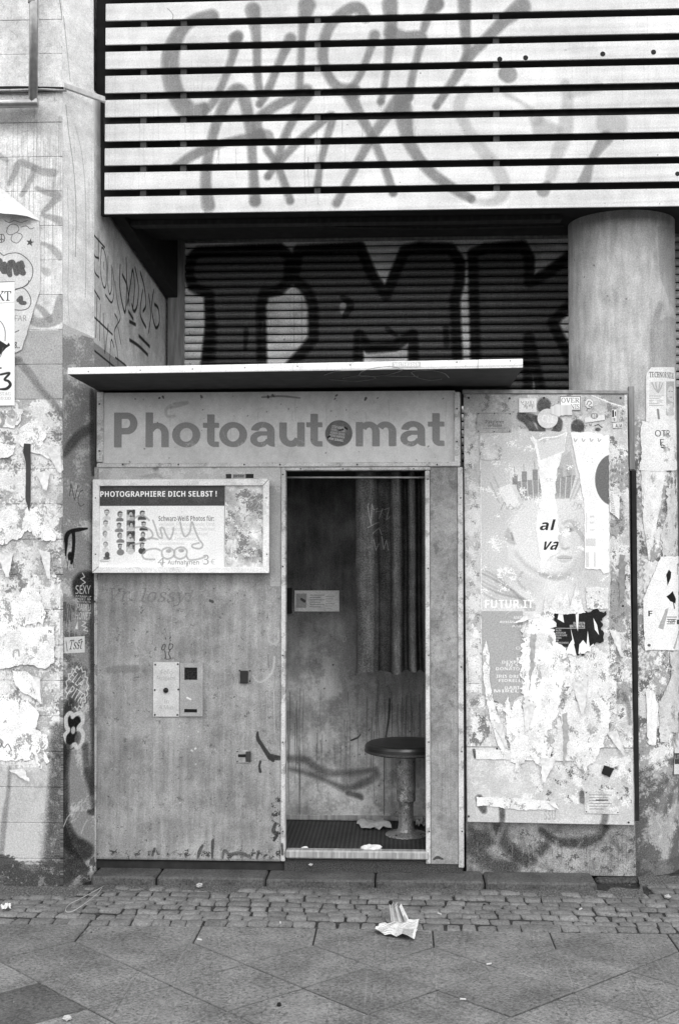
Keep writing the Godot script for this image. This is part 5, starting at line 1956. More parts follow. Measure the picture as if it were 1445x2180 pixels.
	pc.specks(30, 0.4, 0.9, 140, 0.7, 275, [212, 1036, 476, 1206])
	pc.grain(18, 35)
	block("price_poster", 210, 1033, 477.5, 1208, zf - 0.024, zf - 0.014, painted(pc, 0.55), t, 0.0, pc)
	var sc2 := canvas(476, 1032, 562, 1210, 3.0, 190, zf - 0.012)
	sc2.mottle(0.02, 60, 276)
	sc2.patches(0.03, 130, 14, 96, 0.8, 277, [480, 1040, 560, 1200])
	sc2.patches(0.05, 150, 10, 226, 0.9, 278, [476, 1050, 562, 1208])
	sc2.patches(0.02, 150, 20, 120, 0.7, 279, [480, 1040, 560, 1120])
	sc2.rect(512, 1072, 524, 1092, 224, 0.85, 0.2)
	sc2.scratches(60, 24, 235, 0.8, 280, [480, 1040, 560, 1206])
	sc2.scratches(30, 20, 90, 0.7, 281, [480, 1040, 560, 1206])
	sc2.drips(10, 1.0, 235, 0.9, 282, [480, 1140, 510, 1206])
	sc2.line([478, 1034, 476.5, 1208], 1.2, 110, 0.9)
	sc2.grain(22, 36)
	block("scratched_sheet", 478, 1033, 560.5, 1208, zf - 0.024, zf - 0.0145, painted(sc2, 0.35, 0.0, 0.6), t, 0.0, sc2)
	screws(t, [204, 1060, 204, 1180, 567, 1060, 568, 1180], zf, 0.003)

# ---- curtain and stool inside the booth ----------------------------------------------------------------------------------
func build_inside() -> void:
	var z := -0.1
	var cv := canvas(740, 990, 925, 1445, 1.2, 78, z)
	cv.mottle(0.02, 14, 291)
	cv.mottle(0.05, 14, 292, 1.0, 0.1)
	for s in [[785, 1072, 783, 1080, 790, 1118, 792, 1074, 796, 1086, 804, 1082], [783, 1124, 805, 1112], [800, 1090, 812, 1086, 806, 1104, 814, 1082], [794, 1136, 806, 1124, 812, 1138], [796, 1150, 800, 1172, 806, 1158], [812, 1142, 816, 1170, 822, 1150, 826, 1172], [818, 1084, 828, 1080, 822, 1106, 832, 1098]]:
		cv.line(s, 0.9, 150, 0.75, 0.8)
	cv.specks(30, 0.6, 1.4, 120, 0.5, 293, [760, 1010, 905, 1430])
	cv.grain(26, 37)
	var knots := [[757, -0.03], [760, 0.0], [768, 0.022], [782, 0.026], [796, 0.02], [801, -0.02], [804, -0.085], [816, -0.1], [828, -0.09], [831, -0.03], [835, 0.015], [843, 0.024], [851, 0.012], [855, -0.05], [858, -0.1], [865, -0.1], [867, -0.03], [871, 0.008], [877, 0.016], [883, 0.004], [886, -0.06], [889, -0.1], [894, -0.09], [897, -0.03], [904, -0.01], [912, -0.04], [930, -0.05]]
	var m := MB.new(cv, true)
	var xs := []
	for i in knots.size() - 1:
		for j in 4:
			var u := j / 4.0
			var p0 = knots[maxi(0, i - 1)]
			var p3 = knots[mini(knots.size() - 1, i + 2)]
			xs.append([lerpf(knots[i][0], knots[i + 1][0], u), cubic_interpolate(knots[i][1], knots[i + 1][1], p0[1], p3[1], u)])
	var rows := []
	for j in 13:
		var v := j / 12.0
		var row := []
		for q in xs:
			var bottom: float = 1433.0 + sin(q[0] * 0.07) * 3.0
			var p := W(q[0] + v * (4.0 if q[0] > 800 else -1.0), lerpf(1004, bottom, v), z)
			p.z = z + q[1] * (0.75 + 0.35 * v) + sin(v * 6.0 + q[0] * 0.06) * 0.006 * v
			p.x += sin(v * 5.0 + q[0] * 0.03) * 0.004 * v
			row.append(p)
		rows.append(row)
	m.grid(rows)
	solo("curtain", m.commit(), painted(cv, 0.9, 0.0, 0.15), "dark pleated curtain with pale scribbles drawn to the right in the doorway", "curtain")
	# a stool on a pedestal bolted to the floor
	var c := G(864, 1777, 0.113)
	var t := thing("stool", "round dark stool on a worn metal pedestal inside the booth doorway", "stool", c)
	m = MB.new()
	var ytop := 1.375 - (1578.0 - 1181.0) * (5.2 - c.z) / LENS
	m.lathe([0.0, ytop + 0.006, 0.08, ytop + 0.006, 0.165, ytop + 0.002, 0.178, ytop - 0.004, 0.184, ytop - 0.014, 0.184, ytop - 0.034, 0.178, ytop - 0.042, 0.0, ytop - 0.044], Vector3(c.x - 0.002, 0, c.z), 48)
	var seat := part("seat", m.commit(), wear("grime", 0.032, 0.32, 3.0, 0.0, 0.0, 0.5), t)
	m = MB.new()
	m.lathe([0.1835, ytop - 0.028, 0.1856, ytop - 0.029, 0.1856, ytop - 0.037, 0.182, ytop - 0.039], Vector3(c.x - 0.002, 0, c.z), 48)
	part("seat_edge", m.commit(), wear("rough", 0.16, 0.4, 6.0), seat)
	var cc := Canvas.new(0, 0, 100, 200, 2.0, 132)
	cc.mottle(0.02, 30, 295)
	cc.patches(0.06, 150, 20, 92, 0.6, 296, [0, 0, 100, 200])
	cc.patches(0.05, 160, 20, 180, 0.8, 297, [0, 0, 100, 200])
	cc.specks(80, 0.8, 2.0, 50, 0.8, 298, [0, 0, 100, 200])
	cc.grain(34, 38)
	var pm := painted(cc, 0.4, 0.0, 0.5)
	pm.texture_repeat = true
	pm.uv1_scale = Vector3(1, -1.6, 1)
	pm.metallic = 0.25
	m = MB.new()
	var ysl := 1.375 - (1700.0 - 1181.0) * (5.2 - c.z) / LENS
	m.lathe([0.042, ytop - 0.044, 0.0425, ysl + 0.004, 0.041, ysl, 0.034, ysl], c * Vector3(1, 0, 1), 32)
	part("sleeve", m.commit(), pm, t)
	m = MB.new()
	m.lathe([0.033, ysl, 0.033, ysl - 0.02, 0.033, 0.2, 0.034, 0.165, 0.037, 0.142, 0.044, 0.13, 0.07, 0.124, 0.088, 0.121, 0.093, 0.117, 0.094, 0.113], c * Vector3(1, 0, 1), 40)
	var ped := part("pedestal", m.commit(), pm, t)
	for i in 4:
		var a := TAU * i / 4.0 + 0.6
		m = MB.new()
		m.lathe([0.0, 0.127, 0.005, 0.126, 0.006, 0.121], Vector3(c.x + cos(a) * 0.078, 0, c.z + sin(a) * 0.078), 8)
		part("bolt", m.commit(), M.screw, ped)

# ---- the board of posters right of the booth ------------------------------------------------------------------------------
const BZ := -0.03

func quad_plate(px: Array, z0: float, z1: float, e: float, cv: Canvas) -> ArrayMesh:     # corners: top left, top right, bottom right, bottom left
	var m := MB.new(cv)
	var q := []
	for z in [z0, z1]:
		for i in [3, 2, 0, 1]:
			var v := W(px[2 * i], px[2 * i + 1], z1)
			q.append(Vector3(v.x, v.y, z))
	m.hexa(q, e)
	return m.commit()

func build_board() -> void:
	# the sheet metal behind it
	var bs := canvas(982, 822, 1360, 1876, 1.2, 132, -0.06)
	bs.mottle(0.012, 40, 301)
	bs.mottle(0.05, 20, 302)
	bs.rect(982, 822, 1360, 850, 150, 0.8)
	bs.patches(0.03, 130, 20, 70, 0.6, 303, [982, 822, 1360, 850])
	bs.spray([1000, 1770, 6, 1030, 1790, 16, 1060, 1765, 10, 1075, 1800, 12, 1120, 1830, 12, 1160, 1800, 8], 40, 0.8, 12, 0.35)
	bs.spray([1000, 1800, 14, 1040, 1840, 16, 1090, 1845, 12], 44, 0.75, 14, 0.35)
	bs.spray([1150, 1770, 7, 1180, 1790, 8, 1230, 1795, 10, 1270, 1780, 9, 1290, 1750, 7], 44, 0.85, 9, 0.3)
	bs.spray([1230, 1762, 18, 1262, 1764, 16], 120, 0.6, 8, 0.2)
	bs.spray([1120, 1795, 4, 1150, 1830, 5, 1200, 1812, 4, 1230, 1840, 5, 1290, 1800, 6, 1330, 1850, 7], 165, 0.5, 6, 0.4)
	bs.spray([1180, 1790, 3, 1200, 1830, 4, 1235, 1790, 3], 170, 0.5, 5, 0.4)
	bs.spray([1040, 1760, 5, 1055, 1790, 6, 1070, 1755, 5], 170, 0.5, 6, 0.4)
	bs.spray([1310, 1830, 5, 1345, 1785, 6, 1350, 1760, 5], 165, 0.4, 6, 0.4)
	bs.drips(40, 1.2, 74, 0.5, 304, [990, 1765, 1350, 1866])
	bs.drips(24, 1.4, 172, 0.35, 305, [990, 1765, 1350, 1866])
	bs.specks(60, 0.7, 2.0, 190, 0.5, 306, [990, 1770, 1350, 1866])
	bs.patches(0.05, 158, 12, 60, 0.7, 307, [990, 1765, 1350, 1872])
	bs.grain(34, 40)
	var bp := solo("steel_sheet", quad_plate([987, 830, 1334, 831, 1353, 1866, 992, 1862], -0.066, -0.06, 0.002, bs), painted(bs, 0.7, 0.06, 0.3), "stained grey steel sheet, seen below and behind the poster board", "metal sheet")
	var post := thing("edge_strip", "thin upright strip between the poster board and the column, grey above, black for the dark gap below", "post", Vector3(W(1350, 1880, -0.12).x, 0, -0.12))
	block("upper_flange", 1338, 822, 1350, 1000, -0.16, -0.13, wear("streak", 0.38, 0.75, 2.0), post)
	block("gap_strip", 1346, 1001, 1357, 1748, -0.16, -0.125, M.dark_grey, post)  # black strip standing in for the dark gap beside the board
	# the board itself
	var cv := canvas(982, 828, 1356, 1764, 1.5, 196, BZ)
	cv.hm = N.rough
	cv.mottle(0.01, 26, 311)
	cv.mottle(0.05, 20, 312)
	cv.rect(982, 828, 1356, 840, 140, 0.6, 0.4)
	cv.patches(0.012, 100, 60, 165, 0.7, 313, [985, 832, 1125, 930])
	cv.patches(0.05, 150, 16, 110, 0.7, 314, [985, 832, 1345, 920])
	cv.spray([1120, 828, 2, 1108, 838, 3, 1090, 842, 2], 110, 0.6, 3)
	# dark sprayed paw shapes under the stickers
	cv.blot(1160, 864, 15, 17, 62, 0.9, 5, 0.3)
	cv.spray([1112, 887, 10, 1125, 897, 9, 1138, 918, 8, 1146, 930, 8], 58, 0.9, 4, 0.3)
	cv.spray([1130, 888, 8, 1150, 898, 8, 1156, 925, 8], 60, 0.9, 4, 0.3)
	cv.spray([1190, 900, 10, 1188, 915, 9, 1178, 925, 7], 52, 0.9, 3, 0.3)
	cv.blot(1232, 908, 14, 14, 58, 0.9, 4, 0.3)
	cv.poly([1218, 904, 1246, 908, 1246, 921, 1218, 921], 70, 0.8, 0.3)
	cv.blot(1275, 916, 6, 4, 60, 0.9, 2)
	cv.line([1268, 908, 1276, 905, 1284, 912], 1.0, 70, 0.9)
	cv.line([1262, 842, 1300, 858, 1325, 866], 1.2, 232, 0.9)
	cv.poly([1272, 838, 1332, 838, 1332, 866, 1300, 857], 118, 0.6, 0.4)
	# margins with old paste
	cv.patches(0.03, 118, 22, 226, 0.85, 315, [1292, 920, 1350, 1600])
	cv.patches(0.06, 150, 12, 92, 0.8, 316, [1292, 920, 1350, 1700])
	cv.patches(0.02, 120, 30, 118, 0.6, 317, [1296, 930, 1350, 1500], 1.0, 0.6)
	cv.patches(0.03, 120, 22, 225, 0.8, 318, [987, 930, 1030, 1480])
	cv.patches(0.05, 158, 12, 110, 0.7, 319, [987, 930, 1030, 1590])
	cv.patches(0.025, 110, 24, 105, 0.8, 320, [992, 1480, 1075, 1592], 1.0, 0.5)
	cv.patches(0.04, 125, 16, 236, 0.9, 321, [1000, 1330, 1310, 1680])
	cv.patches(0.03, 140, 16, 150, 0.6, 322, [1030, 1480, 1345, 1660])
	cv.specks(14, 2.0, 3.4, 120, 0.6, 323, [988, 960, 1000, 1350])
	# the lower plate
	cv.rect(992, 1592, 1350, 1594, 110, 0.8)
	cv.rect(992, 1594, 1350, 1760, 206, 0.6)
	cv.patches(0.02, 110, 40, 182, 0.5, 324, [992, 1594, 1350, 1760])
	cv.patches(0.05, 158, 12, 70, 0.8, 325, [1140, 1622, 1340, 1720])
	cv.patches(0.03, 140, 16, 232, 0.8, 326, [1060, 1600, 1340, 1720])
	cv.spray([1018, 1702, 8, 1024, 1718, 9, 1028, 1728, 6], 50, 0.85, 5, 0.4)
	cv.spray([1065, 1715, 6, 1067, 1735, 6, 1066, 1752, 5], 60, 0.85, 5, 0.4)
	cv.spray([1007, 1600, 3, 1009, 1616, 2], 55, 0.9, 2, 0.3)
	cv.spray([1236, 1690, 6, 1236, 1705, 6], 66, 0.8, 5, 0.4)
	cv.spray([1285, 1716, 6, 1284, 1740, 7, 1278, 1756, 6], 60, 0.7, 6, 0.4)
	cv.text("SSU", 1155, 1726, 1180, 1746, 140, 0.5, true, "Droid Sans", 0.0, 0.0, 0.4)
	cv.spray([1325, 1480, 4, 1334, 1500, 5, 1338, 1540, 4], 92, 0.7, 5, 0.4)
	cv.scratches(70, 26, 232, 0.5, 327, [990, 1600, 1345, 1755])
	cv.grain(22, 41)
	var t := thing("poster_board", "tall pale metal notice board crusted with torn posters beside the booth", "notice board", Vector3(W(1165, 1300, BZ).x, 0.3, BZ))
	part("board", quad_plate([986, 838, 1334, 839, 1349, 1757, 994, 1750], BZ - 0.012, BZ, 0.002, cv), painted(cv, 0.8, 0.1, 0.3), t)
	screws(t, [997, 847, 1084, 848, 1157, 847, 1320, 847, 997, 1738, 1337, 1751, 1057, 1594, 1325, 1290], BZ, 0.005)
	part("top_rail", quad_plate([984, 829, 1336, 831, 1336, 838.5, 984, 837.5], BZ - 0.03, BZ + 0.006, 0.002, null), M.alu_dull, t)

	# metal notice
	var c := canvas(1012, 874, 1092, 924, 4.0, 172, BZ)
	c.mottle(0.02, 16, 331)
	c.text("Plakatieren", 1033, 894, 1071, 902, 96, 0.9)
	c.text("verboten", 1037, 901.5, 1067, 909.5, 96, 0.9)
	c.line([1028, 912, 1076, 912], 0.5, 130)
	c.line([1016, 880, 1086, 880], 0.5, 130)
	c.grain(24, 42)
	var nz := BZ + 0.001
	var ms := thing("metal_notice", "small grey metal notice forbidding posters, screwed on the board's upper left", "sign", W(1052, 900, nz))
	part("plate", quad_plate([1014.5, 878, 1088, 877.5, 1088, 921, 1014.5, 921.5], nz, nz + 0.003, 0.0008, c), painted(c, 0.5), ms)
	screws(ms, [1018, 881, 1052, 880, 1085, 881, 1018, 918, 1051, 919, 1084, 918], nz + 0.003, 0.003)
	c = canvas(1240, 1680, 1322, 1738, 3.0, 196, BZ)
	c.mottle(0.02, 24, 332)
	c.patches(0.05, 140, 14, 228, 0.8, 333, [1240, 1680, 1322, 1738])
	for i in 6:
		c.line([1254, 1692 + i * 6, 1300 - (i % 3) * 8, 1692 + i * 6], 1.0, 120, 0.7)
	c.line([1268, 1703, 1292, 1703], 1.6, 70, 0.8)
	c.grain(26, 43)
	ms = thing("metal_notice", "small worn metal notice screwed low on the right of the board", "sign", W(1280, 1708, nz))
	part("plate", quad_plate([1243, 1683, 1317, 1684, 1318, 1734, 1244, 1732], nz, nz + 0.003, 0.0008, c), painted(c, 0.5), ms)
	screws(ms, [1247, 1687, 1313, 1688, 1247, 1728, 1314, 1730], nz + 0.003, 0.003)

	# the big poster with a portrait
	var z := BZ + 0.0012
	c = canvas(1016, 912, 1304, 1500, 2.2, 208, z)
	c.mottle(0.008, 18, 341)
	c.poly([1016, 915, 1090, 915, 1080, 1200, 1024, 1210], 202, 0.7)
	c.blot(1165, 960, 60, 40, 186, 0.7, 40, 0.2)
	c.poly([1094, 1026, 1226, 1012, 1212, 1062, 1112, 1066], 140, 0.85, 0.1)                     # a crown of towers
	for i in 11:
		var x := 1098.0 + i * 12.0
		c.line([x, 1024 - i, x + 4 - i * 0.8, 1064], 0.9, 222, 0.8)
	for tw in [[1091, 1010], [1111, 1004], [1134, 1000], [1188, 996], [1206, 994]]:
		c.rect(tw[0], tw[1], tw[0] + 11, tw[1] + 22, 130, 0.85)
		c.line([tw[0] + 5, tw[1], tw[0] + 4, tw[1] - 16], 0.8, 150, 0.8)
	c.poly([1188, 980, 1215, 960, 1226, 1010, 1186, 1020], 176, 0.7, 0.1)
	for s in [[1044, 1028, 1062, 1070], [1052, 1016, 1072, 1066], [1062, 1040, 1078, 1068], [1214, 1066, 1232, 1020], [1222, 1062, 1238, 1030]]:
		c.line(s, 1.6, 172, 0.7, 2.0)
	c.poly([1060, 1040, 1086, 1030, 1108, 1076, 1080, 1084], 238, 0.8, 0.1)
	for i in 22:
		var x := 1066.0 + i * 7.6
		c.line([x, 1086 - (i % 3) * 3, x + 8, 1070 + (i % 4) * 4, x + 14, 1084, x + 20, 1074 + (i % 2) * 5], 1.0, [150, 228, 175][i % 3], 0.7, 1.0, false)
	c.blot(1165, 1140, 84, 84, 226, 0.8, 20, 0.1)                                           # the face
	c.blot(1158, 1190, 62, 44, 224, 0.8, 16, 0.1)
	c.spray([1098, 1178, 4, 1120, 1205, 5, 1150, 1222, 6, 1180, 1226, 6, 1214, 1214, 5, 1228, 1190, 4], 176, 0.6, 8, 0.2)
	c.spray([1150, 1222, 4, 1185, 1232, 5, 1212, 1224, 3], 150, 0.6, 6, 0.2)
	c.spray([1082, 1130, 4, 1080, 1144, 6, 1088, 1152, 6, 1094, 1158, 3], 168, 0.8, 5, 0.2)
	c.spray([1088, 1136, 2, 1092, 1150, 2], 120, 0.8, 3)
	c.poly([1214, 1112, 1228, 1118, 1242, 1140, 1250, 1166, 1238, 1150, 1226, 1132], 142, 0.85, 0.1)
	c.blot(1206, 1104, 34, 14, 214, 0.6, 14, 0.1)
	c.blot(1228, 1150, 16, 50, 198, 0.55, 18, 0.1)
	c.spray([1198, 1134, 3, 1208, 1124, 4, 1222, 1128, 3], 164, 0.6, 5, 0.1)
	c.blot(1212, 1129, 8, 5, 150, 0.7, 4, 0.1)
	c.blot(1212, 1129, 4.5, 3.6, 112, 0.85, 2, 0.1)
	c.blot(1210.5, 1127.5, 1.2, 1.2, 228, 0.9, 0.8)
	c.spray([1198, 1116, 2, 1212, 1110, 3, 1230, 1116, 2], 158, 0.55, 5, 0.1)
	c.spray([1192, 1128, 3, 1190, 1150, 4, 1196, 1162, 5], 190, 0.6, 7, 0.1)
	c.spray([1196, 1168, 2, 1203, 1170, 2.4, 1210, 1167, 2], 150, 0.6, 3.5, 0.1)
	c.spray([1187, 1188, 2.2, 1200, 1186, 3, 1216, 1188, 2], 168, 0.75, 3.5, 0.1)
	c.spray([1189, 1190, 0.8, 1202, 1190, 1, 1215, 1190, 0.8], 128, 0.7, 1.6, 0.1)
	c.spray([1191, 1194, 2, 1202, 1196, 3.4, 1213, 1193, 2], 178, 0.6, 4, 0.1)
	c.spray([1194, 1206, 3, 1204, 1208, 4, 1214, 1204, 2], 200, 0.6, 6, 0.1)
	c.poly([1226, 1100, 1245, 1130, 1248, 1200, 1230, 1230, 1236, 1170], 186, 0.5, 0.1)
	for i in 7:                                                                              # folds of a dark coat
		c.spray([1022, 1212 + i * 8, 1.5, 1060, 1232 + i * 8, 2.5, 1100 + i * 5, 1268 + i * 3, 2.5, 1118 + i * 3, 1300, 1.5], [150, 120, 178][i % 3], 0.6, 4, 0.2)
	c.spray([1110, 1220, 3, 1104, 1240, 3, 1120, 1258, 2], 165, 0.7, 4)
	c.rect(1022, 1302, 1112, 1500, 166, 0.95)
	c.text("FUTUR.IT", 1031, 1278, 1134, 1296, 246, 0.95)
	var names := [["ADAM X", 1092, 1312], ["ADRIÁN DE V", 1062, 1321], ["AMÉ", 1088, 1330], ["CHL", 1097, 1377], ["D", 1098, 1400], ["DEXPHA", 1067, 1407], ["DJ STI", 1076, 1414], ["DONATO D", 1054, 1421], ["IRIS DREW", 1055, 1437], ["FIORELLA", 1060, 1446], ["GABI R", 1072, 1461], ["MIREL L", 1050, 1468]]
	for n in names:
		c.text(n[0], n[1], n[2], 1116, n[2] + 6.5, 232, 0.9)
	c.line([1023, 930, 1023, 1480], 1.0, 242, 0.9)
	c.line([1131, 932, 1145, 938, 1160, 932, 1185, 930, 1205, 922], 1.6, 244, 0.9, 1.0, false)
	c.line([1131, 932, 1142, 948, 1165, 952, 1190, 944, 1205, 926], 1.6, 244, 0.9, 1.0, false)
	c.patches(0.03, 160, 12, 240, 0.9, 342, [1016, 912, 1304, 1300])
	c.scratches(70, 30, 238, 0.6, 343, [1020, 915, 1300, 1480])
	c.grain(24, 44)
	sheet("portrait_poster", "large grey poster of a face under a crown of towers, its lower half torn away", "poster", [1021, 918, 1060, 919, 1297, 919, 1298, 1300, 1180, 1306, 1114, 1340, 1108, 1480, 1072, 1500, 1024, 1478], z, painted(c, 0.6), c, 3.0, 10, 21)
	z += 0.0018
	# white torn strip across the face
	c = canvas(1120, 905, 1220, 1230, 3.0, 240, z)
	c.mottle(0.03, 10, 351)
	c.poly([1140, 926, 1205, 920, 1200, 960, 1150, 980], 196, 0.6, 0.1)
	c.text("SE", 1160, 1018, 1176, 1026, 205, 0.8, true, "Droid Sans", -0.1)
	c.text("al", 1147, 1106, 1176, 1129, 40, 0.97, true, "Droid Sans", 0.0, 0.25)
	c.text("va", 1150, 1153, 1182, 1171, 40, 0.97, true, "Droid Sans", 0.0, 0.45)
	c.spray([1140, 1157, 3, 1152, 1164, 4, 1150, 1150, 4], 240, 0.95, 1)
	c.grain(20, 45)
	sheet("torn_strip", "white torn paper strip with dark slanted letters running down over the face", "paper", [1130, 926, 1150, 940, 1188, 934, 1206, 920, 1200, 960, 1184, 1000, 1180, 1060, 1186, 1080, 1188, 1175, 1166, 1190, 1150, 1216, 1146, 1170, 1140, 1120, 1146, 1076, 1152, 1064, 1148, 1020, 1142, 970], z, painted(c, 0.75), c, 4.0, 9, 22)
	# white poster with half a disc
	c = canvas(1205, 915, 1300, 1235, 3.0, 238, z)
	c.mottle(0.02, 8, 352)
	c.blot(1303, 1022, 37, 54, 104, 0.97, 1.5, 0.05)
	for i in 4:
		c.line([1222 + i * 17, 934, 1224 + i * 17, 940, 1228 + i * 17, 936], 1.0, 150, 0.8, 1.0, false)
	c.specks(16, 0.6, 1.4, 150, 0.7, 353, [1216, 925, 1290, 990])
	for b in [[1254, 1098, 1264, 1102], [1254, 1111, 1262, 1115], [1254, 1127, 1264, 1130], [1245, 1147, 1266, 1163], [1245, 1176, 1252, 1207], [1262, 1176, 1266, 1207], [1246, 1092, 1248, 1134]]:
		c.rect(b[0], b[1], b[2], b[3], 206, 0.9)
	c.grain(18, 46)
	sheet("white_poster", "white torn poster with half a dark disc at its right edge", "poster", [1214, 921, 1250, 920, 1295, 926, 1296, 1218, 1284, 1222, 1278, 1212, 1244, 1210, 1243, 1075, 1234, 1020, 1222, 965], z + 0.0016, painted(c, 0.7), c, 3.0, 9, 23)
	# black torn poster
	c = canvas(1174, 1296, 1300, 1402, 3.0, 30, z)
	c.mottle(0.03, 8, 354)
	c.text("DUBSTEIN", 1220, 1324, 1244, 1329, 225, 0.9)
	c.text("MATTERNTAG", 1212, 1330, 1244, 1336, 225, 0.9)
	c.line([1182, 1337.5, 1244, 1337.5], 0.6, 200, 0.9)
	var bn := ["ALEX", "MAXIMUM", "PLEASURE", "MIDA", "SA", "LENGOWSKI", "RO", "HANS DENK"]
	for i in 8:
		c.text(bn[i], 1182, 1340 + i * 5.3, 1182 + bn[i].length() * 3.0, 1344 + i * 5.3, 205, 0.9)
	for s in [[1224, 1298, 1232, 1298, 1229, 1345, 1226, 1330], [1213, 1334, 1222, 1370, 1219, 1372], [1218, 1360, 1226, 1396, 1200, 1396, 1210, 1372], [1250, 1342, 1254, 1376, 1246, 1382, 1248, 1366], [1262, 1315, 1270, 1330, 1274, 1352, 1265, 1340], [1190, 1298, 1196, 1298, 1200, 1326, 1186, 1318], [1232, 1372, 1240, 1362, 1252, 1378, 1262, 1370, 1270, 1390, 1230, 1392]]:
		c.poly(s, 236)
	c.grain(14, 47)
	sheet("black_poster", "torn remnant of a black poster with small white print, right of centre on the board", "poster", [1180, 1303, 1222, 1300, 1290, 1300, 1278, 1338, 1284, 1366, 1262, 1374, 1240, 1396, 1206, 1394, 1182, 1368], z + 0.0016, painted(c, 0.5), c, 9.0, 7, 24)
	# white torn layers
	var layer := func(sd: int, v: int, box: Array, dark: int) -> Canvas:
		var k := canvas(box[0], box[1], box[2], box[3], 1.6, v, BZ + 0.004)
		k.mottle(0.02, 16, sd)
		k.patches(0.05, 158, 12, dark, 0.8, sd + 1, box, 1.0, 0.6)
		k.patches(0.03, 140, 20, 205, 0.6, sd + 2, box)
		k.scratches(60, 26, 200, 0.7, sd + 3, box)
		k.specks(20, 0.8, 2.0, 90, 0.7, sd + 4, box)
		k.grain(24, sd)
		return k
	var k1: Canvas = layer.call(360, 238, [1040, 1290, 1220, 1600], 150)
	sheet("torn_paper", "white torn paper layer left of the black poster, pointed at its lower end", "paper", [1112, 1336, 1136, 1306, 1178, 1302, 1182, 1360, 1206, 1394, 1222, 1440, 1190, 1500, 1160, 1580, 1120, 1540, 1112, 1460, 1106, 1400], z + 0.0034, painted(k1, 0.85), k1, 12.0, 7, 25, "white torn papers on the board")
	k1 = layer.call(370, 226, [1130, 1380, 1310, 1660], 130)
	sheet("torn_paper", "broad white torn paper under the black poster", "paper", [1206, 1396, 1240, 1398, 1264, 1378, 1292, 1392, 1298, 1450, 1296, 1560, 1270, 1610, 1240, 1650, 1200, 1600, 1170, 1620, 1190, 1520, 1214, 1450], z + 0.0018, painted(k1, 0.85), k1, 10.0, 8, 26, "white torn papers on the board")
	k1 = layer.call(380, 240, [1020, 1350, 1090, 1620], 170)
	sheet("torn_paper", "long white torn strip at the left edge of the portrait poster", "paper", [1027, 1385, 1034, 1362, 1041, 1390, 1042, 1450, 1050, 1500, 1066, 1540, 1080, 1600, 1068, 1612, 1054, 1570, 1036, 1500, 1028, 1440], z + 0.0018, painted(k1, 0.85), k1, 3.0, 8, 27, "white torn papers on the board")
	k1 = layer.call(390, 234, [1050, 1470, 1200, 1680], 160)
	sheet("torn_paper", "white torn paper with jagged spikes on top, low in the middle of the board", "paper", [1070, 1510, 1080, 1480, 1088, 1512, 1104, 1486, 1114, 1520, 1150, 1560, 1180, 1600, 1160, 1640, 1120, 1610, 1100, 1660, 1086, 1610], z + 0.0018, painted(k1, 0.85), k1, 8.0, 7, 28, "white torn papers on the board")
	k1 = layer.call(400, 232, [1150, 1230, 1250, 1310], 190)
	sheet("torn_paper", "row of white torn paper spikes just above the black poster", "paper", [1156, 1302, 1160, 1270, 1168, 1298, 1184, 1264, 1190, 1292, 1206, 1258, 1212, 1294, 1228, 1236, 1240, 1298, 1246, 1304, 1200, 1308], z + 0.0036, painted(k1, 0.85), k1, 3.0, 8, 29, "white torn papers on the board")
	k1 = layer.call(410, 222, [990, 1360, 1030, 1470], 150)
	sheet("torn_paper", "pale rectangular scrap at the left margin of the board", "paper", [995, 1398, 1022, 1400, 1023, 1455, 996, 1454], z, painted(k1, 0.85), k1, 2.0, 8, 30, "white torn papers on the board")
	k1 = layer.call(420, 222, [1240, 1245, 1300, 1300], 120)
	sheet("torn_paper", "small printed pale square at the right edge under the white poster", "paper", [1246, 1250, 1294, 1250, 1294, 1296, 1250, 1296], z + 0.0034, painted(k1, 0.85), k1, 3.0, 9, 31, "white torn papers on the board")
	# strips of paper on the lower plate
	c = canvas(996, 1590, 1260, 1630, 2.0, 222, z)
	c.mottle(0.02, 12, 430)
	c.text("..., 2 wife, 2 roe", 1082, 1603, 1180, 1617, 190, 0.8, false, "Droid Serif")
	c.patches(0.04, 150, 16, 240, 0.8, 431, [996, 1590, 1260, 1630])
	c.grain(20, 48)
	sheet("paper_strip", "long faded paper strip with slanted print along the seam of the board", "paper", [1012, 1596, 1090, 1597, 1230, 1598, 1236, 1620, 1120, 1618, 1013, 1616], z + 0.0002, painted(c, 0.8), c, 2.0, 9, 32)
	c = canvas(1010, 1690, 1190, 1732, 2.0, 226, z)
	c.mottle(0.03, 14, 432)
	c.patches(0.04, 160, 12, 120, 0.7, 433, [1010, 1690, 1190, 1732])
	c.grain(20, 49)
	sheet("paper_strip", "pale torn paper strip near the bottom edge of the board", "paper", [1013, 1696, 1060, 1698, 1160, 1704, 1186, 1712, 1180, 1724, 1100, 1724, 1036, 1715, 1014, 1716], z, painted(c, 0.8), c, 3.0, 9, 33)
	sheet("black_scrap", "small black tilted paper square on the right of the lower board", "paper", [1285, 1629, 1306, 1636, 1297, 1655, 1279, 1646], z + 0.003, wear("grime", 0.012, 0.5), null, 1.0, 6, 34)
	var greys := [wear("paper", 0.5, 0.9, 4.0), wear("paper", 0.34, 0.9, 4.0), wear("paper", 0.7, 0.9, 4.0)]
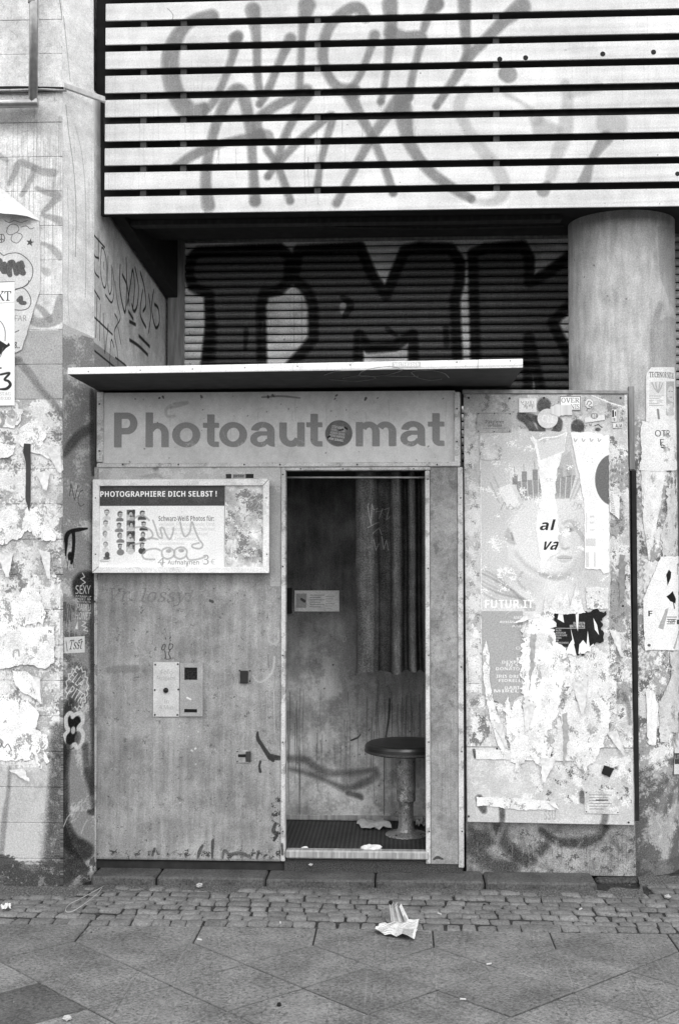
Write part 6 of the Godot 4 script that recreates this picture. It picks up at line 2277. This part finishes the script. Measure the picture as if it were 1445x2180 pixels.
	var strips := [[1128, 1350, 1140, 1348, 1136, 1420, 1126, 1470, 0, "grey torn strip of older print left of the black poster"], [1250, 1410, 1262, 1412, 1258, 1480, 1246, 1540, 1, "dark grey torn strip of older print below the black poster"], [1196, 1520, 1206, 1516, 1210, 1570, 1200, 1630, 0, "grey torn strip of older print low in the middle of the board"], [1318, 1180, 1330, 1182, 1328, 1260, 1316, 1300, 1, "dark grey torn strip on the board's right margin beside the white poster"], [1006, 1000, 1014, 1002, 1012, 1080, 1004, 1130, 0, "grey torn strip on the board's left margin beside the crown of towers"], [1312, 1420, 1326, 1424, 1322, 1470, 1308, 1530, 2, "pale torn strip on the board's right margin below the black poster"]]
	for n in strips.size():
		var f: Array = strips[n]
		sheet("paper_strip", f[9], "paper", f.slice(0, 8), z + 0.0052, greys[f[8]], null, 4.0, 7, 200 + n)
	var grp := "loose paper tongues on the board"
	var fl := [[1112, 1500, 1140, 1496, 1120, 1556, 0.016, "loose white paper tongue curling off the board left of centre, under the grey name list"], [1216, 1452, 1250, 1448, 1240, 1520, 0.02, "loose white paper tongue curling forward below the black poster"], [1296, 1340, 1318, 1346, 1322, 1398, 0.014, "pale paper tongue peeling at the board's right margin"], [1150, 1612, 1184, 1616, 1156, 1664, 0.02, "white paper tongue hanging over the seam of the board"], [1046, 1536, 1068, 1540, 1078, 1592, 0.012, "narrow white tongue at the foot of the long left strip"], [1120, 1308, 1146, 1314, 1096, 1326, 0.014, "small curled paper tongue beside the first names of the grey list"], [1290, 1560, 1312, 1556, 1330, 1610, 0.016, "torn pale tongue above the black tilted square"], [1160, 1706, 1182, 1708, 1186, 1722, 0.01, "little curled end of the lowest paper strip"]]
	for n in fl.size():
		var f: Array = fl[n]
		flap("paper_tongue", f[7], "paper", Vector2(f[0], f[1]), Vector2(f[2], f[3]), Vector2(f[4], f[5]), z + 0.004, f[6], M.paper, grp, 60 + n)
	# stickers
	c = canvas(1100, 844, 1145, 882, 4.0, 222, z)
	c.mottle(0.03, 8, 440)
	for i in 9:
		c.line([1108 + i * 3.4, 854 + (i % 3) * 6, 1111 + i * 3, 858 + (i % 4) * 4, 1114 + i * 2.6, 855 + (i % 2) * 9], 0.6, 130, 0.8, 0.6, false)
	c.grain(16, 50)
	sheet("sticker", "square white sticker with faint doodles at the top of the board", "sticker", [1104, 848, 1141, 848, 1141, 878, 1104, 878], z, painted(c, 0.6), c)
	c = canvas(1186, 838, 1240, 878, 5.0, 236, z)
	for s in [[1191.5, 844, 1234.5, 844, 1234.5, 873, 1214, 873]]:
		c.line(s, 0.8, 80, 0.9)
	c.line([1191.5, 844, 1191.5, 862], 0.8, 80, 0.9)
	c.text("OVER", 1194, 847, 1232, 857, 66, 0.95, false, "Droid Serif")
	c.text("NIS", 1214, 861, 1232, 871, 66, 0.95, false, "Droid Serif")
	c.grain(14, 51)
	sheet("sticker", "white boxed sticker with two lines of dark capitals at the top of the board", "sticker", [1190, 843, 1236, 843, 1236, 874, 1190, 873], z, painted(c, 0.6), c)
	c = canvas(1138, 858, 1222, 918, 4.0, 214, z)
	c.mottle(0.02, 10, 441)
	c.text("CLL", 1152, 884, 1180, 900, 232, 0.9, true, "Droid Sans", 0.15)
	c.grain(16, 52)
	var p := []
	for i in 26:
		p.append_array([1165 + cos(TAU * i / 26) * 22, 891 + sin(TAU * i / 26) * 21])
	sheet("sticker", "round pale sticker with faint letters near the top of the board", "sticker", p, z + 0.0018, painted(c, 0.6), c)
	sheet("sticker", "blank white patch overlapping the round pale sticker and the boxed one", "sticker", [1171, 866, 1182, 861, 1194, 862, 1217, 863, 1217, 884, 1204, 883, 1188, 887, 1170, 880], z + 0.0034, painted(c, 0.6), null, 2.0, 6, 35)
	c = canvas(1240, 846, 1292, 904, 4.0, 218, z)
	c.line([1248, 862, 1252, 854, 1258, 858, 1252, 864, 1258, 866], 0.9, 120, 0.9, 0.8, false)
	c.blot(1264, 885, 8, 7, 110, 0.9, 1)
	c.text("BE", 1260, 882, 1268, 889, 225)
	c.grain(16, 53)
	var cmat := painted(c, 0.6)
	p = []
	for i in 8:
		p.append_array([1253 + cos(TAU * (i + 0.5) / 8) * 9, 859 + sin(TAU * (i + 0.5) / 8) * 10])
	sheet("sticker", "little eight-sided white sticker right of the boxed sticker", "sticker", p, z, cmat, c)
	sheet("sticker", "narrow white tilted sticker with a grey disc on the board", "sticker", [1243, 890, 1256, 887, 1258, 880, 1270, 880, 1272, 885, 1286, 883, 1287, 894, 1245, 900], z, cmat, c)
	c = canvas(1298, 868, 1330, 916, 4.0, 222, z)
	c.rect(1302, 873, 1306, 888, 30)
	c.rect(1308, 876, 1310, 886, 30)
	c.text("FR", 1303, 890, 1309, 897, 60)
	c.text("ALM", 1309, 903, 1322, 910, 50)
	cmat = painted(c, 0.6)
	sheet("sticker", "thin upright black and white sticker at the board's upper right", "sticker", [1301, 872, 1311, 872, 1311, 898, 1301, 898], z, cmat, c)
	sheet("sticker", "tiny white sticker with three dark letters at the board's upper right", "sticker", [1304, 901, 1324, 902, 1323, 911, 1304, 911], z, cmat, c)
	c = canvas(1290, 1040, 1326, 1112, 3.0, 226, z)
	c.text("HANSASTREET", 1278, 1072, 1326, 1079, 110, 0.9, false, "Droid Sans", PI / 2 - 0.1)
	c.grain(16, 54)
	sheet("sticker", "upright white sticker with sideways writing on the board's right margin", "sticker", [1296, 1048, 1310, 1052, 1318, 1060, 1317, 1106, 1308, 1098, 1297, 1090], z + 0.0052, painted(c, 0.7), c, 2.0, 8, 36)
	c = canvas(1016, 924, 1080, 986, 3.0, 216, z)
	c.mottle(0.03, 24, 445)
	c.patches(0.05, 150, 12, 130, 0.7, 446, [1016, 924, 1080, 986])
	c.grain(24, 55)
	sheet("torn_paper", "pale torn scrap just under the metal notice at the board's upper left", "paper", [1022, 928, 1062, 926, 1052, 946, 1068, 952, 1068, 978, 1022, 978], z + 0.0018, painted(c, 0.8), c, 4.0, 7, 37, "white torn papers on the board")

# ---- papers on the pier at the left ------------------------------------------------------------------------------------------
func build_pier_papers() -> void:
	var z := 0.2245
	var c := canvas(-42, 440, 92, 770, 2.4, 206, z)
	c.mottle(0.015, 14, 501)
	for s in [[14, 486, 24, 478, 36, 480, 40, 490, 30, 498, 20, 500, 14, 494, 16, 486], [26, 500, 24, 512, 36, 518, 46, 508, 46, 500, 36, 496], [44, 484, 56, 482, 64, 488, 72, 486], [10, 470, 20, 474, 30, 470, 44, 474, 58, 470]]:
		c.line(s, 0.7, 80, 0.9, 0.6, false)
	c.spray([26, 470, 6, 44, 474, 7, 60, 474, 5], 90, 0.4, 6, 0.4)
	var star := []
	for i in 10:
		var r := 9.0 if i % 2 == 0 else 3.8
		star.append_array([64 + sin(TAU * i / 10.0 + 0.2) * r, 517 - cos(TAU * i / 10.0 + 0.2) * r])
	c.poly(star, 78)
	c.line([-2, 500, 6, 499, 10, 507, 8, 514, 0, 516, -4, 508, -2, 500], 0.8, 80, 0.9, 0.6, false)
	c.line([3, 499, 3, 516], 0.8, 80)
	c.line([-2, 512, 3, 508, 9, 512], 0.8, 80)
	c.line([-8, 536, 0, 538, 8, 544, 20, 540, 40, 540, 58, 552, 69, 568, 70, 585, 64, 600, 50, 612, 34, 616], 0.9, 80, 0.9, 0.6, false)
	c.line([34, 616, 50, 612, 60, 606, 62, 598], 0.9, 80, 0.9, 0.6, false)
	for s in [[-12, 560, 7, -8, 575, 8, -2, 556, 7, 4, 570, 6, 8, 580, 4], [22, 560, 6, 19, 575, 7, 22, 586, 5], [26, 560, 7, 32, 568, 6, 36, 582, 6], [40, 562, 5, 44, 574, 8, 50, 582, 6], [46, 560, 5, 48, 568, 6], [10, 562, 5, 12, 580, 4]]:
		c.spray(s, 84, 0.95, 1.2, 0.15)
	c.line([33, 618, 50, 614, 62, 626, 67, 642, 62, 656, 48, 661, 33, 660], 0.9, 80, 0.9, 0.6, false)
	c.spray([40, 640, 4, 46, 634, 4, 46, 644, 5, 54, 646, 4], 84, 0.95, 1.2, 0.1)
	c.text("FAR", 33, 672, 58, 684, 120, 0.8, false)
	c.line([33, 708, 42, 704], 0.9, 90)
	c.text("8..", 33, 728, 44, 742, 70, 0.9)
	c.drips(10, 0.8, 180, 0.5, 502, [0, 480, 84, 620])
	c.grain(22, 61)
	sheet("big_poster", "big curling pale poster with bubble letters and a small star on the pier", "poster", [-40, 448, 84, 462, 87, 560, 86, 618, 47, 744, 36, 750, -40, 756], z, painted(c, 0.8), c, 1.5, 14, 41)
	# the loose upper corner that has folded forward
	var m := MB.new(null, true)
	var top := [[-45, 398], [-10, 394], [8, 404], [30, 422], [55, 442], [86, 468]]
	var bot := [[-45, 452], [-10, 452], [12, 455], [32, 456], [58, 460], [84, 470]]
	var rows := []
	for j in 7:
		var v := j / 6.0
		var row := []
		for i in 21:
			var u := i / 20.0 * 5.0
			var k := mini(4, int(u))
			var x: float = lerpf(lerpf(top[k][0], top[k + 1][0], u - k), lerpf(bot[k][0], bot[k + 1][0], u - k), v)
			var y: float = lerpf(lerpf(top[k][1], top[k + 1][1], u - k), lerpf(bot[k][1], bot[k + 1][1], u - k), v)
			var lift := 0.002 + 0.075 * pow(v, 1.4) * (1.0 - pow(i / 20.0, 2.0))
			row.append(W(x, y, z + lift))
		rows.append(row)
	m.grid(rows)
	solo("folded_poster_corner", m.commit(), M.paper, "white poster top hanging forward with a shadow below it on the pier", "paper")
	c = canvas(-42, 594, 36, 868, 3.0, 236, z)
	c.mottle(0.03, 6, 503)
	c.line([-40, 602, 31, 600], 0.8, 90)
	c.line([-40, 648, 31, 644], 0.5, 170)
	c.text("AKT", -26, 620, 24, 641, 50, 0.95, false, "Droid Serif")
	c.poly([-30, 720, 2, 726, 16, 735, 20, 730, 23, 736, 14, 742, 0, 758, -30, 772], 44)
	c.line([-4, 680, 6, 690, 12, 706, 12, 726], 0.8, 90, 0.9, 0.6, false)
	c.line([8, 740, 4, 756, -4, 768], 0.8, 90, 0.9, 0.6, false)
	c.spray([3, 798, 2.2, 22, 795, 2.4, 12, 808, 2.4, 20, 812, 2.6, 24, 820, 3.2, 16, 828, 3.0, 3, 829, 2], 44, 0.97, 1.0, 0.05)
	c.line([-6, 785, 4, 784], 1.6, 60)
	c.text("DIENSTAG", -22, 835, 25, 842, 150, 0.9, false, "Droid Serif")
	c.text("20:00", -2, 845, 25, 852, 150, 0.9, false, "Droid Serif")
	c.grain(14, 62)
	sheet("event_poster", "narrow clean white poster with a big numeral 3 pasted over the big pale one", "poster", [-40, 600, 32, 599, 32, 863, -40, 864], z + 0.002, painted(c, 0.7), c)
	# torn remains lower down
	var scrap := func(sd: int, v: int, box: Array, dark: int, thr: int) -> Canvas:
		var k := canvas(box[0], box[1], box[2], box[3], 1.6, v, z)
		k.mottle(0.02, 20, sd)
		k.patches(0.03, thr, 16, dark, 0.7, sd + 1, box, 1.0, 0.6)
		k.patches(0.05, 150, 14, 246, 0.8, sd + 2, box)
		k.scratches(30, 24, 170, 0.6, sd + 3, box)
		k.grain(28, sd)
		return k
	var grp := "torn papers on the pier"
	var k: Canvas = scrap.call(510, 222, [-42, 864, 110, 970], 120, 150)
	k.spray([2, 880, 5, 8, 895, 4, 4, 905, 4], 110, 0.7, 2)
	k.spray([22, 878, 5, 20, 896, 5, 30, 902, 4, 34, 884, 4, 24, 876, 4], 160, 0.6, 3)
	sheet("torn_paper", "crumpled lettered paper scrap right under the narrow event poster", "paper", [-40, 872, 10, 874, 40, 870, 52, 872, 44, 898, 30, 912, 10, 910, -40, 914], z, painted(k, 0.85), k, 5.0, 8, 42, grp)
	k = scrap.call(520, 228, [30, 895, 135, 1010], 150, 165)
	sheet("torn_paper", "pale torn paper with a round bulge below the grey paint, near the pier's edge", "paper", [42, 912, 62, 900, 88, 906, 100, 925, 92, 940, 112, 958, 130, 962, 136, 1000, 128, 1008, 118, 985, 90, 968, 60, 962, 40, 940], z + 0.0012, painted(k, 0.85), k, 4.0, 7, 43, grp)
	k = scrap.call(530, 236, [-42, 935, 45, 1000], 160, 170)
	sheet("torn_paper", "bright white torn paper at the left picture edge beside the dark tape", "paper", [-40, 944, 20, 946, 34, 950, 28, 968, 10, 975, -40, 990], z, painted(k, 0.85), k, 5.0, 6, 44, grp)
	sheet("dark_tape", "dark pointed strip of tape hanging down the pier", "tape", [52, 944, 66, 945, 66, 1060, 63, 1090, 55, 1062, 56, 985, 50, 962], z + 0.003, wear("grime", 0.06, 0.5), null, 0.8, 14, 45)
	k = scrap.call(540, 224, [-42, 1060, 120, 1180], 130, 140)
	sheet("torn_paper", "broad pale torn paper beside the black dripping mark, with a slanting lower edge", "paper", [-40, 1090, 40, 1082, 80, 1080, 104, 1110, 118, 1140, 90, 1152, 60, 1128, 36, 1150, -40, 1166], z, painted(k, 0.85), k, 8.0, 7, 46, grp)
	k = scrap.call(550, 244, [85, 1120, 125, 1160], 220, 180)
	sheet("torn_paper", "small bright white scrap at the edge beside the black dripping mark", "paper", [92, 1142, 96, 1132, 112, 1128, 121, 1140, 118, 1152, 94, 1150], z + 0.0026, painted(k, 0.85), k, 2.0, 5, 47, grp)
	k = scrap.call(560, 230, [-42, 1250, 110, 1400], 130, 150)
	sheet("torn_paper", "large wrinkled white paper left of the white scribbled words", "paper", [-40, 1262, 40, 1270, 70, 1236, 84, 1262, 96, 1300, 92, 1330, 56, 1330, 40, 1360, -40, 1352], z, painted(k, 0.85), k, 9.0, 7, 48, grp)
	k = scrap.call(570, 226, [-42, 1325, 122, 1440], 150, 160)
	k.text("N", 104, 1341, 110, 1347, 70)
	k.line([30, 1398, 31, 1386, 40, 1384, 42, 1396], 1.8, 150, 0.8, 1.0, false)
	sheet("torn_paper", "smooth pale poster remnant with straight right edge beside the square sticker", "paper", [-40, 1368, 50, 1336, 117, 1333, 116, 1410, 96, 1424, 60, 1414, 20, 1422, -40, 1430], z + 0.0014, painted(k, 0.85), k, 4.0, 9, 49, grp)
	k = scrap.call(580, 238, [20, 1415, 110, 1500], 140, 170)
	sheet("torn_paper", "white curled paper flap pointing down beside the starred names", "paper", [28, 1428, 60, 1430, 74, 1446, 82, 1476, 88, 1494, 70, 1484, 46, 1472, 32, 1456], z + 0.004, painted(k, 0.85), k, 3.0, 6, 50, grp)
	k = scrap.call(590, 236, [-42, 1470, 115, 1645], 120, 150)
	k.spray([-4, 1572, 2, 6, 1580, 2.4, 2, 1590, 2], 90, 0.8, 2)
	k.line([2, 1580, 10, 1592, 18, 1584, 26, 1598], 1.0, 90, 0.8, 0.8, false)
	sheet("torn_paper", "lowest white poster remnant on the pier, its foot torn into strips", "paper", [-40, 1496, 20, 1478, 60, 1492, 84, 1520, 76, 1552, 104, 1566, 102, 1590, 96, 1600, 106, 1622, 100, 1626, 88, 1600, 80, 1604, 90, 1636, 84, 1636, 74, 1606, 68, 1600, 66, 1618, -40, 1622], z, painted(k, 0.85), k, 4.0, 7, 51, grp)
	var fl := [[76, 1006, 108, 1002, 98, 1044, 0.02, "loose pale tongue of paper to the right of the dark tape"], [-6, 1180, 30, 1176, 16, 1228, 0.022, "white paper tongue at the left picture edge below the broad torn paper"], [84, 1170, 108, 1176, 104, 1232, 0.016, "narrow white tongue hanging by the pier's corner above the large wrinkled paper"], [60, 1436, 86, 1444, 86, 1498, 0.024, "pointed white paper tongue curling off beside the starred names"], [92, 946, 128, 950, 128, 1006, 0.012, "pale drooping tongue of paper on the pier's corner under the grey paint"], [20, 1640, 50, 1636, 62, 1664, 0.012, "small torn tongue under the lowest poster remnant"]]
	for n in fl.size():
		var f: Array = fl[n]
		flap("paper_tongue", f[7], "paper", Vector2(f[0], f[1]), Vector2(f[2], f[3]), Vector2(f[4], f[5]), z + 0.004, f[6], M.paper, "loose paper tongues on the pier", 80 + n)
	# square sticker on the chamfer
	c = Canvas.new(134, 1350, 186, 1394, 4.0, 214)
	c.mottle(0.03, 10, 600)
	c.text("Tsst", 144, 1358, 178, 1384, 50, 0.95, false, "Droid Serif", 0.0, 0.2)
	c.line([170, 1362, 178, 1358], 1.2, 50)
	c.line([139, 1362, 141, 1388], 0.8, 90)
	c.grain(16, 63)
	var mm := MB.new()
	var pts := []
	for q in [[137, 1357, 0.0, 0.0], [181, 1354, 1.0, 0.0], [181, 1389, 1.0, 1.0], [138, 1391, 0.0, 1.0]]:
		var u: float = (q[0] - 135.0) / 68.0
		var w := W(q[0], q[1], lerpf(0.2206, 0.0, u) + 0.004)
		pts.append([w, Vector2(q[2], q[3])])
	for i in [0, 1, 2, 0, 2, 3]:
		mm.pu(pts[i][0], pts[i][1])
	solo("sticker", mm.commit(), painted(c, 0.7), "square white tagged sticker on the chamfered corner of the pier", "sticker")

# ---- litter --------------------------------------------------------------------------------------------------------------------
func crumple(called: String, label: String, cat: String, quad: Array, y: float, amp: float, sd: int, mat: Material, group := "", jag := 0.12, plane_z := 1e9) -> void:
	var g := FastNoiseLite.new()
	g.seed = sd
	g.frequency = 0.9
	g.fractal_octaves = 1
	var rng := RandomNumberGenerator.new()
	rng.seed = sd
	var c := []
	for i in 4:
		c.append(G(quad[2 * i], quad[2 * i + 1], y))
	var rows := []
	var uvs := []
	var n := 8
	for j in n:
		var row := []
		var uv := []
		for i in n:
			var u := i / (n - 1.0)
			var v := j / (n - 1.0)
			if i == 0 or i == n - 1:
				u += rng.randf_range(-jag, jag) * 0.6
			if j == 0 or j == n - 1:
				v += rng.randf_range(-jag, jag) * 0.6
			var p: Vector3 = c[0].lerp(c[1], u).lerp(c[3].lerp(c[2], u), v)
			var hgt := absf(g.get_noise_2d(u * 1.6, v * 1.6)) * amp * 2.0 + absf(g.get_noise_2d(u * 3.4 + 9.0, v * 3.4)) * amp * 0.4
			p.y = y + 0.0015 + hgt
			row.append(p)
			uv.append(Vector2(u, v))
		rows.append(row)
		uvs.append(uv)
	var m := MB.new()
	m.grid(rows, uvs)
	solo(called, m.commit(), mat, label, cat, group)

func wad(called: String, label: String, cat: String, px: float, py: float, y: float, size: Vector3, sd: int, mat: Material) -> void:
	var g := FastNoiseLite.new()
	g.seed = sd
	g.frequency = 0.9
	var c := G(px, py, y) + Vector3(0, size.y * 0.8, 0)
	var rows := []
	for j in 9:
		var row := []
		for i in 15:
			var a := TAU * (i % 14) / 14.0
			var b := PI * j / 8.0
			var n := Vector3(sin(b) * cos(a), cos(b), sin(b) * sin(a))
			var r := 0.85 + g.get_noise_3dv(n * 1.6) * 0.55 + absf(g.get_noise_3dv(n * 4.0 + Vector3(5, 5, 5))) * 0.4
			var p: Vector3 = n * size * r
			p.y = maxf(p.y, -size.y * 0.78)
			row.append(c + p)
		rows.append(row)
	var m := MB.new()
	m.grid(rows)
	solo(called, m.commit(), mat, label, cat)

func build_litter() -> void:
	var c := Canvas.new(0, 0, 120, 90, 3.0, 206)
	c.mottle(0.03, 16, 701)
	for i in 13:
		c.line([8, 12 + i * 6, 50 - (i % 4) * 5, 12 + i * 6], 1.0, 120, 0.7)
		c.line([62, 12 + i * 6, 112 - (i % 3) * 6, 12 + i * 6], 1.0, 130, 0.7)
	c.rect(10, 4, 80, 9, 90, 0.7)
	c.rect(80, 50, 112, 80, 130, 0.7, 0.4)
	c.grain(24, 71)
	var news := painted(c, 0.9)
	crumple("newspaper", "crumpled open newspaper sheet lying on the setts before the doorway", "newspaper", [810, 1972, 892, 1962, 882, 2006, 794, 1988], 0.002, 0.012, 3, news, "", 0.03)
	# a folded bundle that stands up at the back of it
	var m := MB.new()
	var base := G(852, 1966, 0.0)
	var rows := []
	for j in 6:
		var v := j / 5.0
		var row := []
		for i in 7:
			var u := i / 6.0
			var fold := 0.024 * (1.0 if i % 2 else -1.0)
			row.append(base + Vector3((u - 0.5) * 0.07 * (1.0 - v * 0.35) - v * 0.02, 0.004 + v * 0.052 - absf(u - 0.5) * v * 0.015, fold - v * 0.075 + 0.01))
		rows.append(row)
	var uvs := []
	for j in 6:
		var uv := []
		for i in 7:
			uv.append(Vector2(i / 6.0, 1.0 - j / 5.0))
		uvs.append(uv)
	m.grid(rows, uvs)
	solo("folded_newspaper", m.commit(), news, "pleated newspaper bundle leaning up behind the open newspaper sheet", "newspaper")
	crumple("paper_sheet", "flattened pale paper on the booth floor left of the stool", "paper", [756, 1752, 815, 1748, 834, 1768, 770, 1768], 0.113, 0.014, 5, M.paper_old, "", 0.06)
	crumple("paper_sheet", "crumpled grey paper on the booth floor behind the stool", "paper", [884, 1742, 902, 1742, 908, 1764, 884, 1762], 0.113, 0.014, 6, M.paper_old, "", 0.05)
	wad("paper_wad", "crumpled bright white paper on the doorway sill", "paper", 790, 1813, 0.114, Vector3(0.044, 0.017, 0.026), 7, M.paper)
	wad("paper_wad", "small white paper ball near the left end of the sill", "paper", 648, 1809, 0.114, Vector3(0.015, 0.008, 0.01), 8, M.paper)
	crumple("paper_scrap", "white triangular scrap on the stone step below the doorway", "paper", [656, 1842, 672, 1830, 674, 1834, 660, 1848], 0.062, 0.006, 9, M.paper, "", 0.05)
	wad("paper_scrap", "small white scrap on the ground against the step left of the doorway", "paper", 425, 1889, 0.006, Vector3(0.014, 0.01, 0.012), 10, M.scrap)
	crumple("paper_scrap", "white scrap at the left edge of the setts", "paper", [0, 1936, 22, 1930, 24, 1938, 4, 1942], 0.003, 0.014, 11, M.paper, "", 0.15)
	wad("paper_scrap", "little white scrap at the foot of the pier", "paper", 73, 1880, 0.01, Vector3(0.011, 0.009, 0.01), 12, M.scrap)
	wad("paper_scrap", "white scrap on the setts near the right edge, below the column", "paper", 1420, 1912, 0.003, Vector3(0.016, 0.008, 0.012), 13, M.scrap)
	wad("paper_scrap", "white scrap on the dark slab in the lower left corner", "paper", 143, 2172, 0.002, Vector3(0.014, 0.008, 0.012), 14, M.scrap)
	# strapping band in a loop
	m = MB.new(null, true)
	var pts := []
	for q in [[222, 1886, 0.004], [200, 1898, 0.012], [170, 1914, 0.012], [150, 1924, 0.01], [141, 1934, 0.006], [142, 1941, 0.004], [152, 1941, 0.004], [166, 1934, 0.008], [186, 1920, 0.014], [206, 1904, 0.012], [218, 1890, 0.006]]:
		pts.append(G(q[0], q[1], q[2]))
	var fine := []
	for i in pts.size() - 1:
		for j in 4:
			fine.append(pts[i].cubic_interpolate(pts[i + 1], pts[maxi(0, i - 1)], pts[mini(pts.size() - 1, i + 2)], j / 4.0))
	fine.append(pts[-1])
	m.tube(fine, 0.0016, 5)
	solo("plastic_strap", m.commit(), wear("grime", 0.55, 0.5), "white plastic strap lying in a narrow loop on the setts", "strap")
	# butts and crumbs
	for q in [[985, 2127, 0.2, "on the slabs at the lower right"], [597, 1964, 1.4, "on the setts near the slab edge, below the doorway's left post"], [935, 1945, 0.9, "on the setts right of the newspaper"], [1235, 1935, 2.2, "on the setts below the lower right of the poster board"], [425, 2000, 0.5, "on the slabs below the outlet of the booth"], [1040, 2052, 2.7, "on the slabs right of the newspaper"]]:
		var p := G(q[0], q[1], 0.004)
		m = MB.new()
		var dd := Vector3(cos(q[2]), 0, sin(q[2])) * 0.009
		m.tube([p - dd, p + dd], 0.003, 6)
		solo("cigarette_butt", m.commit(), M.paper_old, "pale cigarette butt " + q[3], "cigarette butt", "cigarette butts on the ground")
	for q in [[594, 2140, 0.0075, "black round lump of dirt on a slab at the front"], [831, 1922, 0.008, "dark lump of dirt beside the newspaper bundle"], [1030, 1928, 0.006, "small dark pebble on the setts before the board"]]:
		m = MB.new()
		m.lathe([0.0, q[2] * 1.2, q[2] * 0.7, q[2], q[2], q[2] * 0.3, q[2] * 0.8, -0.003], G(q[0], q[1], 0.001), 9)
		solo("dirt_lump", m.commit(), M.black, q[3], "dirt")
